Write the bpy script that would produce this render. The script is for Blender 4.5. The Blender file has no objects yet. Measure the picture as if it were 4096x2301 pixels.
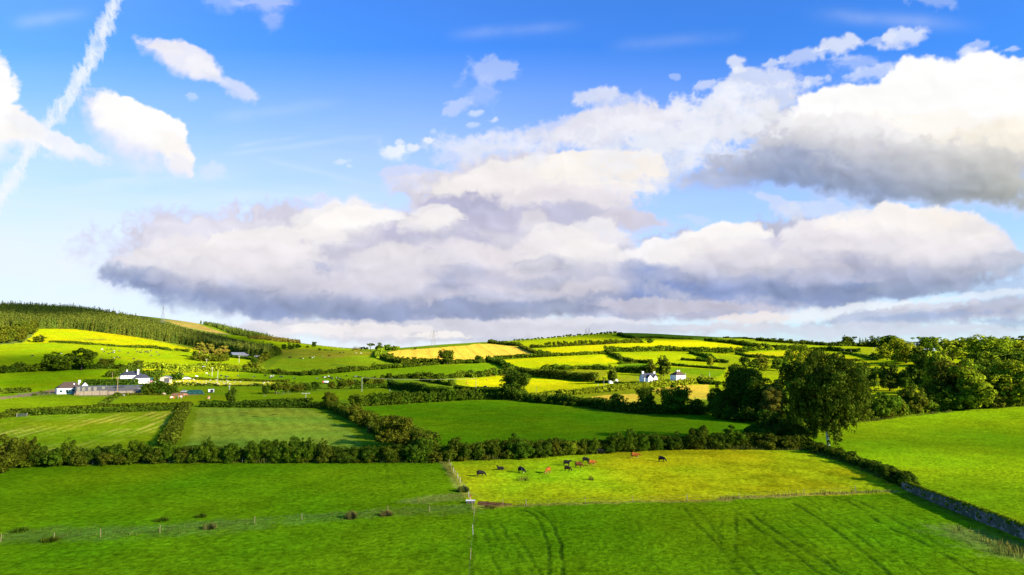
import bpy, bmesh, math, random
import numpy as np
from mathutils import Vector, Matrix
R = math.radians
random.seed(11); RNG = np.random.RandomState(11)
COL = bpy.context.scene.collection
SC = bpy.context.scene

# ================================================================= camera, sky light, sun, exposure
CAM_H = 30.0
PITCH = R(5.2)
FPX = 683.0
SUN_AZ = R(123)      # clockwise from the viewing direction (+Y)
SUN_EL = R(22)
EXPO = 1.6
cam_d = bpy.data.cameras.new("camera"); cam = bpy.data.objects.new("camera", cam_d); COL.objects.link(cam)
cam.location = (0, 0, CAM_H); cam.rotation_euler = (R(90) + PITCH, 0, 0)
cam_d.sensor_width = 36.0; cam_d.lens = 36.0 * FPX / 1024.0
cam_d.clip_start = 0.5; cam_d.clip_end = 40000
SC.camera = cam
SC.render.resolution_x = 1024; SC.render.resolution_y = 575
SC.view_settings.view_transform = 'Standard'; SC.view_settings.look = 'None'
SC.view_settings.exposure = EXPO; SC.view_settings.gamma = 1; SC.view_settings.use_curve_mapping = False
SC.cycles.use_denoising = True
SC.cycles.max_bounces = 4; SC.cycles.diffuse_bounces = 2; SC.cycles.glossy_bounces = 1
SC.cycles.transmission_bounces = 2; SC.cycles.transparent_max_bounces = 8
SC.cycles.caustics_reflective = False; SC.cycles.caustics_refractive = False
SC.cycles.use_adaptive_sampling = True; SC.cycles.adaptive_threshold = 0.02

world = bpy.data.worlds.new("World"); SC.world = world; world.use_nodes = True
wt = world.node_tree; wt.nodes.clear()
wo = wt.nodes.new("ShaderNodeOutputWorld"); wb = wt.nodes.new("ShaderNodeBackground")
wsky = wt.nodes.new("ShaderNodeTexSky"); wsky.sky_type = 'NISHITA'; wsky.sun_disc = False
wsky.sun_elevation = SUN_EL; wsky.sun_rotation = SUN_AZ; wsky.altitude = 200
wsky.air_density = 1.0; wsky.dust_density = 0.6; wsky.ozone_density = 2.0
whs = wt.nodes.new("ShaderNodeHueSaturation"); whs.inputs['Saturation'].default_value = 1.25; whs.inputs['Hue'].default_value = 0.5
wgm = wt.nodes.new("ShaderNodeGamma"); wgm.inputs[1].default_value = 1.0
wt.links.new(wsky.outputs[0], whs.inputs['Color']); 
wmx = wt.nodes.new("ShaderNodeMix"); wmx.data_type = 'RGBA'; wmx.blend_type = 'MULTIPLY'; wmx.inputs[0].default_value = 1.0
wmx.inputs[7].default_value = (.21, .595, 1.06, 1)
wt.links.new(whs.outputs[0], wgm.inputs[0]); wt.links.new(wgm.outputs[0], wmx.inputs[6]); wt.links.new(wmx.outputs[2], wb.inputs[0])
wb.inputs[1].default_value = 0.094
wt.links.new(wb.outputs[0], wo.inputs[0])

SUN_V = np.array([math.sin(SUN_AZ) * math.cos(SUN_EL), math.cos(SUN_AZ) * math.cos(SUN_EL), math.sin(SUN_EL)])
sun_d = bpy.data.lights.new("sun", 'SUN'); sun_d.energy = 5.0; sun_d.angle = R(0.6); sun_d.color = (1.0, 0.90, 0.74)
sun = bpy.data.objects.new("sun", sun_d); COL.objects.link(sun)
sun.rotation_euler = Vector(SUN_V).to_track_quat('Z', 'Y').to_euler(); sun.location = (0, 0, 300)

# ================================================================= measuring helpers
D2P = 1024.0 / 2576.0
ZT = {  # frames in which the survey of the place was noted down: (x0, scale, y0)
    'D': (0, 1, 0), 1: (0, .26855, 723.2), 2: (628.9, .26855, 786.1), 3: (1194.9, .26855, 805.0), 4: (1823.8, .29199, 805.0),
    5: (0, .3264, 974.8), 6: (691.8, .32647, 974.8), 7: (1132.0, .28294, 1037.7), 8: (1823.8, .30465, 1006.2),
    'a': (125.8, .07324, 918.2), 'b': (283.0, .07324, 918.2), 'c': (408.8, .07324, 918.2), 'd': (1509.4, .12207, 911.9),
    'e': (471.7, .09766, 855.3), 'f': (1100.6, .14648, 1119.4), 'g': (1352.1, .14648, 1100.6), 'h': (660.3, .14648, 911.9)}
def Dp(k, x, y):
    z = ZT[k]; return (z[0] + x * z[1], z[2] + y * z[1])
def ray(dx, dy):
    """direction of a sight line given in D units"""
    cx = (np.asarray(dx) * D2P - 512.0) / FPX; cy = -(np.asarray(dy) * D2P - 287.5) / FPX
    c, s = math.cos(PITCH), math.sin(PITCH)
    return np.stack([cx, c - s * cy, s + c * cy], -1)
def toD(x, y, z):
    """inverse of ray() for points"""
    c, s = math.cos(PITCH), math.sin(PITCH)
    zz = z - CAM_H; f = c * y + s * zz; u = -s * y + c * zz
    f = np.where(f > 1e-3, f, 1e-3)
    return (FPX * x / f + 512) / D2P, (287.5 - FPX * u / f) / D2P
# ---------------------------------------------------------------- noise + painting of the clouds
_rs = np.random.RandomState(7)
_tab = _rs.rand(512, 512).astype(np.float32)
def vnoise(x, y, seed=0):
    x = x + seed * 17.31; y = y + seed * 9.73
    xi = np.floor(x).astype(np.int64); yi = np.floor(y).astype(np.int64)
    fx = (x - xi); fy = (y - yi)
    fx = fx * fx * fx * (fx * (fx * 6 - 15) + 10); fy = fy * fy * fy * (fy * (fy * 6 - 15) + 10)
    a = _tab[yi & 511, xi & 511]; b = _tab[yi & 511, (xi + 1) & 511]
    c = _tab[(yi + 1) & 511, xi & 511]; d = _tab[(yi + 1) & 511, (xi + 1) & 511]
    return (a * (1 - fx) + b * fx) * (1 - fy) + (c * (1 - fx) + d * fx) * fy
def fbm(x, y, sc, octv=5, seed=0, gain=0.5):
    s = 0; a = 1.0; t = 0; x = x / sc; y = y / sc
    for o in range(octv):
        c, sn = math.cos(o * 1.1), math.sin(o * 1.1)
        s = s + a * vnoise(c * x - sn * y, sn * x + c * y, seed + o * 3); t += a
        a *= gain; x = x * 2.03; y = y * 2.03
    return s / t * 2 - 1
def sstep(a, b, x):
    t = np.clip((x - a) / (b - a), 0, 1); return t * t * (3 - 2 * t)
def lin(c):
    c = np.asarray(c, float) / 255.0
    return np.where(c <= 0.04045, c / 12.92, ((c + 0.055) / 1.055) ** 2.4)

def cloud_layer(X, Y):
    """colour (linear) and cover of the clouds for sky directions; X, Y measure the direction (plate units)"""
    C = np.zeros(X.shape + (3,)); A = np.zeros(X.shape)
    w1x = fbm(X, Y, 150, 5, 1); w1y = fbm(X, Y, 150, 5, 21)
    w2x = fbm(X, Y, 42, 4, 41, 0.5); w2y = fbm(X, Y, 42, 4, 61, 0.5)
    n1 = fbm(X, Y * 1.25, 100, 6, 81, 0.52)
    n2 = fbm(X, Y, 30, 4, 101, 0.5)
    n3 = fbm(X, Y * 1.15, 13, 3, 151, 0.5)
    n3b = fbm(X, Y, 15, 3, 155, 0.55)
    bil = 1 - 2 * np.abs(fbm(X + 20 * w2x, Y * 1.2 + 20 * w2y, 60, 5, 131, 0.5))
    bil2 = 1 - 2 * np.abs(fbm(X + 8 * w2x, Y * 1.1 + 8 * w2y, 27, 4, 161, 0.5))
    def comp(col, m):
        nonlocal C, A
        c = lin(col)
        An = A + (1 - A) * m
        C = (C * (A * (1 - m))[..., None] + c * m[..., None]) / np.maximum(An, 1e-6)[..., None]
        A = An
    def S(col, cx, cy, rx, ry, ang=0, op=1.0, top=0.35, bot=0.8, w=1.0, nz=0.35):
        k = w * min(1.0, 0.25 + ry / 60.0)
        sel = (np.abs(X - cx) < 2.2 * max(rx, ry) + 60) & (np.abs(Y - cy) < 2.2 * max(rx, ry) + 60)
        if not sel.any(): return
        sm = max(0, 1 - ry / 30.0) * 5; dx = X + k * (26 * w1x + 14 * w2x) + sm * n3b - cx; dy = Y + k * (16 * w1y + 12 * w2y) + sm * n3 - cy
        a = math.radians(ang); c, s = math.cos(a), math.sin(a)
        px = (c * dx + s * dy) / (rx * 1.06); py = (-s * dx + c * dy) / (ry * 1.12)
        q = np.sqrt(px * px + py * py)
        sf = np.where(py < 0, top * .62, bot) * (0.7 + 0.3 * np.abs(py) / np.maximum(q, .01)) + 0.15 * (1 - np.abs(py) / np.maximum(q, .01))
        big = min(1.0, ry / 40.0)
        nn = n1 * 0.9 * big + n2 * (0.4 + 0.45 * (1 - big)) + n3 * (0.06 + 0.75 * (1 - big))
        m = (1.12 + .08 * big - q) / (sf * 1.15) + (nz + .25 * (1 - big)) * 1.5 * nn * np.clip(1.3 - 0.4 * (1.1 - q) / sf, 0, 1) + big * (0.55 * (bil - .45) + .38 * (bil2 - .45)) * np.clip(.5 - py, 0, 1)
        comp(col, np.where(sel, sstep(0, 1, m) * op, 0))
    # thin high veil, thicker towards the horizon and the left
    low = np.clip((Y - 120) / 640, 0, 1)
    left = 1 - 0.35 * sstep(700, 2100, X)
    v = np.clip(0.0 + 0.05 * left + 0.07 * sstep(900, 0, X) + 1.0 * low ** 1.05 * left + .10 * sstep(250, 520, Y) * sstep(1500, 600, X) * (.6 + .8 * fbm(X * .22 + Y * .5, Y * 2.6 - X * .3, 120, 4, 15)), 0, .93) * (0.96 + 0.08 * fbm(X * .35 + Y * .2, Y * 2.2, 120, 4, 5))
    comp((242, 246, 254), np.clip(v, 0, 1))
    # faint cirrus fibres
    for (x0, y0, x1, y1, wd, o) in ((520, 392, 960, 345, 7, .2), (560, 372, 800, 340, 5, .2), (620, 390, 950, 470, 6, .2), (820, 350, 1000, 342, 6, .14),
                                    (400, 440, 200, 460, 6, .2), (700, 560, 300, 590, 9, .2), (100, 600, 400, 575, 14, .25), (1100, 90, 1500, 60, 14, .16), (500, 300, 900, 255, 16, .2), (0, 60, 260, 30, 16, .2), (1500, 120, 1900, 85, 16, .14), (120, 480, 700, 430, 12, .22), (2000, 30, 2500, 70, 18, .2), (300, 520, 900, 470, 16, .2)):
        L = math.hypot(x1 - x0, y1 - y0); ux, uy = (x1 - x0) / L, (y1 - y0) / L
        t = (X - x0) * ux + (Y - y0) * uy; d = -(X - x0) * uy + (Y - y0) * ux + 5 * w1y
        m = np.exp(-(d / wd) ** 2) * sstep(0, L * .3, t) * sstep(L, L * .6, t) * o * (0.7 + 0.6 * n1)
        comp((242, 249, 255), np.clip(m, 0, 1))
    A0 = A.copy()
    cover = lambda: np.clip((A - A0) / np.maximum(1 - A0, .05) * 1.5 - .45, 0, 1)
    # vapour trail
    pts = [(305, -30), (292, 0), (268, 60), (240, 130), (205, 190), (170, 250), (130, 300), (95, 350), (60, 400), (28, 460), (0, 500), (-25, 545)]
    best = np.full(X.shape, 1e9); tt = np.zeros(X.shape); sd = np.zeros(X.shape); acc = 0
    Xw = X + 5 * w2x; Yw = Y + 5 * w2y
    for (x0, y0), (x1, y1) in zip(pts, pts[1:]):
        L = math.hypot(x1 - x0, y1 - y0); ux, uy = (x1 - x0) / L, (y1 - y0) / L
        t = np.clip((Xw - x0) * ux + (Yw - y0) * uy, 0, L); d = np.hypot(Xw - x0 - t * ux, Yw - y0 - t * uy)
        sg = -(Xw - x0) * uy + (Yw - y0) * ux
        k = d < best; best = np.where(k, d, best); tt = np.where(k, t + acc, tt); sd = np.where(k, sg, sd); acc += L
    fib = 1.5 * fbm(tt + sd * 0.9, sd * 0.28, 9, 4, 211, .6) + .5 * (bil2 - .45)
    wid = 22 + 9 * fbm(tt, tt * 0, 40, 3, 230)
    m = sstep(1.15, 0.45, best / wid + 0.55 * fib) * (0.70 + 0.40 * fib)
    comp((244, 250, 255), np.clip(m, 0, .92))
    W = (255, 255, 255); K = (252, 249, 246); P = (240, 238, 244)
    # left cumulus
    S(W, -25, 270, 78, 120, -10, 1, .3, .5); S(K, 20, 320, 130, 45, 24, 1, .4, .8); S(W, 0, 265, 55, 75, 0, 1, .6, .8)
    S((246, 247, 252), 120, 350, 100, 30, 26, .9, .45, .9); S((240, 244, 252), 210, 388, 55, 20, 14, .75, .5, .9)
    S((226, 238, 252), 10, 395, 60, 18, 10, .5, .8, 1)
    S(P, 345, 350, 140, 62, 36, .85, .4, .8); S(W, 310, 292, 56, 44, 10, 1, .22, .7); S(W, 345, 320, 105, 48, 34, 1, .3, .8)
    S(W, 400, 338, 62, 48, 40, 1, .22, .8); S(K, 425, 385, 62, 38, 50, 1, .4, .8); S(W, 330, 315, 80, 30, 34, 1, .7, .9)
    S((240, 240, 250), 450, 420, 36, 24, 45, .8, .5, .9)
    S(P, 455, 150, 95, 34, 24, .9, .5, .7); S((238, 238, 248), 420, 125, 45, 22, 20, .8, .5, .8); S((244, 243, 250), 505, 178, 52, 22, 30, .7, .6, .9)
    S((226, 230, 247), 600, 226, 66, 20, 28, .7, .6, .9); S((222, 230, 248), 540, 200, 40, 12, 26, .4); S((225, 235, 250), 482, 243, 20, 9, 10, .4)
    S((196, 214, 246), 560, 12, 45, 26, 0, .38, .8, 1); S((205, 216, 245), 655, 16, 72, 28, 0, .55, .7, 1); S((196, 210, 245), 680, 62, 28, 26, 0, .38, .8, 1)
    S((228, 236, 250), 538, 432, 34, 22, 0, .5, .7, .9); S((234, 232, 245), 820, 505, 75, 15, 3, .5, .7, .9); S((236, 240, 250), 585, 528, 50, 10, 0, .35)
    # wisps in the middle
    S((205, 218, 247), 1250, 185, 66, 34, -5, .5, .6, .8, 1, .9); S((208, 220, 247), 1150, 266, 42, 15, -28, .55, .6, .8, 1, .6); S((195, 212, 247), 1228, 235, 44, 34, 0, .33, .8, 1, 1, .7)
    for (x, y, rx, ry, o) in ((985, 388, 30, 15, .85), (1077, 353, 15, 8, .85), (1040, 372, 15, 8, .75), (1001, 361, 10, 7, .6), (860, 408, 15, 5, .45),
                              (1240, 304, 13, 6, .55), (1200, 285, 17, 7, .5), (1190, 315, 18, 6, .4), (880, 418, 8, 4, .4), (1085, 330, 8, 6, .3)):
        S((240, 246, 254), x, y, rx * 1.15, ry * 1.3, -4, o, .7, .9, .5)
    S((216, 224, 246), 1240, 385, 160, 46, -8, .68, .6, .9, 1, .6); S((224, 227, 244), 1420, 332, 120, 36, -18, .65, .5, .9, 1, .5)
    S((222, 228, 247), 1500, 246, 66, 24, -8, .8, .5, .9, 1, .7); S((215, 223, 247), 1560, 275, 80, 45, 0, .6, .7, .9, 1, .7)
    S((228, 228, 242), 1550, 325, 165, 56, -12, .95, .4, .8, 1, .4); S((232, 230, 241), 1660, 318, 110, 38, 0, .7, .5, .9)
    S((214, 224, 247), 1700, 395, 175, 60, 0, .9, .6, .9, 1, .7)
    S((218, 226, 247), 1870, 255, 135, 62, -14, .82, .5, .8, 1, .9); S((226, 231, 248), 1790, 320, 120, 45, -10, .8, .5, .8, 1, .8)
    S((236, 240, 250), 1750, 345, 70, 22, -10, .7, .5, .9, 1, .8); S((222, 230, 248), 1900, 340, 100, 50, 0, .7, .6, .9, 1, .9); S((232, 238, 250), 1860, 410, 90, 40, 0, .6, .6, .9, 1, .8)
    for (x, y, rx, ry, a, o) in ((1850, 158, 27, 15, -12, .75), (1860, 178, 14, 6, 0, .5), (2110, 118, 56, 21, -12, .75), (2020, 148, 66, 17, -14, .5), (1945, 162, 32, 11, -10, .6),
                                 (2268, 98, 54, 17, -6, .72), (2205, 104, 50, 10, -12, .35), (2455, 120, 36, 11, -10, .4), (2438, 131, 20, 8, 0, .5),
                                 (2550, 127, 22, 7, -5, .45), (2340, 145, 16, 7, 0, .4), (2195, 188, 64, 16, -10, .5), (2050, 206, 34, 11, -12, .55),
                                 (1772, 212, 28, 11, -12, .55), (1698, 192, 12, 5, 0, .3), (2110, 150, 40, 7, 0, .25), (2150, 165, 50, 20, 0, .3), (1830, 232, 45, 18, -15, .6), (2350, 8, 60, 12, 8, .25)):
        S((236, 241, 252), x, y, rx * 1.1, ry * 1.25, a, o, .6, .8, .6, .6)
    # great right cumulus
    S((205, 210, 225), 2020, 345, 130, 60, 0, .85, .5, .7)
    S((208, 208, 218), 2350, 380, 420, 120, 0, 1, .35, .5)
    S(W, 2160, 292, 170, 58, -8, 1, .22, .8); S(W, 2330, 250, 130, 78, 0, 1, .2, .8); S(W, 2480, 235, 130, 78, 0, 1, .2, .8); S(W, 2590, 262, 120, 84, 0, 1, .2, .8)
    S(W, 2250, 232, 60, 40, 0, 1, .22, .8); S(W, 2420, 300, 300, 72, 0, 1, .4, .8); S((254, 250, 244), 2440, 345, 280, 55, 4, 1, .5, .9)
    S((240, 238, 240), 2130, 335, 150, 38, 4, .85, .5, .9); S((250, 242, 226), 2520, 360, 180, 45, 0, .8, .6, .9)
    S((222, 220, 222), 2200, 405, 300, 60, 2, .9, 1.2, .6); S((170, 178, 202), 1990, 425, 220, 42, 3, .9, .7, .6); S((180, 186, 210), 1830, 450, 120, 40, 0, .8, .7, .7)
    S((224, 221, 218), 2400, 445, 300, 80, 2, 1, 1.4, .55)
    t = sstep(310, 505, Y + 22 * w1y + 14 * n1 + .05 * (2300 - X)) * sstep(1780, 1960, X) * sstep(560, 520, Y) * cover(); a = sstep(2150, 2600, X)[..., None]; t = (t * .92)[..., None]
    C = C * (1 - t) + (lin((122, 143, 182)) * (1 - a) + lin((150, 156, 152)) * a) * t
    # central bank
    S((214, 218, 240), 1030, 442, 80, 26, 0, .75, .5, .9); S((224, 224, 240), 1150, 480, 150, 50, 0, .9, .4, .9)
    S((212, 210, 228), 1000, 680, 640, 135, 3, 1, .3, .35, 1.2); S((214, 211, 226), 1300, 570, 270, 150, 0, 1, .3, .6, 1.2); S((205, 206, 224), 1600, 748, 560, 56, 0, 1, .3, .5)
    S((226, 224, 238), 560, 600, 170, 50, -6, .95, .5, .8); S((236, 232, 238), 470, 650, 150, 45, -12, .9, .4, .9); S((232, 230, 238), 400, 690, 110, 30, -8, .8, .5, .9)
    S((240, 236, 236), 1320, 462, 230, 48, -4, 1, .32, .8); S((250, 244, 238), 1460, 440, 120, 44, -8, 1, .3, .9); S((248, 241, 235), 1590, 436, 80, 46, 0, 1, .35, .9)
    S((246, 240, 240), 1240, 470, 110, 36, 0, .9, .35, .9); S((252, 246, 238), 1500, 478, 150, 22, 0, .7, .7, .9)
    S((232, 226, 232), 1420, 510, 180, 40, 0, .8, .6, .8); S((178, 178, 209), 1170, 528, 110, 36, 6, .95, .7, .7); S((188, 187, 214), 1310, 555, 170, 36, 0, .85, .7, .7)
    S((186, 188, 216), 1480, 545, 130, 26, 8, .7, .7, .8); S((216, 211, 226), 1600, 560, 90, 26, 5, .9, .5, .9); S((232, 226, 230), 1335, 560, 40, 32, 0, .6, .7, .8)
    S((252, 249, 250), 905, 558, 120, 34, -4, 1, .28, .9); S((250, 246, 247), 800, 590, 80, 26, -12, .9, .4, .9); S((240, 236, 240), 690, 610, 70, 28, -8, .9, .4, .9)
    S((192, 189, 216), 960, 600, 190, 34, -4, .85, .7, .8); S((186, 186, 213), 1100, 600, 130, 36, 10, .8, .7, .8)
    S((206, 202, 222), 820, 635, 150, 32, 0, .8, .7, .8); S((240, 234, 236), 1000, 632, 60, 22, 0, .7, .6, .9); S((234, 229, 234), 720, 650, 90, 26, 0, .6, .6, .9)
    S((228, 222, 232), 1180, 640, 130, 30, 12, .8, .5, .9); S((234, 228, 234), 1290, 665, 150, 30, 14, .8, .4, .9); S((228, 223, 232), 1450, 700, 200, 30, 8, .8, .5, .9)
    S((198, 196, 216), 1150, 700, 260, 34, 0, .6, .7, .8)
    S((170, 183, 213), 400, 705, 130, 26, 10, .85, .8, .6); S((142, 158, 197), 560, 735, 220, 32, 6, .95, .7, .6); S((150, 164, 198), 780, 758, 240, 40, 6, .9, .7, .5)
    S((168, 176, 206), 690, 690, 230, 36, 3, .8, .7, .8); S((172, 174, 203), 950, 725, 230, 32, 0, .75, .7, .8)
    S((214, 210, 222), 1030, 750, 110, 26, 0, .8, .5, .9); S((146, 160, 196), 1180, 782, 200, 26, -2, .85, .7, .6); S((152, 164, 192), 1420, 775, 190, 24, -4, .85, .7, .6)
    S((226, 220, 228), 1420, 738, 200, 22, 4, .7, .6, .9); S((160, 171, 205), 1620, 752, 150, 20, 0, .6, .8, .8)
    S((170, 180, 208), 880, 800, 90, 20, 8, .8, .7, .6); S((180, 188, 212), 640, 790, 80, 16, 20, .6, .7, .8)
    # right bank
    S((186, 190, 214), 2080, 660, 420, 88, 0, 1, .3, .35); S((196, 200, 218), 1720, 700, 180, 60, 0, .9, .4, .6)
    S((250, 247, 250), 1690, 638, 110, 34, -12, 1, .28, .9); S((252, 250, 250), 1830, 605, 90, 36, 0, 1, .26, .9); S((246, 244, 250), 1900, 632, 120, 34, 10, .9, .4, .9)
    S((206, 203, 226), 1960, 630, 100, 32, 0, .8, .5, .9); S((240, 236, 242), 2080, 590, 110, 34, -8, .95, .35, .9); S((250, 245, 242), 2240, 575, 160, 44, -2, 1, .3, .9)
    S((248, 241, 236), 2370, 590, 120, 46, 8, .95, .4, .9); S((238, 233, 236), 2470, 620, 90, 40, 20, .8, .4, .9); S((214, 209, 222), 2140, 625, 170, 30, 0, .8, .7, .9)
    S((182, 183, 208), 2100, 665, 240, 30, 2, .85, .7, .8); S((172, 176, 190), 2370, 662, 200, 32, 0, .8, .7, .8); S((172, 186, 214), 2520, 668, 90, 34, -6, .8, .6, .8)
    S((160, 174, 216), 1660, 690, 120, 26, 8, .85, .7, .8); S((118, 142, 200), 1830, 722, 200, 22, 2, .9, .8, .6); S((124, 145, 190), 2080, 736, 260, 22, 0, .9, .8, .5)
    S((150, 166, 204), 1960, 700, 230, 24, 0, .7, .8, .8); S((160, 172, 196), 2330, 722, 180, 22, -6, .8, .8, .6); S((136, 156, 202), 1600, 672, 60, 14, 10, .6, .8, .8)
    S((218, 224, 242), 1960, 520, 70, 18, 24, .6, .4, .9, 1, .7); S((212, 222, 245), 1750, 553, 40, 13, 10, .45); S((216, 224, 243), 2080, 535, 110, 24, 0, .6, .6, .9, 1, .7)
    # separate swellings piled in the two banks: lit head, grey underside
    rp = np.random.RandomState(23)
    def pile(n, x0, x1, ytop, ybot, r0, r1, op):
        q = []
        for i in range(n):
            x = rp.uniform(x0, x1); t = rp.rand() ** .8; q.append((ytop(x) + t * (ybot(x) - ytop(x)), x, t, rp.uniform(r0, r1)))
        for y, x, t, r in sorted(q):
            b = np.array([253, 249, 246]) * (1 - t) + np.array([222, 217, 228]) * t; d = np.array([208, 206, 222]) * (1 - t) + np.array([150, 162, 196]) * t
            S(tuple(b), x, y - .12 * r, r, .42 * r, rp.uniform(-12, 12), op * (1 - .45 * t), .35, .9); S(tuple(d), x + .1 * r, y + .38 * r, r * 1.15, .30 * r, rp.uniform(-6, 6), op * .75, .9, .7)
    pile(30, 330, 1560, lambda x: np.interp(x, [330, 560, 760, 1000, 1150, 1300, 1400, 1560], [690, 610, 590, 560, 500, 470, 560, 700]), lambda x: np.interp(x, [330, 700, 1640], [720, 760, 740]), 55, 135, .72)
    pile(18, 1640, 2520, lambda x: np.interp(x, [1640, 1800, 2000, 2250, 2520], [650, 610, 600, 570, 630]), lambda x: 715 - .00 * x, 50, 120, .66)
    # undersides: the light fades downwards through each bank
    def under(xs_, yb, dep, cols, op, x0, x1):
        nonlocal C
        base = np.interp(X, xs_, yb) + 14 * w1y + 7 * n1; t = sstep(-dep, 8, Y - base) * sstep(x0 - 40, x0 + 60, X) * sstep(x1 + 40, x1 - 60, X) * sstep(55, 12, Y - base) * cover()
        a = np.clip((X - x0) / (x1 - x0), 0, 1)[..., None]; col = lin(cols[0]) * (1 - a) + lin(cols[1]) * a; t = (t * op * np.clip(.85 + .9 * n1 - .3 * (bil - .4), 0, 1))[..., None]; C = C * (1 - t) + col * t
    under([240, 400, 600, 850, 1000, 1250, 1600], [722, 742, 775, 800, 805, 800, 775], 95, ((120, 142, 190), (152, 162, 196)), .80, 200, 1640)
    under([1500, 1700, 2000, 2250, 2560], [735, 748, 755, 745, 690], 100, ((112, 138, 198), (150, 164, 190)), .82, 1560, 2600)
    # near the horizon
    S((240, 246, 253), 2140, 788, 230, 20, -5, .8, .7, .7); S((238, 245, 254), 2450, 745, 150, 10, -6, .6, .8, .8)
    S((198, 197, 214), 1720, 778, 240, 24, 2, .9, .5, .8); S((172, 178, 206), 1760, 795, 150, 12, 0, .6, .8, .8); S((238, 230, 230), 1890, 806, 90, 15, -2, .85, .5, .9)
    S((178, 190, 216), 2290, 800, 260, 22, -4, .9, .6, .7); S((186, 190, 212), 2500, 785, 150, 30, -4, .85, .5, .7); S((158, 176, 212), 2350, 796, 170, 11, -3, .7, .8, .8); S((214, 214, 228), 2330, 775, 120, 12, -5, .7, .5, .9)
    S((210, 216, 232), 2200, 835, 420, 20, 0, .8, .6, .8); S((160, 178, 212), 2520, 815, 90, 12, 0, .6, .8, .8)
    S((214, 214, 226), 1100, 835, 560, 28, 0, .9, .4, .6); S((244, 240, 242), 790, 836, 110, 17, -2, .95, .35, .9); S((242, 237, 239), 960, 832, 150, 17, 0, .9, .4, .9)
    S((250, 245, 242), 1110, 846, 90, 12, 2, .9, .4, .9); S((232, 230, 238), 680, 826, 60, 14, 12, .8, .4, .9); S((226, 226, 236), 1450, 812, 200, 12, 0, .8, .5, .9); S((196, 202, 222), 1250, 856, 200, 10, 0, .6, .8, .8)
    S((204, 209, 226), 1650, 830, 200, 14, 0, .8, .6, .9); S((222, 222, 232), 1800, 826, 120, 10, 0, .7, .6, .9)
    # a broken deck of small puffs in front of the blue, upper right of the middle
    zone = np.exp(-(((X - 1720) / 330) ** 2 + ((Y - 330 + (X - 1720) * .22) / 95) ** 2) ** 1.4)
    mp = sstep(.05, .75, zone * 1.15 + .9 * fbm(X, Y * 1.5, 46, 5, 181, .55) + .45 * bil2 - .62) * sstep(.04, .4, zone); comp((240, 242, 250), mp * .66)
    zone = np.exp(-(((X - 1250) / 260) ** 2 + ((Y - 370) / 55) ** 2) ** 1.4); mp = sstep(.1, .9, zone + .8 * fbm(X, Y * 1.6, 60, 5, 191, .5) + .3 * bil2 - .55) * sstep(.04, .4, zone); comp((232, 236, 249), mp * .7)
    # billows: small light and dark swellings inside the clouds
    k = np.clip((A - A0) / np.maximum(1 - A0, .05) * 1.6 - .5, 0, 1)
    # relief: brighter where the swelling faces up and to the right, where the sun stands
    hgt = lambda a, b: fbm(a, b * 1.35, 110, 3, 301, .42) + .28 * (1 - 2 * np.abs(fbm(a, b * 1.3, 62, 2, 331, .35)))
    h0 = hgt(X + 16 * w2x, Y + 12 * w2y); h1 = hgt(X + 16 * w2x + 10, Y + 12 * w2y - 16)
    rel = np.clip((h0 - h1) * 1.5, -1, 1)
    lift = k * (.02 + .05 * sstep(820, 500, Y)); C = C * (1 - lift[..., None]) + lin((255, 250, 246)) * lift[..., None]
    g = 1 + k * (0.05 * (bil - .35) + 0.03 * n1 + 0.17 * rel)
    lum = C.mean(-1)
    g = 1 + (g - 1) * np.clip(1.75 - 1.55 * lum, .12, 1.2)
    C = np.clip(C * g[..., None], 0, 1.05)
    return C, A
# ================================================================= the lie of the land
def pchip(x, y, xq):
    x = np.asarray(x, float); y = np.asarray(y, float); h = np.diff(x); d = np.diff(y, axis=0) / (h if y.ndim == 1 else h[:, None])
    m = np.zeros_like(y); w1 = 2 * h[1:] + h[:-1]; w2 = h[1:] + 2 * h[:-1]
    if y.ndim > 1: w1 = w1[:, None]; w2 = w2[:, None]
    with np.errstate(divide='ignore', invalid='ignore'):
        mm = (w1 + w2) / (w1 / d[:-1] + w2 / d[1:])
    m[1:-1] = np.where(d[:-1] * d[1:] > 0, mm, 0); m[0] = d[0]; m[-1] = d[-1]
    i = np.clip(np.searchsorted(x, xq) - 1, 0, len(x) - 2); t = (xq - x[i]) / h[i]; hh = h[i]
    if y.ndim > 1: t = t[:, None]; hh = hh[:, None]
    return (1 + 2 * t) * (1 - t) ** 2 * y[i] + t * (1 - t) ** 2 * hh * m[i] + t * t * (3 - 2 * t) * y[i + 1] + t * t * (t - 1) * hh * m[i + 1]
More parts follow.
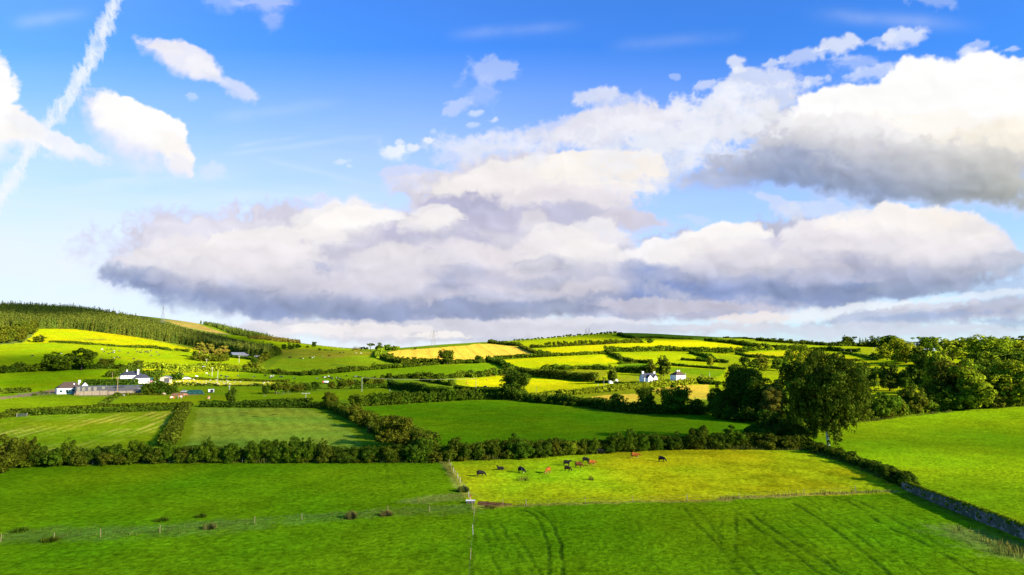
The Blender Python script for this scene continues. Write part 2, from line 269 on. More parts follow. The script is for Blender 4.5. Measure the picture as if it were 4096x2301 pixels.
PROF = {   # bearing (1024 units) : (distance, sight row) pairs of the slopes
    0: [(455, 395), (540, 386), (620, 372), (700, 363), (800, 354), (950, 343), (1100, 328.5), (1300, 320), (1500, 313.5), (1700, 309)],
    60: [(455, 395), (540, 385), (620, 372), (700, 362), (800, 354), (950, 342), (1100, 329), (1300, 320.5), (1500, 314), (1680, 310)],
    110: [(455, 395), (540, 383), (620, 373), (700, 364), (800, 356), (950, 344), (1100, 331.5), (1300, 321), (1500, 315), (1650, 313)],
    160: [(455, 394), (540, 383), (620, 375), (700, 367), (800, 358), (950, 347), (1120, 338), (1350, 328), (1550, 321), (1700, 318)],
    200: [(455, 394), (540, 384), (620, 376), (700, 368), (800, 360), (950, 352), (1080, 346), (1300, 336), (1500, 329), (1750, 323.5)],
    240: [(455, 394), (540, 385), (620, 377), (700, 369), (800, 361), (900, 356), (1050, 350.5), (1250, 342), (1500, 335), (1700, 332)],
    272: [(455, 394), (540, 386), (620, 378), (700, 370), (800, 362), (880, 357), (1050, 349), (1300, 341.5), (1550, 338.7)],
    315: [(455, 394), (540, 387), (620, 378), (700, 370.5), (800, 363), (950, 354), (1150, 347.5), (1350, 345)],
    370: [(455, 394), (540, 387), (620, 378), (700, 371), (800, 364), (950, 356.5), (1150, 351.5), (1300, 349.6)],
    434: [(460, 393.5), (540, 386), (620, 377), (760, 367), (850, 361), (1000, 352), (1150, 346), (1230, 344.8)],
    500: [(440, 396), (540, 386), (640, 376), (760, 366), (850, 359), (1000, 350), (1150, 342.6), (1250, 341)],
    560: [(430, 397), (540, 386), (620, 374.5), (740, 363), (880, 352.5), (1050, 344), (1250, 338.3), (1350, 337)],
    620: [(430, 397), (520, 385), (620, 373), (740, 361.5), (880, 350.5), (1050, 342), (1250, 335.5), (1420, 332.6)],
    680: [(430, 397), (520, 385), (620, 373), (740, 362.5), (880, 352), (1050, 344), (1250, 338), (1450, 335)],
    750: [(430, 397), (520, 386), (620, 375), (740, 364), (880, 355.5), (1050, 347.5), (1250, 342), (1450, 338.8)],
    830: [(400, 402), (520, 388), (620, 378), (740, 368.5), (880, 360), (1050, 352), (1250, 347), (1400, 345)],
    900: [(400, 402), (520, 389), (620, 380), (740, 369), (880, 359), (1050, 352), (1250, 348)],
    960: [(385, 404.5), (520, 389), (620, 377), (740, 366), (880, 358), (1050, 353)],
    1024: [(380, 405.2), (480, 393), (600, 379), (740, 366), (880, 359), (1050, 354)]}
WMIN, WMAX = math.log(1.0), math.log(9000.0)
NW, NAZ = 1400, 1401
wg = np.linspace(WMIN, WMAX, NW); rg = np.exp(wg); azg = np.linspace(-math.pi, math.pi, NAZ)
_ca = []; _cz = []
for u in sorted(PROF):
    d0 = ray(u / D2P, 350 / D2P); az = math.atan2(d0[0], d0[1]); kr = [0.5, 80, 200, 300]; kz = [0, 0, 0, 0]
    for (rr, v) in PROF[u]:
        if rr < 320: continue
        dd = ray(u / D2P, v / D2P); kr.append(rr); kz.append(CAM_H + rr * dd[2] / math.hypot(dd[0], dd[1]))
    rl, zl = kr[-1], kz[-1]
    kr += [rl + 130, rl + 420, rl + 900, 4500, 9500]; kz += [zl + .2, zl - 9 - .12 * max(zl - 30, 0), min(zl - 20, .5 * zl + 12), min(22, zl * .5), 15]
    _ca.append(az); _cz.append(pchip(kr, kz, rg))
_ca = np.array(_ca); _cz = np.array(_cz)
_ca = np.concatenate([[-math.pi - .01, -2.6, -1.5], _ca, [1.5, 2.6, math.pi + .01]])
rear = np.minimum(_cz[0] * .1, 12.0)
_cz = np.vstack([rear, rear * 1.1, _cz[0], _cz, _cz[-1], rear * 1.1, rear])
HG = pchip(_ca, _cz, azg)              # (NAZ, NW)
def _gauss(a, n, axis):
    k = np.exp(-np.linspace(-2, 2, 2 * n + 1) ** 2); k /= k.sum()
    return np.apply_along_axis(lambda m: np.convolve(np.pad(m, n, 'edge'), k, 'valid'), axis, a)
HG = _gauss(HG, 14, 0); HG = _gauss(HG, 5, 1)
_AX = np.sin(azg)[:, None] * rg[None]; _AY = np.cos(azg)[:, None] * rg[None]
_far = sstep(60, 500, rg)[None]
HG += _far * 0.9 * fbm(_AX, _AY, 260, 3, 401) + 0.28 * sstep(20, 120, rg)[None] * fbm(_AX, _AY, 45, 3, 411)
def hgt(x, y):
    x = np.asarray(x, float); y = np.asarray(y, float)
    a = (np.arctan2(x, y) + math.pi) / (2 * math.pi) * (NAZ - 1); w = (np.log(np.maximum(np.hypot(x, y), 1.001)) - WMIN) / (WMAX - WMIN) * (NW - 1)
    ai = np.clip(a.astype(int), 0, NAZ - 2); wi = np.clip(w.astype(int), 0, NW - 2); fa = a - ai; fw = np.clip(w - wi, 0, 1)
    return (HG[ai, wi] * (1 - fa) + HG[ai + 1, wi] * fa) * (1 - fw) + (HG[ai, wi + 1] * (1 - fa) + HG[ai + 1, wi + 1] * fa) * fw
_rr = np.exp(np.linspace(math.log(45), math.log(3200), 2600))
def ground(k, x, y):
    """the point of the land met by a sight line"""
    dx, dy = Dp(k, x, y); d = ray(dx, dy); hn = math.hypot(d[0], d[1])
    px = d[0] / hn * _rr; py = d[1] / hn * _rr; pz = CAM_H + d[2] / hn * _rr; g = hgt(px, py) - pz
    i = np.argmax(g >= 0)
    if g[i] < 0:      # just over the skyline: take the crest
        i = int(np.argmax(np.where(_rr > 500, g / _rr, -9))); return Vector((px[i], py[i], float(hgt(px[i], py[i]))))
    if i == 0: i = 1
    t = g[i - 1] / (g[i - 1] - g[i]); t = min(max(t, 0), 1); r_ = _rr[i - 1] + t * (_rr[i] - _rr[i - 1])
    gx, gy = d[0] / hn * r_, d[1] / hn * r_
    return Vector((gx, gy, float(hgt(gx, gy))))
def mpd(p):
    """metres across one D unit at the distance of p"""
    return math.hypot(p[0], p[1]) * D2P / FPX
def line(k, pts): return [ground(k, *p) if len(p) == 2 else ground(*p) for p in pts]

# ================================================================= tagging and mesh helpers
def tag(o, label, cat, group=None, kind=None):
    if label: o['label'] = label
    if cat: o['category'] = cat
    if group: o['group'] = group
    if kind: o['kind'] = kind
    return o
def link(o, parent=None):
    COL.objects.link(o)
    if parent is not None: o.parent = parent
    return o
def empty(name, loc, rz=0.0, sc=1.0):
    o = bpy.data.objects.new(name, None); o.location = loc; o.rotation_euler = (0, 0, rz)
    o.scale = (sc,) * 3 if not isinstance(sc, tuple) else sc
    o.empty_display_size = .2; return link(o)
def quads_mesh(name, V, F, mat, colors=None, smooth=False):
    me = bpy.data.meshes.new(name); V = np.asarray(V, np.float32).reshape(-1, 3); F = np.asarray(F, np.int32); nf, k = F.shape
    me.vertices.add(len(V)); me.vertices.foreach_set('co', V.ravel())
    me.loops.add(nf * k); me.loops.foreach_set('vertex_index', F.ravel())
    me.polygons.add(nf); me.polygons.foreach_set('loop_start', np.arange(0, nf * k, k, dtype=np.int32))
    if smooth: me.polygons.foreach_set('use_smooth', np.ones(nf, bool))
    me.update(calc_edges=True); me.validate()
    if colors is not None:
        at = me.color_attributes.new('tint', 'FLOAT_COLOR', 'POINT'); c = np.ones((len(V), 4), np.float32); c[:, :colors.shape[1]] = colors
        at.data.foreach_set('color', c.ravel())
    if mat: me.materials.append(mat)
    return me
def copy_tree(o, parent=None):
    c = o.copy(); COL.objects.link(c)
    if parent is not None: c.parent = parent
    for ch in list(o.children):
        copy_tree(ch, c)
    return c
class MB:
    """collects solid shapes into ONE mesh"""
    def __init__(s): s.v = []; s.f = []
    def add(s, v, f):
        n = len(s.v); s.v += [tuple(p) for p in v]; s.f += [tuple(i + n for i in q) for q in f]; return s
    def box(s, x0, x1, y0, y1, z0, z1, M=None):
        v = [(x, y, z) for z in (z0, z1) for (x, y) in ((x0, y0), (x1, y0), (x1, y1), (x0, y1))]
        if M is not None: v = [tuple(M @ Vector(p)) for p in v]
        return s.add(v, [(3, 2, 1, 0), (4, 5, 6, 7), (0, 1, 5, 4), (1, 2, 6, 5), (2, 3, 7, 6), (3, 0, 4, 7)])
    def bar(s, a, b, w, w2=None):
        return s.tube([a, b], [w, w2 or w], 4)
    def tube(s, pts, rad, n=6, cap=True):
        pts = [Vector(p) for p in pts]; rad = rad if hasattr(rad, '__len__') else [rad] * len(pts); base = len(s.v)
        for i, p in enumerate(pts):
            d = (pts[min(i + 1, len(pts) - 1)] - pts[max(i - 1, 0)]).normalized(); q = Vector((0, 0, 1)) if abs(d.z) < .9 else Vector((1, 0, 0))
            a = d.cross(q).normalized(); b = d.cross(a)
            for j in range(n):
                t = 2 * math.pi * (j + .5) / n; s.v.append(tuple(p + (a * math.cos(t) + b * math.sin(t)) * rad[i]))
        for i in range(len(pts) - 1):
            for j in range(n):
                a0 = base + i * n + j; a1 = base + i * n + (j + 1) % n; s.f.append((a0, a1, a1 + n, a0 + n))
        if cap:
            s.f.append(tuple(base + j for j in range(n))[::-1]); s.f.append(tuple(base + (len(pts) - 1) * n + j for j in range(n)))
        return s
    def build(s, name, mat, parent=None, smooth=False, bevel=0):
        me = bpy.data.meshes.new(name); me.from_pydata(s.v, [], s.f); me.materials.append(mat)
        bm = bmesh.new(); bm.from_mesh(me); bmesh.ops.recalc_face_normals(bm, faces=bm.faces)
        if bevel: bmesh.ops.bevel(bm, geom=bm.edges[:], offset=bevel, segments=1, affect='EDGES')
        bm.to_mesh(me); bm.free()
        if smooth:
            for p in me.polygons: p.use_smooth = True
        o = bpy.data.objects.new(name, me); return link(o, parent)

# ================================================================= materials
def mat_new(name):
    m = bpy.data.materials.new(name); m.use_nodes = True; nt = m.node_tree; nt.nodes.clear(); return m, nt
def N(nt, t, **kw):
    n = nt.nodes.new(t)
    for k, v in kw.items():
        if k.startswith('i_'): n.inputs[k[2:].replace('_', ' ')].default_value = v
        else: setattr(n, k, v)
    return n
def mixrgb(nt, a, b, fac, mode='MIX'):
    m = nt.nodes.new('ShaderNodeMix'); m.data_type = 'RGBA'; m.blend_type = mode
    for sock, val in ((0, fac), (6, a), (7, b)):
        if isinstance(val, bpy.types.NodeSocket): nt.links.new(val, m.inputs[sock])
        else: m.inputs[sock].default_value = val if sock == 0 else (*val, 1) if len(val) == 3 else val
    return m.outputs[2]
def noise(nt, scale, detail=3, coord=None, rough=.5, dist=0):
    n = nt.nodes.new('ShaderNodeTexNoise'); n.inputs['Scale'].default_value = scale; n.inputs['Detail'].default_value = detail
    n.inputs['Roughness'].default_value = rough; n.inputs['Distortion'].default_value = dist
    if coord is not None: nt.links.new(coord, n.inputs['Vector'])
    return n.outputs[0]
def ramp(nt, fac, stops):
    r = nt.nodes.new('ShaderNodeValToRGB'); nt.links.new(fac, r.inputs[0]); e = r.color_ramp.elements
    while len(e) < len(stops): e.new(.5)
    for i, (p, c) in enumerate(stops): e[i].position = p; e[i].color = (*c, 1) if len(c) == 3 else c
    return r.outputs[0]
def pbr(name, col, rough=.8, var=.15, scale=2.0, bump=0.0, metal=0.0, dirt=None):
    m, nt = mat_new(name); o = N(nt, 'ShaderNodeOutputMaterial'); b = N(nt, 'ShaderNodeBsdfPrincipled'); tc = N(nt, 'ShaderNodeTexCoord')
    n = noise(nt, scale, 5, tc.outputs['Object']); c = tuple(col)
    cr = ramp(nt, n, [(.25, tuple(max(0, x * (1 - var)) for x in c)), (.75, tuple(min(1, x * (1 + var)) for x in c))])
    if dirt:
        n2 = noise(nt, scale * .35, 4, tc.outputs['Object']); f = ramp(nt, n2, [(.5, (0, 0, 0)), (.72, (1, 1, 1))]); cr = mixrgb(nt, cr, dirt, f)
    nt.links.new(cr, b.inputs['Base Color']); b.inputs['Roughness'].default_value = rough; b.inputs['Metallic'].default_value = metal; b.inputs['Specular IOR Level'].default_value = .5 if rough < .4 else .12
    if bump:
        bp = N(nt, 'ShaderNodeBump'); bp.inputs['Strength'].default_value = bump; nt.links.new(n, bp.inputs['Height']); nt.links.new(bp.outputs[0], b.inputs['Normal'])
    nt.links.new(b.outputs[0], o.inputs[0]); return m
def leaf_mat(name, c_dark, c_light, trans=.30, hue=.05, vr=.47):
    """leaves: each clump and each tree slightly different, some light passing through"""
    m, nt = mat_new(name); o = N(nt, 'ShaderNodeOutputMaterial'); geo = N(nt, 'ShaderNodeNewGeometry'); oi = N(nt, 'ShaderNodeObjectInfo'); tc = N(nt, 'ShaderNodeTexCoord')
    at = N(nt, 'ShaderNodeAttribute', attribute_name='tint')
    n = noise(nt, 90.0, 2, None)
    base = mixrgb(nt, c_dark, c_light, at.outputs['Fac'])
    hs = N(nt, 'ShaderNodeHueSaturation'); nt.links.new(base, hs.inputs['Color'])
    mr = N(nt, 'ShaderNodeMapRange'); nt.links.new(oi.outputs['Random'], mr.inputs[0]); mr.inputs[3].default_value = .5 - hue * .5; mr.inputs[4].default_value = .5 + hue * .3
    nt.links.new(mr.outputs[0], hs.inputs['Hue'])
    mv = N(nt, 'ShaderNodeMapRange'); nt.links.new(geo.outputs['Random Per Island'], mv.inputs[0]); mv.inputs[3].default_value = 1 - vr; mv.inputs[4].default_value = 1 + vr
    nt.links.new(mv.outputs[0], hs.inputs['Value'])
    d = N(nt, 'ShaderNodeBsdfDiffuse'); t = N(nt, 'ShaderNodeBsdfTranslucent'); mx = N(nt, 'ShaderNodeMixShader'); mx.inputs[0].default_value = trans
    nt.links.new(hs.outputs[0], d.inputs[0]); nt.links.new(hs.outputs[0], t.inputs[0]); nt.links.new(d.outputs[0], mx.inputs[1]); nt.links.new(t.outputs[0], mx.inputs[2]); nt.links.new(mx.outputs[0], o.inputs[0])
    return m
M = {}
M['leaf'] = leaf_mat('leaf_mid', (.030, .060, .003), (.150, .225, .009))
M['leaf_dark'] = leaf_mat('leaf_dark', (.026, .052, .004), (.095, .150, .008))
M['leaf_light'] = leaf_mat('leaf_light', (.085, .125, .005), (.30, .36, .012))  # pale leaves, and sunlight put into the colour of crowns and hedges that look lit
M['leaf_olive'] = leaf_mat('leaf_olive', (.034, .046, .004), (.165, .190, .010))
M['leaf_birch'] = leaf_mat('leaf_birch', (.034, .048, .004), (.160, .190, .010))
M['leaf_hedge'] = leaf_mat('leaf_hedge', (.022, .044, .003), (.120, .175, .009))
M['needle'] = leaf_mat('needle', (.038, .060, .008), (.150, .190, .018), .25, .05, .28)
M['needle_warm'] = leaf_mat('needle_warm', (.07, .065, .008), (.26, .23, .02), .25, .05)
M['tall_grass'] = leaf_mat('tall_grass', (.05, .075, .008), (.20, .20, .030), .3)
M['dry_grass'] = leaf_mat('dry_grass', (.12, .13, .015), (.30, .29, .05), .3)
M['rush'] = leaf_mat('rush', (.06, .06, .012), (.19, .17, .04), .2)
M['bark'] = pbr('bark', (.060, .042, .026), .95, .3, 6)
M['bark_pale'] = pbr('bark_pale', (.55, .50, .43), .9, .25, 5, dirt=(.14, .11, .08))
M['bark_orange'] = pbr('bark_orange', (.36, .17, .07), .9, .25, 5)
M['stone'] = pbr('stone', (.15, .145, .14), .95, .45, 3.0, .6, dirt=(.40, .40, .41))
M['render_white'] = pbr('render_white', (.82, .77, .68), .9, .04, 1.2, dirt=(.68, .64, .58))
M['slate'] = pbr('slate', (.045, .047, .06), .7, .2, 3)
M['roof_brown'] = pbr('roof_brown', (.085, .055, .04), .85, .2, 3)
M['roof_red'] = pbr('roof_red', (.16, .06, .04), .85, .2, 3)
M['concrete'] = pbr('concrete', (.24, .19, .13), .95, .18, 1.2, dirt=(.30, .22, .14))
M['cladding'] = pbr('cladding', (.070, .070, .072), .6, .1, .8)
M['cladding_light'] = pbr('cladding_light', (.15, .15, .15), .5, .1, .8)
M['panel'] = pbr('panel', (.20, .18, .13), .5, .2, 1.5)
M['metal_roof'] = pbr('metal_roof', (.20, .21, .23), .45, .1, 1, metal=.3)
M['glass'] = pbr('glass', (.03, .035, .045), .12, .2, 4)
M['frame_white'] = pbr('frame_white', (.78, .78, .76), .5, .03)
M['frame_teal'] = pbr('frame_teal', (.03, .33, .24), .5, .1)
M['door_red'] = pbr('door_red', (.35, .03, .03), .5, .1)
M['dark'] = pbr('dark_opening', (.012, .012, .012), .9, .2)
M['wood'] = pbr('wood', (.34, .23, .11), .85, .3, 8)
M['wood_grey'] = pbr('wood_grey', (.26, .22, .16), .85, .25, 8)
M['wood_pale'] = pbr('wood_pale', (.42, .37, .28), .85, .25, 8)
M['wood_dark'] = pbr('wood_dark', (.10, .085, .065), .9, .25, 6)
M['steel'] = pbr('steel', (.11, .11, .115), .5, .1, 2, metal=.4)
M['wire'] = pbr('wire', (.22, .22, .22), .5, .1, metal=.6)
M['tarp_green'] = pbr('tarp_green', (.010, .060, .045), .55, .35, 1.2, .3)
M['soil'] = pbr('soil', (.13, .07, .04), .95, .3, 2)
M['paint_white'] = pbr('paint_white', (.80, .80, .80), .3, .03)
M['paint_blue'] = pbr('paint_blue', (.08, .20, .42), .4, .05)
M['paint_red'] = pbr('paint_red', (.50, .05, .03), .4, .05)
M['paint_pink'] = pbr('paint_pink', (.75, .20, .35), .5, .05)
M['paint_silver'] = pbr('paint_silver', (.42, .44, .46), .3, .05, metal=.4)
M['brick_pink'] = pbr('brick_pink', (.55, .36, .26), .9, .1, 2)
M['rubber'] = pbr('rubber', (.02, .02, .02), .8, .1)
M['bale_white'] = pbr('bale_white', (.72, .74, .76), .35, .08, 2)
M['bale_black'] = pbr('bale_black', (.02, .02, .022), .35, .1, 2)
# ================================================================= sky: a dome sector carrying the clouds
def build_sky():
    az = np.radians(np.linspace(-62, 62, 1500)); el = np.radians(np.concatenate([np.linspace(-3, 31, 460), np.linspace(31.3, 60, 60)]))
    A_, E_ = np.meshgrid(az, el); Rd = 14000.0
    x = Rd * np.sin(A_) * np.cos(E_); y = Rd * np.cos(A_) * np.cos(E_); z = CAM_H + Rd * np.sin(E_)
    X, Y = toD(x, y, z); X = np.clip(X, -3000, 6000); Y = np.clip(Y, -2500, 1500)
    C, A = cloud_layer(X, Y)
    A = A * sstep(R(62), R(54), np.abs(A_)) * sstep(R(60), R(48), E_)
    nr, nc = A_.shape; i = np.arange(nr * nc).reshape(nr, nc)
    F = np.stack([i[:-1, :-1], i[:-1, 1:], i[1:, 1:], i[1:, :-1]], -1).reshape(-1, 4)
    m, nt = mat_new('sky_clouds'); o = N(nt, 'ShaderNodeOutputMaterial'); at = N(nt, 'ShaderNodeAttribute', attribute_name='tint')
    e = N(nt, 'ShaderNodeEmission'); e.inputs[1].default_value = 2.0 ** -EXPO; t = N(nt, 'ShaderNodeBsdfTransparent'); mx = N(nt, 'ShaderNodeMixShader')
    nt.links.new(at.outputs['Color'], e.inputs[0]); nt.links.new(at.outputs['Alpha'], mx.inputs[0]); nt.links.new(t.outputs[0], mx.inputs[1]); nt.links.new(e.outputs[0], mx.inputs[2]); nt.links.new(mx.outputs[0], o.inputs[0])
    m.cycles.emission_sampling = 'NONE'
    cc = np.concatenate([C, A[..., None]], -1).reshape(-1, 4)
    me = quads_mesh('sky', np.stack([x, y, z], -1), F, m, cc, True)
    ob = link(bpy.data.objects.new('sky', me)); ob['kind'] = 'structure'; ob['label'] = 'blue sky with white and grey cumulus clouds and a vapour trail'
build_sky()

# ================================================================= fields: outlines on the land and the colour of what grows there
GR_A, GR_B, GR_C = (.112, .218, .002), (.165, .265, .002), (.100, .202, .002)
LIME, YEL, WHEAT, HAY = (.250, .320, .003), (.370, .370, .003), (.700, .440, .040), (.560, .400, .030)
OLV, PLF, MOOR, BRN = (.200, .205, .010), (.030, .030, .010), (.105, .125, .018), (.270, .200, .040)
FIELDS = [   # frame, outline, colour, mottling
    (1, [(-200, 340), (470, 380), (1400, 480), (1900, 590), (1780, 608), (1030, 550), (460, 515), (-200, 545)], YEL, .5),
    (1, [(-300, 530), (460, 520), (1030, 552), (1780, 612), (2150, 640), (2350, 660), (2400, 720), (2000, 745), (1350, 745), (900, 745), (-300, 790)], LIME, .5),
    (1, [(-300, 810), (380, 785), (1130, 770), (1130, 790), (1050, 840), (1060, 880), (500, 970), (-300, 1040)], GR_B, .5),
    (1, [(1250, 820), (1350, 760), (2000, 770), (1900, 800), (1540, 815), (1300, 820)], YEL, .4),
    (1, [(1600, 850), (1690, 815), (2130, 780), (2576, 815), (2700, 880), (1700, 862)], LIME, .4),
    (1, [(1560, 915), (1640, 870), (1690, 862), (2550, 885), (2700, 925), (1640, 925)], (.50, .45, .02), .4),
    (1, [(1560, 925), (2700, 920), (2700, 1075), (2250, 1080), (2100, 1080), (2060, 1020), (1620, 990)], (.14, .215, .004), .4),
    (1, [(970, 205), (1250, 225), (1430, 290), (1560, 303), (1700, 330), (2180, 443), (2080, 445), (1700, 372), (1270, 272)], MOOR, .6),
    (1, [(1500, 302), (1640, 300), (1800, 312), (2180, 446), (2050, 432), (1740, 372), (1560, 318)], BRN, .8),
    (1, [(2080, 446), (2200, 450), (2700, 505), (2700, 560), (2300, 505)], LIME, .4),
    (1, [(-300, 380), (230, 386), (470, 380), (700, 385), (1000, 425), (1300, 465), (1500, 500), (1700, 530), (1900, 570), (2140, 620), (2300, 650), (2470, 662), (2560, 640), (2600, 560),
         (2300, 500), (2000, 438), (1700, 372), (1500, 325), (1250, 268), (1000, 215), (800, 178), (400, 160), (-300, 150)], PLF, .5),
    (1, [(-200, 330), (120, 330), (340, 330), (330, 430), (200, 520), (-200, 545)], (.12, .15, .02), .5),
    (2, [(150, 545), (480, 592), (950, 556), (1200, 532), (1280, 480), (1225, 420), (1200, 365), (230, 345), (300, 420)], (.180, .250, .005), .5),
    (2, [(230, 345), (950, 352), (1210, 368), (1180, 395), (860, 410), (300, 434)], OLV, .8),
    (2, [(200, 290), (480, 290), (950, 345), (950, 356), (230, 345)], LIME, .6),
    (2, [(-100, 560), (480, 594), (1200, 532), (1800, 488), (2250, 468), (2350, 500), (2330, 560), (1500, 600), (1240, 625), (950, 640), (-100, 645)], (.150, .250, .003), .3),
    (2, [(1250, 405), (1300, 370), (1400, 352), (1650, 338), (2230, 294), (2440, 308), (2576, 345), (2640, 395), (2270, 425), (2180, 445), (1780, 460), (1570, 465), (1420, 445)], WHEAT, .35),
    (3, [(-10, 225), (120, 222), (410, 248), (600, 325), (170, 352), (60, 372), (-100, 380), (-100, 250)], WHEAT, .35),
    (2, [(1400, 640), (1900, 700), (2330, 770), (1850, 785), (1500, 735), (1270, 692), (1255, 640)], (.110, .190, .003), .3),
    (2, [(-100, 690), (560, 745), (1240, 712), (1640, 785), (1000, 812), (680, 835), (-100, 835)], (.155, .235, .003), .4),
    (2, [(1915, 695), (1930, 620), (2430, 585), (2500, 700), (2340, 745), (2000, 700)], (.330, .350, .004), .5),
    (3, [(400, 212), (650, 193), (1200, 150), (1330, 148), (1420, 172), (1100, 195), (520, 258)], (.300, .340, .003), .4),
    (3, [(580, 278), (900, 245), (1570, 216), (1700, 180), (2050, 188), (2520, 245), (2430, 285), (1220, 300), (690, 322)], (.450, .430, .003), .25),
    (3, [(1330, 128), (1400, 110), (1570, 105), (2400, 160), (2620, 200), (2560, 215), (2300, 205), (1800, 168), (1450, 165)], (.075, .140, .006), .3),
    (3, [(170, 378), (600, 352), (1220, 322), (1360, 390), (1200, 412), (370, 455), (300, 430)], (.420, .430, .003), .4),
    (3, [(1320, 325), (2000, 305), (2250, 395), (2360, 460), (1640, 412), (1400, 380)], (.310, .370, .003), .4),
    (3, [(1340, 405), (1640, 405), (1640, 455), (1330, 455)], (.12, .22, .004), .3),
    (3, [(1800, 440), (2340, 470), (2340, 500), (2200, 560), (1850, 500)], (.125, .210, .003), .3),
    (3, [(640, 470), (1230, 472), (1240, 510), (1130, 570), (700, 520)], (.20, .22, .006), .6),
    (3, [(1140, 560), (1800, 480), (2300, 540), (2200, 590), (1500, 600)], (.21, .25, .006), .6),
    (3, [(-60, 560), (240, 520), (380, 515), (700, 548), (1120, 588), (1460, 607), (1200, 638), (800, 690), (450, 700), (220, 665), (-60, 640)], (.440, .430, .003), .4),
    (3, [(-60, 650), (240, 690), (220, 720), (-60, 700)], (.09, .19, .004), .4),
    (3, [(450, 760), (820, 695), (1500, 650), (1900, 610), (2180, 605), (2180, 740), (1900, 860), (1200, 850)], (.21, .24, .006), .4),
    (3, [(1040, 728), (1180, 705), (1500, 690), (1540, 720), (1540, 815), (1390, 820), (1150, 760)], HAY, .4),
    (3, [(1660, 650), (1900, 612), (2185, 603), (2200, 740), (2000, 760), (1800, 720)], HAY, .6),
    (4, [(-60, 205), (200, 232), (60, 262), (-60, 245)], YEL, .3),
    (4, [(-60, 160), (30, 158), (850, 215), (700, 228), (60, 175)], (.19, .24, .006), .3),
    (4, [(130, 285), (600, 268), (940, 290), (1180, 347), (940, 345), (300, 325)], (.400, .370, .004), .3),
    (4, [(-60, 300), (200, 330), (600, 345), (600, 480), (350, 480), (-60, 400)], (.22, .27, .004), .3),
    (4, [(1080, 240), (1420, 230), (1420, 300), (1250, 312), (1040, 270)], (.22, .26, .004), .4),
    (4, [(940, 360), (1180, 352), (1640, 375), (1900, 480), (1700, 700), (1080, 705), (1000, 500)], (.26, .30, .004), .3),
    (5, [(-200, 90), (430, 72), (880, 62), (800, 142), (400, 180), (-200, 205)], (.150, .225, .003), .3),
    (5, [(930, 66), (1720, 60), (1800, 125), (1400, 142), (820, 152)], (.160, .220, .003), .3),
    (5, [(-300, 250), (0, 238), (450, 210), (1440, 176), (1360, 440), (1340, 470), (700, 560), (100, 560), (-300, 560)], (.170, .2601, .004), .6),
    (5, [(1530, 158), (2360, 158), (2500, 215), (2700, 330), (2800, 460), (2600, 520), (1430, 520), (1450, 440)], (.180, .250, .016), .7),
    ('D', [(915, 1026), (1085, 1012), (1166, 1007), (1246, 1005), (1302, 1010), (1436, 1022), (1517, 1036), (1625, 1046), (1786, 1040), (1890, 1055), (2030, 1130), (1670, 1130), (1273, 1150), (1090, 1162), (1000, 1095), (940, 1048)], GR_C, .55),
    ('D', [(-300, 1215), (40, 1176), (124, 1170), (755, 1161), (1105, 1160), (1140, 1200), (1166, 1240), (1180, 1272), (1188, 1300), (1184, 1760), (-900, 1760)], GR_A, .6),
    ('D', [(1110, 1160), (1400, 1144), (1670, 1127), (2022, 1128), (2310, 1240), (2260, 1243), (1900, 1252), (1600, 1262), (1330, 1273), (1192, 1280), (1166, 1238), (1142, 1196)], (.300, .355, .004), 1.0),
    ('D', [(1192, 1280), (1330, 1273), (1600, 1262), (1900, 1252), (2260, 1243), (2640, 1400), (2900, 1760), (1184, 1760)], (.106, .218, .002), .6),
    ('D', [(2040, 1075), (2130, 1068), (2260, 1050), (2400, 1034), (2576, 1020), (3300, 1005), (3900, 1500), (2640, 1390), (2300, 1236), (2028, 1128)], (.205, .320, .003), .5),
    ('f', [(620, 965), (760, 955), (1000, 985), (1270, 1000), (1290, 1030), (1080, 1065), (900, 1055), (700, 1040), (600, 1010)], (.135, .060, .022), .7),
    ('c', [(280, 970), (700, 950), (1400, 985), (1400, 1005), (900, 1040), (280, 1075)], (.30, .17, .08), .5),
    ('a', [(1500, 605), (2100, 510), (2400, 400), (2420, 450), (2250, 590), (1500, 640)], (.42, .26, .09), .5),
    (1, [(-200, 1050), (0, 1030), (150, 1010), (530, 950), (560, 985), (300, 1015), (0, 1050), (-200, 1075)], (.22, .15, .08), .5),
    (5, [(770, 150), (930, 62), (880, 60), (740, 150)], (.24, .14, .07), .5),
    ('a', [(1000, 1040), (2500, 1010), (2500, 1060), (1000, 1075)], (.16, .15, .05), .5),
]
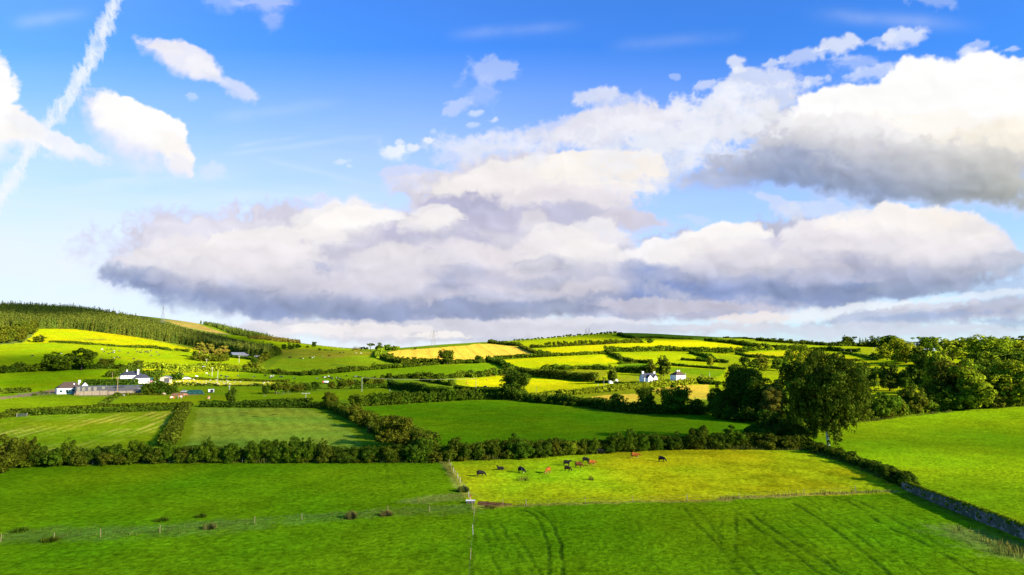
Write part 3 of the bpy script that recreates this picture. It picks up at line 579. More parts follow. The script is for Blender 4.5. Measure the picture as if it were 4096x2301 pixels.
MARKS = [   # wheel tracks: frame, course, width in metres, strength
    (7, [(640, 865), (700, 885), (760, 930), (820, 1020), (860, 1120), (882, 1250), (885, 1480)], .75, .8), (7, [(760, 875), (850, 930), (920, 1020), (970, 1130), (990, 1250), (1000, 1480)], .8, .85),
    (8, [(560, 850), (650, 905), (820, 1010), (1000, 1140), (1180, 1290), (1400, 1480)], 1.0, .8), (8, [(660, 840), (740, 880), (900, 990), (1060, 1090), (1330, 1310)], .8, .6),
    (8, [(900, 800), (1070, 860), (1250, 990), (1430, 1090), (1650, 1190), (1830, 1290), (2130, 1480)], 1.0, .8), (8, [(1000, 810), (1160, 855), (1350, 970), (1600, 1100), (1790, 1210), (2050, 1350)], 1.0, .7),
    (8, [(60, 900), (170, 980), (320, 1100), (520, 1240), (700, 1360), (840, 1480)], 1.0, .75), (8, [(200, 930), (310, 1010), (480, 1130), (700, 1260), (880, 1370), (1040, 1480)], 1.1, .85),
    (8, [(100, 940), (85, 1000), (90, 1200), (60, 1340)], .8, .6), (8, [(60, 1240), (180, 1350), (300, 1480)], .9, .6), (8, [(-20, 1270), (90, 1400), (150, 1480)], .9, .5), (8, [(330, 930), (310, 1000)], .8, .5),
    (8, [(1300, 1290), (1380, 1330)], 1.2, .5), (8, [(1200, 860), (1500, 1010), (1800, 1130)], .8, .3), (8, [(560, 960), (700, 1060), (900, 1200)], .7, .3),
    (7, [(270, 980), (330, 1150), (440, 1440)], .8, .5), (7, [(350, 980), (430, 1150), (600, 1440)], .9, .4), (7, [(450, 990), (560, 1180), (740, 1460)], .9, .5), (7, [(590, 1080), (700, 1270), (830, 1460)], .9, .45),
    (8, [(700, 830), (900, 930), (1150, 1090), (1400, 1270), (1640, 1440)], .6, .45), (8, [(1250, 900), (1500, 1040), (1800, 1190), (2150, 1400)], .6, .4), (8, [(420, 960), (620, 1110), (850, 1300), (1010, 1440)], .6, .45), (8, [(1400, 880), (1700, 1020), (2100, 1230)], .6, .35), (7, [(1560, 900), (1640, 1100), (1800, 1330), (1880, 1460)], .6, .3), (7, [(2070, 830), (2160, 960), (2330, 1130), (2445, 1250)], .9, .5), (7, [(2180, 850), (2290, 970), (2440, 1130)], .9, .5), (7, [(2420, 900), (2380, 1100), (2420, 1300)], .9, .4), (7, [(1140, 1330), (1170, 1400)], 1.2, .4),
    (6, [(1540, 1000), (1525, 1200), (1505, 1460)], 1.0, .4), (6, [(850, 600), (870, 720)], 1.0, .25), (6, [(920, 600), (1000, 760)], 1.0, .2),
]
def in_poly(px, py, P):
    c = np.zeros(px.shape, bool); n = len(P)
    for i in range(n):
        x0, y0 = P[i]; x1, y1 = P[(i + 1) % n]
        if y0 == y1: continue
        k = (y0 > py) != (y1 > py); c ^= k & (px < (x1 - x0) * (py - y0) / (y1 - y0) + x0)
    return c
def seg_dist(px, py, a, b):
    dx, dy = b[0] - a[0], b[1] - a[1]; L2 = dx * dx + dy * dy + 1e-9; t = np.clip(((px - a[0]) * dx + (py - a[1]) * dy) / L2, 0, 1)
    return np.hypot(px - a[0] - t * dx, py - a[1] - t * dy)
def densify(pts, step):
    out = []
    for a, b in zip(pts, pts[1:]):
        n = max(1, int(math.hypot(b[0] - a[0], b[1] - a[1]) / step))
        out += [a.lerp(b, i / n) for i in range(n)]
    return out + [pts[-1]]
def smooth_line(pts, n=3):
    for _ in range(n):
        q = [pts[0]]
        for a, b in zip(pts, pts[1:]): q += [a.lerp(b, .25), a.lerp(b, .75)]
        pts = q + [pts[-1]]
    return pts
def build_ground():
    a_in = np.radians(np.arange(-40, 40.001, .088)); a_out = np.radians(np.linspace(40, 320, 90)[1:-1])
    az = np.concatenate([a_in, a_out]); na = len(az)
    rs = [1.5, 4, 8, 14, 22, 32, 44, 56, 66, 75, 82]; r = 82.0
    while r < 9000:
        rs.append(r); r += min(max(r * r / 20490 * .72, .3), r * (.0095 if r < 1900 else .04))
    rs = np.array(rs); A_, R_ = np.meshgrid(az, rs); x = R_ * np.sin(A_); y = R_ * np.cos(A_); z = hgt(x, y)
    col = np.zeros(x.shape + (4,)); col[..., :3] = (.135, .205, .006); col[..., 3] = .4
    far_ = sstep(420, 560, R_)[..., None] * sstep(-60, 60, x)[..., None]; col[..., :3] = col[..., :3] * (1 - far_) + np.array([.26, .32, .003]) * far_
    vis = (np.abs(A_) < R(45)) & (R_ > 40)
    px, py = x[vis], y[vis]; cc = col[vis]
    wob = 1.2
    pxw = px + wob * fbm(px, py, 6, 2, 500); pyw = py + wob * fbm(px, py, 6, 2, 505)
    for k, P, c, mo in FIELDS:
        W_ = [ground(k, *p) for p in P]; W_ = [(p.x, p.y) for p in W_]
        sel = in_poly(pxw, pyw, W_); cc[sel, :3] = c; cc[sel, 3] = mo
        if c in (WHEAT,):
            a, b = ground(2, 1725, 440), ground(2, 1690, 368); d = (b - a); d.z = 0; d.normalize()
            t = (px[sel] * d.y - py[sel] * d.x) + 4 * fbm(px[sel], py[sel], 130, 2, 520); q = np.abs((t % 21.0) - 10.5); m = sstep(.9, .3, np.abs(q - .95)) * .42 + .10 * sstep(2.2, 1, q)
            s2 = .93 + .14 * vnoise(t / 3.2, t * 0, 5) ; cc[sel, :3] *= ((1 - .55 * m) * s2)[:, None]
        if k == 5 and mo == .6 and c[1] == .2601:    # mown rows drying
            a, b = ground(5, 420, 440), ground(5, 1150, 215); d = (b - a); d.z = 0; d.normalize(); X_, Y_ = px[sel], py[sel]
            t = X_ * d.y - Y_ * d.x + 2.5 * fbm(X_, Y_, 60, 2, 530); l = X_ * d.x + Y_ * d.y
            m = sstep(.35, .8, .5 + .5 * np.sin(t * 2 * math.pi / 4.1)) * sstep(-.25, .35, fbm(t * 2, l * .35, 8, 3, 540) + .15)
            patch = sstep(-.35, .3, fbm(X_, Y_, 70, 3, 545) + .25 * sstep(-240, -120, X_) - .3 * sstep(-120, -40, X_)); m *= patch
            cc[sel, :3] = cc[sel, :3] * (1 - m[:, None] * .9) + np.array([.46, .42, .05]) * m[:, None] * .9
        if k == 5 and mo == .7 and c[1] == .250 and c[0] == .180:
            a, b = ground(5, 1800, 440), ground(5, 1700, 180); d = (b - a); d.z = 0; d.normalize(); X_, Y_ = px[sel], py[sel]
            t = X_ * d.y - Y_ * d.x; cc[sel, :3] *= (1 + .16 * np.sin(t * 2 * math.pi / 5.5) * (vnoise(X_ / 6, Y_ / 14, 3)))[:, None]
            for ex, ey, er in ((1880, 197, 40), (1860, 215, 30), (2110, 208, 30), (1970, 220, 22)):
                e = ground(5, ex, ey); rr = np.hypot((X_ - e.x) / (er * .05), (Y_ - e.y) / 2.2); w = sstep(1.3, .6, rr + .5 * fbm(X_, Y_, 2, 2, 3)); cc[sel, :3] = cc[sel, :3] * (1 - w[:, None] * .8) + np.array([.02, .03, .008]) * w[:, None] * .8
        if isinstance(c, tuple) and k in (1,) and c == BRN:
            cc[sel, :3] *= (1 + .35 * fbm(px[sel], py[sel] * .3, 60, 3, 550))[:, None]
        if c == MOOR: cc[sel, :3] *= (1 + .35 * fbm(px[sel], py[sel], 60, 4, 551))[:, None]
    rut = np.zeros(len(px))
    for k, P, wd, st in MARKS:
        L_ = smooth_line(line(k, P), 2); bx = [p.x for p in L_]; by = [p.y for p in L_]
        sel = np.where((px > min(bx) - 3) & (px < max(bx) + 3) & (py > min(by) - 3) & (py < max(by) + 3))[0]
        if not len(sel): continue
        dm = np.full(len(sel), 1e9)
        xx = px[sel] + .35 * fbm(px[sel], py[sel], 3, 2, 560); yy = py[sel] + .35 * fbm(px[sel], py[sel], 3, 2, 561)
        for a, b in zip(L_, L_[1:]): dm = np.minimum(dm, seg_dist(xx, yy, a, b))
        rut[sel] = np.maximum(rut[sel], st * sstep(1.0, .25, dm / wd * 1.6) * np.clip(.15 + 1.3 * vnoise(px[sel] / 3.5, py[sel] / 3.5, 9), 0, 1))
    cc[:, :3] = cc[:, :3] * (1 - .70 * rut[:, None]) + np.array([.012, .045, .004]) * rut[:, None] * .6
    # pale rough grass by the fence lines
    for k, P, wd, c, st in ((6, [(1270, 560), (1330, 610), (1370, 680), (1420, 760), (1490, 825)], 1.3, (.30, .32, .04), .7),
                            (7, [(230, 850), (500, 832), (800, 822), (1200, 806), (1800, 790), (2445, 780)], 1.1, (.26, .24, .03), .75), (8, [(0, 815), (700, 780), (1400, 752)], 1.2, (.30, .25, .05), .8),
                            (5, [(0, 1160), (300, 1130), (700, 1120), (1230, 1110), (1600, 1070), (1960, 1050)], 4.5, (.12, .19, .02), .55), (6, [(200, 1020), (600, 985), (1190, 950), (1500, 930)], 3.5, (.11, .18, .02), .5),
                            (6, [(1130, 870), (1300, 850), (1420, 830)], 3.5, (.20, .24, .04), .6), (8, [(1950, 1090), (2150, 1160), (2400, 1250)], 5, (.24, .22, .05), .5), ('h', [(1200, 40), (1400, 45)], 3, (.03, .03, .02), .7),
                            (1, [(830, 490), (960, 488)], 8, (.10, .12, .02), .6), (1, [(1380, 480), (2000, 590)], 5, (.30, .18, .03), .5), (1, [(1480, 705), (1850, 745)], 2.0, (.45, .27, .06), .6), (2, [(700, 425), (870, 408)], 4, (.25, .14, .04), .6)):
        L_ = smooth_line(line(k, P), 2); bx = [p.x for p in L_]; by = [p.y for p in L_]; e = wd * 3
        sel = np.where((px > min(bx) - e) & (px < max(bx) + e) & (py > min(by) - e) & (py < max(by) + e))[0]
        if not len(sel): continue
        dm = np.full(len(sel), 1e9)
        for a, b in zip(L_, L_[1:]): dm = np.minimum(dm, seg_dist(px[sel], py[sel], a, b))
        w = st * sstep(1.4, .3, dm / wd + .8 * fbm(px[sel], py[sel], 2.2, 3, 570)); cc[sel, :3] = cc[sel, :3] * (1 - w[:, None]) + np.array(c) * w[:, None]
    # patchiness of grazed and grown grass
    far = sstep(90, 900, np.hypot(px, py)); mo = cc[:, 3]
    g = 1 + mo * (.30 * fbm(px, py, 9, 4, 601) + .22 * fbm(px, py, 2.3, 3, 611) * (1 - far) + .22 * fbm(px, py, 45, 3, 621)) ; h2 = mo * fbm(px, py, 26, 4, 631)
    cc[:, 0] *= g * (1 + .5 * h2); cc[:, 1] *= g; cc[:, 2] *= g
    col[vis] = cc; micro = .05 * fbm(px, py, 1.3, 3, 641) * (1 - far) * (.6 + mo) - .12 * rut; z[vis] += micro
    # left and right of the visible land the same grass goes on
    nr = len(rs); i = np.arange(nr * na).reshape(nr, na); j = np.roll(i, -1, 1)
    F = np.stack([i[:-1], i[1:], j[1:], j[:-1]], -1).reshape(-1, 4)[:, ::-1]
    m, nt = mat_new('grassland'); o = N(nt, 'ShaderNodeOutputMaterial'); at = N(nt, 'ShaderNodeAttribute', attribute_name='tint'); tc = N(nt, 'ShaderNodeTexCoord'); d = N(nt, 'ShaderNodeBsdfDiffuse')
    mp = N(nt, 'ShaderNodeMapping'); mp.inputs['Scale'].default_value = (1, 1, 1); nt.links.new(tc.outputs['Object'], mp.inputs[0])
    n1 = noise(nt, .9, 5, mp.outputs[0], .68, .4); n2 = noise(nt, .16, 4, mp.outputs[0], .6, .5)
    f1 = N(nt, 'ShaderNodeMapRange'); nt.links.new(n1, f1.inputs[0]); f1.inputs[1].default_value = .30; f1.inputs[2].default_value = .66; f1.inputs[3].default_value = .50; f1.inputs[4].default_value = 1.36
    f2 = N(nt, 'ShaderNodeMapRange'); nt.links.new(n2, f2.inputs[0]); f2.inputs[1].default_value = .3; f2.inputs[2].default_value = .7; f2.inputs[3].default_value = .84; f2.inputs[4].default_value = 1.16
    mu = N(nt, 'ShaderNodeMath', operation='MULTIPLY'); nt.links.new(f1.outputs[0], mu.inputs[0]); nt.links.new(f2.outputs[0], mu.inputs[1])
    vm = N(nt, 'ShaderNodeVectorMath', operation='SCALE'); nt.links.new(at.outputs['Color'], vm.inputs[0]); nt.links.new(mu.outputs[0], vm.inputs['Scale'])
    nt.links.new(vm.outputs[0], d.inputs[0])
    bp = N(nt, 'ShaderNodeBump'); bp.inputs['Strength'].default_value = .55; bp.inputs['Distance'].default_value = .5; nt.links.new(n1, bp.inputs['Height']); nt.links.new(bp.outputs[0], d.inputs['Normal'])
    nt.links.new(d.outputs[0], o.inputs[0])
    me = quads_mesh('ground', np.stack([x, y, z], -1), F, m, np.clip(col, 0, 1).reshape(-1, 4), True)
    ob = link(bpy.data.objects.new('ground', me)); ob['kind'] = 'structure'; ob['label'] = 'rolling farmland of green, lime and golden fields'
build_ground()

# ================================================================= an added sheet out of view, its density shaped to shade chosen ground
def shade_map(Dx, Dy):
    s = np.full(Dx.shape, .0)
    wx = 26 * fbm(Dx, Dy * 2.5, 160, 3, 701); wy = 9 * fbm(Dx, Dy * 2.5, 160, 3, 711)
    X_, Y_ = Dx + wx, Dy + wy
    edge = np.interp(X_, [-200, 0, 250, 500, 900, 1300, 1450, 1700, 2100, 2576, 2900], [1030, 1030, 1020, 1010, 985, 1000, 1010, 1000, 985, 1000, 1000])
    s = .55 * sstep(-22, 30, Y_ - edge)
    def b(cx, cy, rx, ry, v, op=1.0):
        nonlocal s
        w = op * sstep(1.25, .55, np.hypot((X_ - cx) / rx, (Y_ - cy) / ry)); s = s * (1 - w) + v * w
    b(110, 915, 210, 32, .75); b(120, 955, 190, 22, .6); b(250, 985, 260, 25, .38); b(620, 985, 260, 40, .5)
    b(820, 955, 260, 30, .45); b(760, 900, 160, 45, .5); b(1000, 930, 180, 25, .35); b(1000, 985, 150, 18, .5)
    b(160, 785, 300, 26, .86); b(560, 860, 130, 26, .85); b(650, 880, 70, 24, .9); b(1640, 843, 190, 12, .75)
    b(1430, 1080, 420, 55, .66); b(700, 1080, 260, 50, .38); b(240, 1080, 200, 40, .3); b(1650, 1200, 520, 52, .25); b(1900, 1190, 200, 40, .5)
    b(2300, 1110, 330, 26, .72); b(2350, 1168, 420, 22, .0); b(2520, 1050, 180, 18, .25); b(2450, 1250, 260, 34, .62)
    b(640, 1142, 760, 20, .78, .9); b(1500, 1120, 560, 18, .78, .9); b(930, 1080, 150, 60, .45)
    b(600, 1330, 900, 80, .55); b(1900, 1350, 700, 75, .5); b(600, 1220, 400, 25, .45); b(2080, 990, 200, 120, .22); b(2400, 960, 300, 110, .0)
    b(1500, 985, 300, 20, .3); b(1830, 900, 150, 30, .1)
    return np.clip(s, 0, .9)
def build_shade_cloud():
    xs = np.arange(-1500, 1300, 14.0); ys = np.arange(40, 1950, 14.0); X_, Y_ = np.meshgrid(xs, ys); Z_ = hgt(X_, Y_)
    Dx, Dy = toD(X_, Y_, Z_); s = shade_map(Dx, Dy)
    s *= sstep(0, 150, X_ + 1500) * sstep(0, 150, 1300 - X_) * sstep(0, 60, Y_ - 30) * sstep(0, 200, 1950 - Y_)
    s = np.where(np.abs(Dx - 1288) > 1900, s * .8, s)
    a = 1 - np.sqrt(1 - np.clip(s, 0, .99)); L = 2600.0
    th = 12 + 30 * s; puff = 9 * fbm(X_, Y_, 90, 4, 801)
    lo = np.stack([X_ + SUN_V[0] * L, Y_ + SUN_V[1] * L, Z_ + SUN_V[2] * L], -1)
    up = lo + SUN_V[None, None] * (th + puff + 20)[..., None]; lo = lo - SUN_V[None, None] * (th * .3 + puff * .5)[..., None]
    nr, nc = X_.shape; i = np.arange(nr * nc).reshape(nr, nc); n = nr * nc
    Fl = np.stack([i[:-1, :-1], i[1:, :-1], i[1:, 1:], i[:-1, 1:]], -1).reshape(-1, 4); Fu = Fl[:, ::-1] + n
    rim = np.concatenate([i[0, :], i[1:, -1], i[-1, -2::-1], i[-2:0:-1, 0]]); rn = np.roll(rim, -1); Fr = np.stack([rim, rn, rn + n, rim + n], -1)
    V = np.concatenate([lo.reshape(-1, 3), up.reshape(-1, 3)]); c = np.ones((2 * n, 4)); c[:, :3] = .9; c[:, 3] = np.concatenate([a.ravel()] * 2)
    m, nt = mat_new('shade_sheet'); o = N(nt, 'ShaderNodeOutputMaterial'); at = N(nt, 'ShaderNodeAttribute', attribute_name='tint')
    t = N(nt, 'ShaderNodeBsdfTransparent'); dd = N(nt, 'ShaderNodeBsdfTranslucent'); mx = N(nt, 'ShaderNodeMixShader')
    nt.links.new(at.outputs['Color'], dd.inputs[0]); nt.links.new(at.outputs['Alpha'], mx.inputs[0]); nt.links.new(t.outputs[0], mx.inputs[1]); nt.links.new(dd.outputs[0], mx.inputs[2]); nt.links.new(mx.outputs[0], o.inputs[0])
    me = quads_mesh('shade_cloud', V, np.concatenate([Fl, Fu, Fr]), m, c, True)
    ob = link(bpy.data.objects.new('shade_cloud', me)); ob['kind'] = 'structure'; ob['label'] = 'added unseen cloudy sheet beside the view, shaped to shade the fields'
build_shade_cloud()
# ================================================================= leaves, crowns, hedges
def leaf_quads(P, Nn, size, rs, aspect=1.0):
    """small leaf sprays at P, facing roughly Nn"""
    n = len(P); Nn = Nn / np.maximum(np.linalg.norm(Nn, axis=1, keepdims=True), 1e-6)
    q = rs.normal(size=(n, 3)); a = np.cross(Nn, q); a /= np.maximum(np.linalg.norm(a, axis=1, keepdims=True), 1e-6); b = np.cross(Nn, a)
    s = (np.asarray(size) * (.55 + .75 * rs.rand(n)))[:, None] * .5; s2 = s * aspect
    bend = Nn * s * .35
    V = np.stack([P - a * s - b * s2 * .6, P + a * s - b * s2 - bend, P + a * s * .8 + b * s2, P - a * s + b * s2 * .8 - bend], 1)
    F = np.arange(4 * n).reshape(n, 4); return V.reshape(-1, 3), F
def clump_leaves(C, Rr, total, size, rs, up=.25, jit=.6, squash=.85, shell=.3):
    C = np.asarray(C, float); Rr = np.asarray(Rr, float); w = Rr ** 2; w = w / w.sum(); idx = rs.choice(len(C), total, p=w)
    d = rs.normal(size=(total, 3)); d /= np.linalg.norm(d, axis=1, keepdims=True); d[:, 2] = np.where(rs.rand(total) < up * 2, np.abs(d[:, 2]), d[:, 2])
    r = Rr[idx] * (1 - shell * rs.rand(total) ** 1.6 + .10 * rs.rand(total)); off = d * r[:, None]; off[:, 2] *= squash
    P = C[idx] + off; tint = rs.rand(len(C))[idx] * .55 + .45 * rs.rand(total)
    V, F = leaf_quads(P, d + jit * rs.normal(size=(total, 3)) * .6 + np.array([0, 0, .15]), size, rs)
    return V, F, np.repeat(tint, 4)
def limb_mesh(segs, n=6):
    mb = MB()
    for pts, rad in segs: mb.tube(pts, rad, n)
    return mb
NAT = {'round': 1.0, 'oval': .72, 'shrub': 1.12, 'spread': 1.05, 'weeping': .95, 'umbrella': .95, 'pine': .75, 'tuft': .7, 'spruce': .4, 'cone': .34}
CROWNS = {}
def crown_mesh(kind, seed, det, mat):
    """unit-height tree: crown and trunk meshes"""
    key = (kind, seed, det, mat)
    if key in CROWNS: return CROWNS[key]
    rs = np.random.RandomState(seed * 31 + len(kind) * 7); n, size = {3: (42000, .019), 2: (9000, .036), 1: (2600, .062), 0: (800, .11)}[det]
    C, Rr = [], []; segs = []; tb = 0
    def lobed(nl, nc, cz, rx, rz, r0, r1, fl=.55, egg=0):
        for l in range(nl):
            while True:
                d = rs.uniform(-1, 1, 3)
                if np.linalg.norm(d) < 1: break
            f = fl * rs.uniform(.72, 1.18); e = 1 - egg * d[2]; lx, ly, lz = d[0] * (rx - rx * f * .8) * e * 1.2, d[1] * (rx - rx * f * .8) * e * 1.2, cz + d[2] * (rz - rz * f * .75) * 1.15
            for i in range(max(3, nc // nl)):
                q = rs.normal(size=3); q /= np.linalg.norm(q); rr = r0 + (r1 - r0) * rs.rand(); k = .7 + .35 * rs.rand()
                z_ = lz + q[2] * max(rz * f - rr * .6, .02) * k; C.append([lx + q[0] * max(rx * f - rr * .6, .02) * k, ly + q[1] * max(rx * f - rr * .6, .02) * k, max(z_, .07)]); Rr.append(rr)
    def shell(nc, cz, rx, rz, r0, r1, zmin=-1, egg=0):
        for i in range(nc):
            while True:
                d = rs.normal(size=3); d /= np.linalg.norm(d)
                if d[2] > zmin: break
            k = .62 + .38 * rs.rand() ** .5; rr = r0 + (r1 - r0) * rs.rand()
            e = 1 - egg * d[2]; C.append([d[0] * (rx - rr * .7) * k * e, d[1] * (rx - rr * .7) * k * e, cz + d[2] * (rz - rr * .7) * k]); Rr.append(rr)
    if kind == 'round':
        lobed(9, 72, .53, .52, .46, .06, .12, .5); shell(16, .50, .33, .33, .12, .18); lobed(4, 26, .24, .44, .22, .07, .12, .5); tb = .22; tr = .028
    elif kind == 'oval':
        lobed(9, 70, .53, .37, .47, .05, .10, .5, .2); shell(14, .48, .2, .34, .10, .15); lobed(3, 20, .20, .28, .18, .06, .1, .5); tb = .16; tr = .024
    elif kind == 'shrub':
        lobed(8, 66, .44, .60, .52, .07, .13, .5); shell(16, .36, .42, .30, .12, .2); tb = .3; tr = .02
    elif kind == 'spread':       # two or three storeys of loose heads
        for (ox, oy, oz, s) in ((-.2, .05, .55, .8), (.22, -.05, .6, .85), (0, 0, .72, .85), (.05, .1, .42, .8), (-.1, -.15, .38, .7)):
            c0 = len(C); shell(15, 0, .36 * s, .26 * s, .07, .12, -.8)
            for j in range(c0, len(C)): C[j][0] += ox; C[j][1] += oy; C[j][2] += oz
        tb = .36; tr = .03
    elif kind == 'weeping':
        shell(110, .62, .50, .38, .05, .10, -.95); shell(40, .60, .34, .28, .09, .14); lobed(3, 20, .33, .30, .14, .05, .08, .6); tb = .16; tr = .018
        for i in range(150):      # hanging tresses
            a = rs.rand() * 6.283; rr = .16 + .30 * rs.rand() ** .6; z0 = .72 - .5 * rs.rand(); L = .07 + .14 * rs.rand()
            rr *= (1 - .35 * max(0, z0 - .5) / .3) * min(1, .25 + (z0 - .2) * 2.2); x, y = rr * math.cos(a), rr * math.sin(a)
            for k in range(4): C.append([x + .01 * rs.randn(), y + .01 * rs.randn(), z0 - L * k / 3]); Rr.append(.045 - .006 * k)
    elif kind == 'umbrella':
        for i in range(26):
            a = rs.rand() * 6.283; rr = .44 * rs.rand() ** .5; C.append([rr * math.cos(a), rr * math.sin(a), .88 - .5 * rr ** 2 * 1.3 + .03 * rs.randn()]); Rr.append(.07 + .05 * rs.rand())
        tb = .55; tr = .028
    elif kind == 'pine':
        for i in range(34):
            z0 = .55 + .43 * rs.rand() ** .8; a = rs.rand() * 6.283; rr = .34 * rs.rand() ** .6 * (1.15 - .55 * (z0 - .5) / .5); C.append([rr * math.cos(a), rr * math.sin(a), z0]); Rr.append(.06 + .06 * rs.rand())
        tb = .62; tr = .026
    elif kind == 'tuft':         # narrow, half bare hedgerow tree
        shell(20, .66, .34, .32, .08, .13, -.9, -.15); tb = .38; tr = .03
    if kind in ('spruce', 'cone'):
        nn = {3: 5200, 2: 2600, 1: 620, 0: 150}[det]; wr = .20 if kind == 'spruce' else .17; zb = .08 if kind == 'spruce' else .0
        z = zb + (1 - zb) * (1 - np.sqrt(rs.rand(nn))) ; whorl = {3: 22, 2: 16, 1: 10, 0: 6}[det]; zl = (np.floor(z * whorl) + .15 + .35 * rs.rand(nn)) / whorl; z = .35 * z + .65 * zl
        a = rs.rand(nn) * 6.283; prof = wr * np.clip(1 - z, 0, 1) ** .8; lob = 1 + .25 * np.sin(a * 5 + z * 40) ; r = prof * lob * (.45 + .55 * rs.rand(nn) ** .5)
        P = np.stack([r * np.cos(a), r * np.sin(a), np.clip(z - r * .35, .02, 1)], -1); d = np.stack([np.cos(a), np.sin(a), .55 + 0 * a], -1) + .45 * rs.normal(size=(nn, 3))
        V, F = leaf_quads(P, d, {3: .022, 2: .030, 1: .060, 0: .12}[det] * (1.2 - .7 * z), rs, 1.3); tint = np.repeat(rs.rand(nn), 4)
        segs = [([(0, 0, -.02), (0, 0, .5), (0, 0, .98)], [.014, .009, .003])]
    else:
        if kind in ('round', 'oval'): shell(20, .25, .36 if kind == 'round' else .24, .17, .09, .14, -.9)
        C = np.array(C); Rr = np.array(Rr)
        ex = np.percentile(np.abs(C[:, :2]), 97) + Rr.mean() * .8; zt = (C[:, 2] + Rr * .85).max(); C[:, :2] *= NAT[kind] * .5 / ex; C[:, 2] *= 1 / zt
        V, F, tint = clump_leaves(C, Rr, n, size, rs, squash=.62 if kind in ('umbrella', 'pine') else .88)
        lean = .03 * rs.randn(2); top = .5 if kind in ('shrub', 'weeping') else .74
        tp = [(0, 0, -.03), (lean[0] * .3, lean[1] * .3, tb * .5), (lean[0], lean[1], tb), (lean[0] * 1.4, lean[1], top)]
        segs = [(tp, [tr * 1.25, tr, tr * .8, tr * .3])]
        order = rs.permutation(len(C))[:14 if det >= 2 else 7]
        for j in order:
            t = .35 + .6 * rs.rand(); zz = tb * t + (top - tb) * t * .6; b0 = Vector((lean[0], lean[1], min(zz, C[j][2] * .9))); e = Vector(C[j]); mid = b0.lerp(e, .5) + Vector((0, 0, .03 if kind != 'weeping' else .06))
            lk = .5 if kind == 'weeping' else 1; segs.append(([b0, mid, e], [tr * .45 * lk, tr * .3 * lk, tr * .12 * lk]))
    cm = quads_mesh('crown', V, F, M[mat], tint[:, None].repeat(3, 1))
    mb = limb_mesh(segs, 7 if det >= 2 else 4); tm = bpy.data.meshes.new('trunk'); tm.from_pydata(mb.v, [], mb.f)
    for p in tm.polygons: p.use_smooth = True
    CROWNS[key] = (cm, tm); return CROWNS[key]
BARKED = {}
def trunk_for(tm, bark):
    k = (tm.name, bark)
    if k not in BARKED:
        t2 = tm.copy(); t2.materials.clear(); t2.materials.append(M[bark]); BARKED[k] = t2
    return BARKED[k]
_tc = [0]
TREE_XY = []
def tree(loc, h, w, kind, mat, label, cat='tree', group=None, name=None, bark='bark', det=None, seed=None, sink=0.0):
    r = math.hypot(loc[0], loc[1]); px = r / FPX
    if det is None: det = 3 if h / px > 55 else 2 if h / px > 22 else 1 if h / px > 7.5 else 0
    _tc[0] += 1; seed = seed if seed is not None else _tc[0] % ({3: 4, 2: 9, 1: 8, 0: 5}[det] if kind in ('shrub', 'round') else {3: 3, 2: 4, 1: 5, 0: 4}[det])
    if kind == 'shrub': h *= random.uniform(.88, 1.12); w *= random.uniform(.8, 1.25)
    cm, tm = crown_mesh(kind, seed, det, mat)
    natural = NAT[kind]
    s = w / (h * natural)
    root = empty(name or {'shrub': 'bush', 'spruce': 'spruce_tree', 'cone': 'conifer_tree', 'pine': 'pine_tree', 'umbrella': 'pine_tree', 'weeping': 'birch_tree'}.get(kind, 'broadleaf_tree'),
                 (loc[0], loc[1], loc[2] - sink), random.uniform(0, 6.28), (h * s, h * s, h))
    tag(root, label, cat, group)
    c = link(bpy.data.objects.new('crown', cm), root); t = link(bpy.data.objects.new('trunk', trunk_for(tm, bark)), root)
    return root
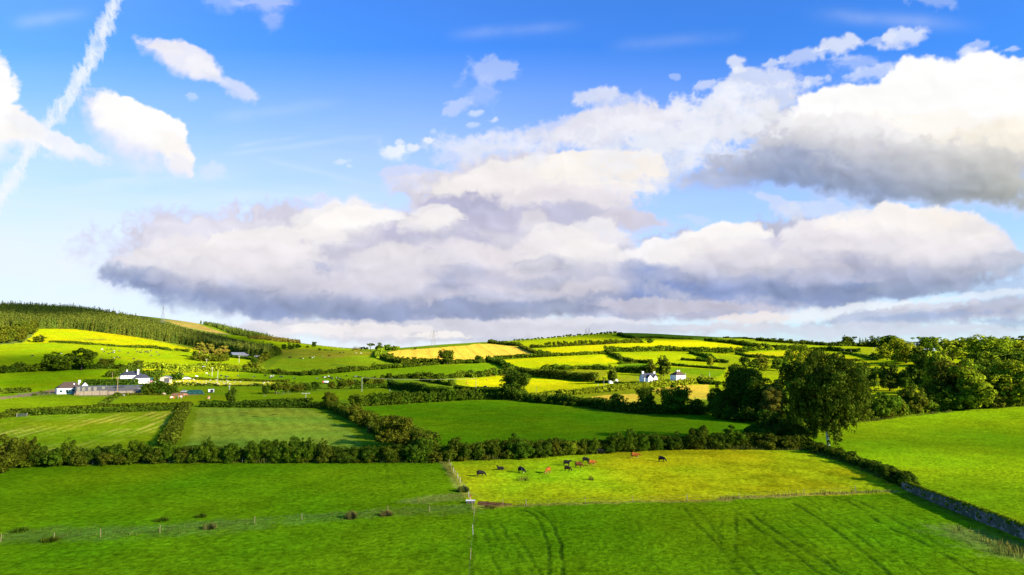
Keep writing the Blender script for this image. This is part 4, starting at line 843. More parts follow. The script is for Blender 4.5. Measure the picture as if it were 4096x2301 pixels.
def hedge(k, pts, h, w, label, mat='leaf_hedge', cat='hedge', group=None, name='hedge', lump=.35, clip=False, back=0.5, cover=2.0, seed=0, maxleaf=1.0, bank=0.0):
    P = densify(line(k, pts), 2.0 if clip else 1.6); rs = np.random.RandomState(len(pts) * 13 + int(h * 10) + seed + int(abs(P[0].x)) % 97)
    A_ = np.array([[p.x, p.y] for p in P]); r = np.hypot(A_[:, 0], A_[:, 1]).mean(); px = r / FPX; size = min(max(.34, px * 1.15), maxleaf * h * .5)
    T_ = np.gradient(A_, axis=0); T_ /= np.maximum(np.linalg.norm(T_, axis=1, keepdims=True), 1e-6); Nn = np.stack([-T_[:, 1], T_[:, 0]], -1)
    away = np.sign((Nn * A_).sum(1)); A_ = A_ + Nn * (away * w * back)[:, None]; L = float(np.linalg.norm(np.diff(A_, axis=0), axis=1).sum()); ph = rs.rand() * 100
    cum = np.concatenate([[0], np.cumsum(np.linalg.norm(np.diff(A_, axis=0), axis=1))])
    prof = 1 + lump * (fbm(cum + ph, cum * 0, 11, 3, 900) * 1.1 + .5 * fbm(cum + ph, cum * 0, 4, 2, 910))
    C, Rr = [], []; base = w * .5
    per = 2 if h < 3 else 3
    step = max(w * .28, .8, L / 900)
    for t in np.arange(0, L, step):
        x = np.interp(t, cum, A_[:, 0]); y = np.interp(t, cum, A_[:, 1]); nx = np.interp(t, cum, Nn[:, 0]); ny = np.interp(t, cum, Nn[:, 1]); hh = h * np.interp(t, cum, prof)
        for lv in range(per):
            for side in (-1, 1):
                rr = base * (.55 + .3 * rs.rand()) * (1.0 if clip else 1 - .12 * lv); o = side * (base - rr * .8) + (.0 if clip else .3 * base * rs.randn() * .4)
                zc = (lv + .5) / per * hh - (.1 if clip else 0) + (0 if clip else .12 * hh * rs.randn() * .5); zc = min(zc, hh - rr * .6)
                C.append((x + nx * o + .3 * rs.randn() * (not clip), y + ny * o + .3 * rs.randn() * (not clip), zc)); Rr.append(rr)
    C = np.array(C); Rr = np.array(Rr); g = hgt(C[:, 0], C[:, 1]); C[:, 2] += g
    area = L * (2 * h + w) * 1.25; n = int(min(max(area * cover / (size * size * .55), 60), 130000))
    V, F, tint = clump_leaves(C, Rr, n, size, rs, squash=1.0 if clip else 1.05, shell=.35)
    o0 = Vector((float(A_[0, 0]), float(A_[0, 1]), float(hgt(A_[0, 0], A_[0, 1])))); V = V - np.array(o0)
    ob = link(bpy.data.objects.new(name, quads_mesh(name, V, F, M[mat], tint[:, None].repeat(3, 1)))); ob.location = o0
    tag(ob, label, cat, group); return ob
def bush_row(k, pts, n, hd, wd, kind, mat, label, group, jit=.25, cat=None, name=None, alt=None, hv=.3, bark='bark'):
    """n separate trees or bushes spaced along a course; hd, wd in frame units"""
    L_ = densify(line(k, pts), 3.0); sc = ZT[k][1]; out = []
    for i in range(n):
        t = (i + .5 + jit * random.uniform(-1, 1)) / n * (len(L_) - 1); j = int(min(max(t, 0), len(L_) - 1)); p = L_[j]; m_ = mpd(p) * sc; v = 1 + hv * random.uniform(-1, 1)
        mm = mat if not alt or random.random() < .6 else alt
        out.append(tree(p, max(hd * m_ * v, 1.0), max(wd * m_ * (.5 + .5 * v), 1.0), kind, mm, label, cat or ('bush' if kind == 'shrub' else 'tree'), group, name, bark))
    return out
def tree_at(k, x, y, h, w, kind, mat, label, **kw):
    p = ground(k, x, y); m_ = mpd(p) * ZT[k][1]; return tree(p, h * m_, w * m_, kind, mat, label, **kw)

# ---------------------------------------------------------------- hedges of the near and middle fields
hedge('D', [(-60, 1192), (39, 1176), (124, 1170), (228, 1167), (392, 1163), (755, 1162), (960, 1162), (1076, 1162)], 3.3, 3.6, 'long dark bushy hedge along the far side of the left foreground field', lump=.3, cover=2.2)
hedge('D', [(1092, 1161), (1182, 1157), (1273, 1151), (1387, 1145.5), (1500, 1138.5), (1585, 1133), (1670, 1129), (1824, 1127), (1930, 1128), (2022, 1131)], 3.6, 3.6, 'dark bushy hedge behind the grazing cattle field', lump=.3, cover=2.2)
hedge(6, [(1160, 470), (1000, 440), (900, 420), (790, 385), (700, 310), (600, 262), (480, 205), (395, 165)], 3.8, 5.0, 'tall overgrown hedge running diagonally between the two middle fields', mat='leaf_olive', lump=.4, cover=1.8)
hedge(5, [(1345, 452), (1380, 400), (1400, 330), (1440, 230), (1475, 150)], 2.6, 4.2, 'short bushy hedge between the striped field and the grey green field', lump=.2, mat='leaf_olive', back=.6)
hedge(5, [(170, 222), (450, 208), (800, 196), (1200, 182), (1440, 172)], 1.9, 2.6, 'clipped hedge along the top of the striped field', clip=True, lump=.08)
hedge(5, [(60, 196), (400, 178), (800, 152), (1200, 143), (1480, 138)], 1.4, 1.8, 'low clipped hedge on the far side of the lane behind the striped field', clip=True, lump=.06)
hedge(5, [(-80, 252), (0, 242), (60, 232), (128, 222)], 1.9, 2.4, 'short clipped hedge left of the field gate', clip=True, lump=.1)
hedge(5, [(1540, 152), (1800, 155), (2312, 158), (2420, 162), (2500, 166)], 2.7, 3.4, 'dark clipped hedge along the top of the grey green field', clip=True, lump=.1, mat='leaf_dark')
hedge(5, [(1870, 122), (2050, 118), (2312, 116), (2400, 120)], 1.8, 2.4, 'ragged low hedge behind the dark clipped hedge', lump=.3)
hedge(5, [(800, 146), (860, 108), (930, 64)], 1.8, 2.6, 'short hedge beside the brown track below the farm sheds', clip=True, lump=.1)
hedge(2, [(1090, 878), (1300, 868), (1700, 840), (2000, 816), (2200, 812)], 5.2, 4.5, 'thick tall hedge along the far side of the dark green middle field', lump=.3)
hedge(3, [(20, 748), (200, 744), (420, 755)], 3.0, 4.0, 'low dark hedge left of the big round tree', lump=.3, mat='leaf_dark')
hedge(3, [(440, 762), (700, 784), (1000, 812), (1220, 850), (1500, 875), (1800, 885), (2150, 890)], 4.6, 4.5, 'dark hedge sloping down from the big round tree to the tall trees', lump=.35, mat='leaf_dark')
hedge(2, [(1280, 700), (1400, 728), (1500, 745), (1700, 772), (1850, 780)], 5.0, 4.2, 'smooth dark hedge slanting between two bright green fields', clip=True, lump=.25, mat='leaf_dark')
hedge(2, [(960, 718), (1060, 716), (1275, 706)], 2.4, 3.4, 'low leafy hedge right of the pole under the small lit tree', mat='leaf')
hedge(2, [(1240, 622), (1500, 618), (1800, 622), (2100, 600), (2300, 578)], 3.6, 4.2, 'hedge with trees crossing the middle slope', lump=.45)
hedge(2, [(1590, 640), (1750, 665), (1900, 692)], 2.6, 3.4, 'short bushy hedge slanting to the orange cattle field', mat='leaf')
hedge(2, [(1905, 714), (2100, 730), (2330, 752)], 2.6, 3.2, 'low hedge under the orange cattle field')
hedge(2, [(165, 562), (300, 575), (480, 592)], 2.8, 4.0, 'low hedge at the foot of the hollow, left end')
hedge(2, [(520, 590), (700, 578), (950, 556), (1200, 533), (1500, 512), (1800, 486), (2200, 468)], 3.6, 5.0, 'long leafy hedge below the hollow and the wheat', lump=.45)
hedge(2, [(1215, 432), (1300, 462), (1420, 484), (1580, 472), (1780, 468)], 4.8, 5.0, 'dark hedge along the bottom of the wheat field', lump=.3)
hedge(2, [(1215, 425), (1222, 385), (1255, 350), (1380, 348)], 5.0, 6.0, 'leafy hedge bending round the left corner of the wheat field', mat='leaf_light', lump=.3)
hedge(2, [(1940, 480), (2060, 475), (2200, 470)], 4.2, 4.6, 'hedge right of the big wheat field tree')
hedge(2, [(2265, 442), (2400, 432), (2576, 425), (2640, 423)], 3.6, 4.2, 'hedge along the lower right edge of the wheat', mat='leaf')
hedge(2, [(2200, 462), (2280, 475), (2350, 500), (2440, 540), (2490, 562)], 3.8, 4.6, 'dark slanting hedge right of the bright green slope', mat='leaf_dark')
hedge(3, [(180, 368), (400, 358), (600, 350), (900, 335), (1215, 320)], 3.8, 4.8, 'long even hedge below the yellow slope', mat='leaf', lump=.2)
hedge(3, [(1220, 302), (1500, 300), (1820, 292), (2000, 298), (2130, 304), (2430, 308)], 6.0, 6.0, 'tall lit hedge across the yellow hillside', mat='leaf', lump=.3)
hedge(3, [(410, 252), (470, 282), (560, 318), (690, 326)], 3.2, 4.6, 'ragged hedge slanting down the right edge of the wheat', mat='leaf_olive')
hedge(3, [(120, 218), (250, 228), (400, 246)], 4.4, 6, 'dark bushes along the crest at the top of the wheat')
hedge(3, [(520, 264), (800, 250), (1200, 230), (1570, 214)], 3.2, 4.5, 'undergrowth below the upper line of trees', mat='leaf_olive')
hedge(3, [(1330, 142), (1420, 168), (1480, 176)], 4.4, 6, 'dark hedge dropping from the crest', mat='leaf_dark')
hedge(3, [(1470, 174), (1700, 172), (1900, 182), (2040, 184)], 2.6, 5, 'low dark hedge below the green hilltop', mat='leaf_dark')
hedge(3, [(2150, 198), (2240, 206)], 6.5, 7, 'dark block of hedge right of the hilltop', mat='leaf_dark')
hedge(3, [(2250, 210), (2400, 222), (2576, 250), (2640, 258)], 5.5, 6, 'dark hedge falling away to the right of the yellow hill', mat='leaf_dark')
hedge(3, [(1232, 312), (1300, 345), (1350, 372), (1420, 392), (1520, 402), (1640, 412)], 3.4, 4.4, 'slanting hedge between the lime fields', mat='leaf_dark')
hedge(3, [(2000, 312), (2100, 335), (2170, 355), (2225, 385)], 3.6, 5, 'hedge running down between the upper lime fields', mat='leaf')
hedge(3, [(1930, 378), (2060, 385), (2150, 392), (2360, 406)], 2.8, 4, 'low bushy hedge left of the small lit tree', mat='leaf_dark')
hedge(3, [(1840, 430), (2000, 440), (2200, 456), (2340, 466)], 2.0, 3, 'low dark hedge above the small green field', mat='leaf_dark')
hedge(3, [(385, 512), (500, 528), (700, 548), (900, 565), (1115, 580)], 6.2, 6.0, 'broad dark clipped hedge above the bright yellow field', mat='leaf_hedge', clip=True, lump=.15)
hedge(3, [(640, 472), (900, 465), (1100, 462), (1235, 470)], 3.8, 5, 'tree lined hedge above the olive paddock', mat='leaf')
hedge(3, [(1320, 490), (1500, 498), (1700, 500)], 6.0, 6, 'dark hedge behind the white gabled house', mat='leaf_dark')
hedge(3, [(1350, 412), (1500, 406), (1620, 402)], 1.6, 3, 'thin hedge above the small green paddock', mat='leaf_olive')
hedge(3, [(100, 376), (200, 400), (290, 450), (370, 505)], 4.2, 5, 'dark hedge slanting down between two slopes', mat='leaf_dark')
hedge(3, [(-20, 542), (120, 528), (240, 512), (370, 495)], 5.0, 5, 'leafy hedge above the orange cattle', mat='leaf')
hedge(3, [(-20, 672), (100, 680), (230, 690)], 2.4, 3.2, 'low hedge left of the big round tree, upper one')
hedge(3, [(810, 705), (1000, 695), (1300, 672), (1500, 645), (1830, 616), (2080, 600)], 3.6, 5, 'lit green hedge below the two white houses', mat='leaf_light', lump=.25)
hedge(3, [(450, 730), (620, 716), (800, 700)], 2.6, 4, 'low lit hedge right of the big round tree', mat='leaf_light')
hedge(3, [(2070, 592), (2180, 605), (2290, 610)], 2.6, 3, 'dark trimmed hedge right of the square white house', mat='leaf_dark', clip=True, lump=.05)
hedge(3, [(1120, 588), (1250, 590)], 1.6, 2, 'dark trimmed garden hedge under the tall dark tree', mat='leaf_dark', clip=True, lump=.05)
hedge(3, [(1300, 600), (1420, 604), (1520, 606), (1600, 600)], 1.7, 2, 'dark trimmed garden hedge in front of the gabled house', mat='leaf_dark', clip=True, lump=.05)
# left side
hedge(1, [(460, 514), (640, 524), (800, 536), (1030, 548)], 2.0, 4, 'thin dark hedge across the upper yellow pasture', lump=.4)
hedge(1, [(1030, 550), (1250, 565), (1450, 575), (1600, 592)], 2.6, 4, 'bushy hedge across the upper yellow pasture, right part', lump=.5)
hedge(1, [(1640, 592), (1700, 598), (1780, 604)], 2.6, 4.5, 'short end of hedge near the pines')
hedge(1, [(-60, 802), (100, 800), (380, 784), (640, 774), (880, 765)], 3.0, 4.5, 'dark hedge under the row of trees on the left slope', mat='leaf_dark', lump=.4)
hedge(1, [(880, 765), (1070, 760), (1200, 765)], 3.0, 4.5, 'dark hedge continuing right of the two great trees', mat='leaf_dark')
hedge(1, [(1060, 842), (1150, 820), (1250, 795), (1330, 775)], 4.2, 5, 'dark hedge climbing behind the two storey farmhouse', mat='leaf_dark')
hedge(1, [(1340, 756), (1500, 758), (1700, 765), (2000, 745)], 3.2, 6, 'scrubby lit hedge below the cow pasture', mat='leaf_light', lump=.5)
hedge(1, [(1285, 835), (1400, 838), (1540, 838)], 4.6, 5, 'dark round topped hedge behind the farmhouse garden', mat='leaf_dark', lump=.2)
hedge(1, [(1500, 812), (1700, 800), (1900, 790), (2130, 775)], 3.2, 5, 'lit scrub between the two yellow strips', mat='leaf_light', lump=.45)
hedge(1, [(1600, 862), (1650, 864), (1710, 866)], 3.6, 4, 'small dark hedge behind the parked white car', mat='leaf_dark')
hedge(1, [(1730, 862), (2000, 868), (2250, 876), (2576, 884), (2700, 890)], 1.4, 3, 'thin reddish hedge along the top of the sheep strip', mat='leaf_olive', lump=.6)
hedge(1, [(1640, 922), (1800, 926), (2100, 926), (2460, 928)], 1.5, 2, 'broken dark hedge along the bottom of the sheep strip', mat='leaf_dark', lump=.9, cover=1.2)
hedge(1, [(2130, 785), (2300, 795), (2450, 808), (2600, 815)], 2.4, 4, 'low hedge at the right end of the cow pasture', mat='leaf')
hedge(1, [(-60, 1005), (150, 990), (310, 978)], 2.6, 4, 'low dark hedge left of the bungalow', mat='leaf_dark', lump=.4)
hedge('a', [(1180, 735), (1500, 730), (2000, 725), (2560, 722), (3020, 720)], 4.4, 2.2, 'tall dark clipped hedge standing behind the long sheds', mat='leaf_dark', clip=True, lump=.02, cover=3)
hedge('b', [(560, 715), (850, 712), (1150, 715)], 1.6, 2.5, 'shrubby bank in front of the two storey farmhouse', mat='leaf')
hedge('b', [(930, 545), (1250, 548), (1620, 545)], 2.9, 2.0, 'dark clipped garden hedge behind the trampoline', mat='leaf_dark', clip=True, lump=.03)
hedge('b', [(250, 1050), (600, 1040), (1100, 1030), (1700, 1035)], 1.2, 2, 'weedy bank in front of the shed doors', mat='leaf_olive', lump=.6)
hedge('e', [(1080, 450), (1300, 470), (1550, 500), (1660, 520)], 2.8, 5, 'dark hedge in front of the blue roofed barn', mat='leaf_dark')
# right side
hedge(4, [(1060, 882), (1200, 872), (1300, 860), (1560, 825), (1800, 790), (2100, 770), (2400, 750), (2600, 744), (2800, 738)], 5.0, 6.0, 'deep overgrown hedge along the top of the right hand field', lump=.35, mat='leaf', cover=2.2)
hedge(4, [(80, 292), (160, 310), (250, 328), (420, 334), (600, 336)], 2.8, 4, 'dark hedge curving under the yellow hillside strip', mat='leaf_dark')
hedge(4, [(700, 262), (900, 268), (1050, 275), (1150, 278)], 4.8, 6, 'dark hedge at the right end of the yellow strip', mat='leaf_dark')
hedge(4, [(850, 222), (1000, 226), (1200, 230), (1500, 226)], 6.5, 8, 'dark wood edge on the skyline right of the hill', mat='leaf_dark')
hedge(4, [(270, 180), (400, 190), (600, 205), (850, 220)], 4.6, 6, 'dark hedge along the skyline falling to the right', mat='leaf_dark', lump=.5)
hedge(4, [(-40, 182), (100, 198), (250, 220), (450, 240), (700, 258)], 3.8, 5, 'second dark hedge below the skyline', mat='leaf_dark', lump=.5)
hedge(4, [(0, 155), (150, 162), (280, 172)], 2.4, 5, 'thin dark hedge on the skyline', mat='leaf_dark', lump=.5)
hedge(4, [(930, 356), (1050, 358), (1170, 356)], 2.2, 3, 'low dark hedge under the yellow strip', mat='leaf_dark')
hedge(4, [(1000, 292), (1100, 300), (1200, 322), (1290, 350)], 2.4, 4, 'low hedge by the row of leaning posts', mat='leaf')
hedge(8, [(680, 408), (760, 430), (880, 470), (1000, 510), (1150, 570), (1300, 635), (1420, 695), (1490, 735)], 2.2, 2.6, 'ivy covered hedge running from the birch towards the stone wall', lump=.3, cover=2.4)

# ---------------------------------------------------------------- single trees and bushes with a look of their own
tree_at(4, 892, 1106, 760, 580, 'weeping', 'leaf_birch', 'great drooping birch with pale trunk at the corner of the cattle field', cat='tree', bark='bark_pale', det=3, seed=1)
tree_at(4, 720, 880, 610, 400, 'round', 'leaf_light', 'tall green tree behind the left shoulder of the great birch', det=3, seed=2)
tree_at(4, 160, 850, 500, 480, 'round', 'leaf_dark', 'massive dark tree left of the great birch', det=3, seed=0)
tree_at(4, -50, 845, 300, 260, 'shrub', 'leaf_dark', 'dark tree at the left foot of the massive tree', det=3, seed=1)
tree_at(4, 425, 880, 340, 270, 'oval', 'needle_warm', 'sparse sunlit pine between the massive tree and the birch', bark='bark_orange', det=3)
tree_at(4, 560, 1075, 240, 340, 'shrub', 'leaf_olive', 'big bush left of the white birch trunk', cat='bush', det=3)
tree_at(4, 300, 1085, 190, 280, 'shrub', 'leaf_dark', 'dark bush left of the big bush by the birch', cat='bush', det=3)
tree_at(4, 60, 1100, 170, 190, 'shrub', 'leaf', 'round light bush in the hedge left of the birch', cat='bush')
tree_at(4, 400, 1060, 200, 240, 'shrub', 'leaf_dark', 'bush in the gap under the sparse pine', cat='bush')
tree_at(4, 310, 405, 110, 140, 'round', 'leaf_olive', 'dark round tree peeping over the massive tree')
tree_at(4, 330, 440, 72, 130, 'shrub', 'leaf_light', 'pale bush above the massive tree', cat='bush')
tree_at(4, 450, 438, 105, 100, 'round', 'leaf', 'small round tree, left of a pair above the birch')
tree_at(4, 515, 425, 108, 80, 'oval', 'leaf', 'small upright tree, right of a pair above the birch')
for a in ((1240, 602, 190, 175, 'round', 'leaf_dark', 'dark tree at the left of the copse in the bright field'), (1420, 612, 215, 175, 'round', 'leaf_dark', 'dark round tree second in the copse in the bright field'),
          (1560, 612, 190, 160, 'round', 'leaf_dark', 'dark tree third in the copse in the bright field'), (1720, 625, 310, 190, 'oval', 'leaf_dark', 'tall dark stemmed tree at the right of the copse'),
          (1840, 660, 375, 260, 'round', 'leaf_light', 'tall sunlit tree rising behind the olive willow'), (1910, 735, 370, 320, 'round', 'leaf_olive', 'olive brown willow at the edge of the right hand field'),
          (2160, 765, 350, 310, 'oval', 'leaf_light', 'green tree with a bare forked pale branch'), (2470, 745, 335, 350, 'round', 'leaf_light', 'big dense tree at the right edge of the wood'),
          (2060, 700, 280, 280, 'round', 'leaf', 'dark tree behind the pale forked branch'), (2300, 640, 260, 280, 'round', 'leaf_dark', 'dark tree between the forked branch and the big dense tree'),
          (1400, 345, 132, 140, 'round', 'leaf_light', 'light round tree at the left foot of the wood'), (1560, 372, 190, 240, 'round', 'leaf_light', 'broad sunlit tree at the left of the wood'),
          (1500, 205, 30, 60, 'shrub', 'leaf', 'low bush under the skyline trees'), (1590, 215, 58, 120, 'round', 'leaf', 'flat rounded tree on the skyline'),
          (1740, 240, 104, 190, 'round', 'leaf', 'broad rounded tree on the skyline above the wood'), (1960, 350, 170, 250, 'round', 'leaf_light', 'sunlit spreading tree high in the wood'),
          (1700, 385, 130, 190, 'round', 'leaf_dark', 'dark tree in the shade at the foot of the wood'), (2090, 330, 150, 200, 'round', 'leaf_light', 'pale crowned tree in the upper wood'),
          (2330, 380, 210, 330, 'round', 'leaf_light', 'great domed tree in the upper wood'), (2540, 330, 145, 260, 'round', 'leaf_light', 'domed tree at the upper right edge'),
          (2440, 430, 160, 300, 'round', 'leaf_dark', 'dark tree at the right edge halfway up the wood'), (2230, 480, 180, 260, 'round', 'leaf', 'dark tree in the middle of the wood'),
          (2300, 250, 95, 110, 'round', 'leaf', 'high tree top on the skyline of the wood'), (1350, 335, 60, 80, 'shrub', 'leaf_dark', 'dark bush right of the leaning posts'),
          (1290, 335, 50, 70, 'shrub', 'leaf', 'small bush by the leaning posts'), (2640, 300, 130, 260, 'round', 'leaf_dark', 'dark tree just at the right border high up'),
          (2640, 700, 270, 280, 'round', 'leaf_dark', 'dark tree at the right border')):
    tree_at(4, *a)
for a in ((1060, 222, 84, 110, 'round', 'leaf_dark', 'round dark tree standing out on the skyline'), (1290, 226, 88, 110, 'round', 'leaf_dark', 'dark round tree on the skyline beside the conifers'),
          (1430, 232, 100, 155, 'round', 'leaf', 'broad tree on the skyline right of the conifers'), (1370, 228, 70, 90, 'round', 'leaf_dark', 'smaller round tree between two on the skyline')):
    tree_at(4, *a)
for i, x in enumerate((1165, 1190, 1215, 1235)): tree_at(4, x, 224, (76, 66, 78, 62)[i], 34, 'spruce', 'needle', 'dark pointed conifer in a tight group on the skyline', group='conifers on the right skyline')
bush_row(4, [(90, 275), (400, 262), (700, 260)], 12, 44, 62, 'round', 'leaf', 'rounded tree in the lit row along the yellow strip', 'trees along the yellow strip', alt='leaf_light')
bush_row(4, [(0, 156), (280, 168)], 5, 14, 26, 'shrub', 'leaf_dark', 'tiny dark bush on the skyline hedge', 'bushes on the skyline hedge')
bush_row(4, [(280, 178), (850, 220)], 14, 30, 44, 'round', 'leaf_dark', 'small dark tree in the skyline hedge', 'trees in the skyline hedge')
bush_row(4, [(1130, 868), (1300, 852), (1560, 818), (1800, 782), (2100, 762), (2560, 742)], 15, 165, 200, 'shrub', 'leaf', 'tall bush in the overgrown hedge above the right hand field', 'bushes of the overgrown right hand hedge', alt='leaf_olive')
for a in ((350, 750, 290, 320, 'round', 'leaf_dark', 'big round tree at the corner of the dark green field'), (1290, 592, 178, 122, 'oval', 'leaf_dark', 'tall dark chestnut left of the white houses'),
          (1770, 525, 190, 142, 'oval', 'leaf_olive', 'tall tree rising behind the gabled house'), (1655, 505, 130, 100, 'round', 'leaf_olive', 'shorter tree left of the tall tree behind the house'),
          (1330, 845, 158, 185, 'round', 'leaf_dark', 'round dark tree in the sloping hedge'), (1015, 805, 90, 62, 'oval', 'leaf_dark', 'small dark tree in the sloping hedge'),
          (1110, 812, 95, 115, 'round', 'leaf_dark', 'low dark tree in the sloping hedge'), (1200, 835, 95, 100, 'round', 'leaf_dark', 'dark tree left of the round one in the sloping hedge'),
          (1610, 875, 245, 215, 'round', 'leaf_dark', 'big dark tree below the gabled house'), (1860, 880, 262, 300, 'round', 'leaf', 'broad bushy tree below the square house'),
          (2090, 870, 140, 170, 'round', 'leaf', 'low tree left of the massive dark tree'), (1480, 850, 60, 60, 'shrub', 'leaf_dark', 'small bush between two dark trees'),
          (2205, 437, 98, 84, 'round', 'leaf_light', 'small lit tree with a bare stem above the low hedge'), (650, 476, 54, 78, 'round', 'leaf', 'rounded tree alone above the broad dark hedge'),
          (780, 474, 50, 66, 'round', 'leaf', 'left of two trees above the olive paddock'), (845, 474, 58, 84, 'round', 'leaf', 'right of two trees above the olive paddock'),
          (930, 472, 42, 60, 'round', 'leaf_light', 'pale low tree in the paddock hedge'), (1365, 412, 54, 44, 'round', 'leaf', 'small tree at the end of the slanting hedge'),
          (605, 322, 48, 66, 'round', 'leaf', 'round tree at the right corner of the wheat'), (665, 328, 38, 50, 'shrub', 'leaf', 'bush next to the round tree at the corner of the wheat'),
          (1640, 217, 50, 80, 'round', 'leaf', 'pair of crowns at the right end of the upper tree line'), (2345, 314, 54, 96, 'round', 'leaf', 'round tree at the right end of the tall hedge'),
          (2500, 306, 54, 120, 'round', 'leaf', 'broad tree right of the tall hedge'), (1962, 292, 46, 40, 'oval', 'leaf', 'narrow tree poking out of the tall hedge'),
          (1215, 578, 46, 44, 'round', 'leaf_light', 'small pale tree left of the dark chestnut'), (270, 455, 40, 60, 'shrub', 'leaf', 'bush where the slanting hedge bends'),
          (1242, 310, 40, 60, 'round', 'leaf', 'tree at the left end of the tall hedge'), (1955, 378, 28, 40, 'round', 'leaf', 'little round tree at the end of the low hedge'),
          (2090, 385, 40, 60, 'round', 'leaf', 'round tree in the low bushy hedge'), (2140, 300, 44, 60, 'round', 'leaf', 'tree in the middle of the right part of the tall hedge'), (930, 700, 60, 50, 'oval', 'leaf_light', 'small upright lit tree in the lower hedge'),
          (680, 712, 56, 80, 'shrub', 'leaf_light', 'pale bush in the low lit hedge'), (1850, 640, 50, 60, 'oval', 'leaf', 'small tree below the square house'), (2130, 590, 80, 100, 'shrub', 'leaf_light', 'pale yellow green shrub by the twin poles'), (2200, 592, 70, 90, 'shrub', 'leaf_light', 'pale shrub right of the twin poles'),
          (2030, 590, 46, 90, 'shrub', 'leaf', 'rounded garden shrub right of the square house'), (30, 400, 66, 86, 'round', 'leaf', 'rounded tree under the right end of the wheat')):
    tree_at(3, *a)
for i, x in enumerate((1738, 1752, 1768)): tree_at(3, x, 572 - i, (52, 62, 56)[i], 20, 'cone', 'leaf_light', 'slim pale green conifer in the trio between the white houses', group='slim conifers between the houses')
bush_row(3, [(370, 206), (650, 186)], 17, 24, 18, 'tuft', 'leaf', 'small thin stemmed tree on the hill crest, left line', 'thin trees on the hill crest, left line')
bush_row(3, [(680, 181), (1080, 150), (1330, 134)], 36, 26, 20, 'tuft', 'leaf_dark', 'small thin stemmed tree on the hill crest, right line', 'thin trees on the hill crest, right line')
bush_row(3, [(520, 262), (640, 256)], 6, 34, 36, 'round', 'leaf_olive', 'low bushy tree at the left end of the upper tree line', 'bushy trees at the end of the upper line')
bush_row(3, [(660, 252), (900, 244), (1240, 228), (1570, 212)], 44, 42, 28, 'tuft', 'leaf_olive', 'thin stemmed tree in the long upper tree line', 'thin trees of the long upper line', alt='leaf')
bush_row(3, [(120, 218), (400, 246)], 12, 28, 34, 'round', 'leaf_olive', 'scrubby tree along the crest above the wheat', 'scrubby trees above the wheat')
bush_row(3, [(1340, 150), (1460, 172)], 6, 18, 26, 'shrub', 'leaf_dark', 'dark bush dropping from the crest', 'bushes dropping from the crest')
bush_row(3, [(1260, 300), (1820, 292), (2430, 306)], 26, 40, 46, 'round', 'leaf', 'rounded tree in the tall lit hillside hedge', 'trees in the tall hillside hedge', alt='leaf_light')
bush_row(3, [(2360, 165), (2640, 180)], 7, 12, 24, 'shrub', 'leaf_dark', 'dark bush on the far skyline', 'bushes on the far skyline')
bush_row(3, [(960, 462), (1230, 470)], 5, 30, 44, 'shrub', 'leaf_dark', 'dark bush above the olive paddock', 'bushes above the olive paddock')
bush_row(3, [(0, 540), (370, 495)], 7, 52, 70, 'round', 'leaf', 'leafy bush above the orange cattle', 'bushes above the orange cattle', alt='leaf_dark')
bush_row(3, [(460, 764), (960, 812)], 9, 62, 76, 'shrub', 'leaf', 'bush in the hedge right of the big round tree', 'bushes right of the big round tree', alt='leaf_dark')
bush_row(3, [(1390, 850), (2150, 890)], 8, 92, 110, 'shrub', 'leaf_dark', 'dark bush at the foot of the sloping hedge', 'dark bushes at the foot of the sloping hedge', alt='leaf')
bush_row(2, [(1100, 876), (1700, 840), (2200, 814)], 13, 92, 105, 'shrub', 'leaf', 'bush in the thick hedge behind the dark green field', 'bushes of the thick middle hedge', alt='leaf_hedge')
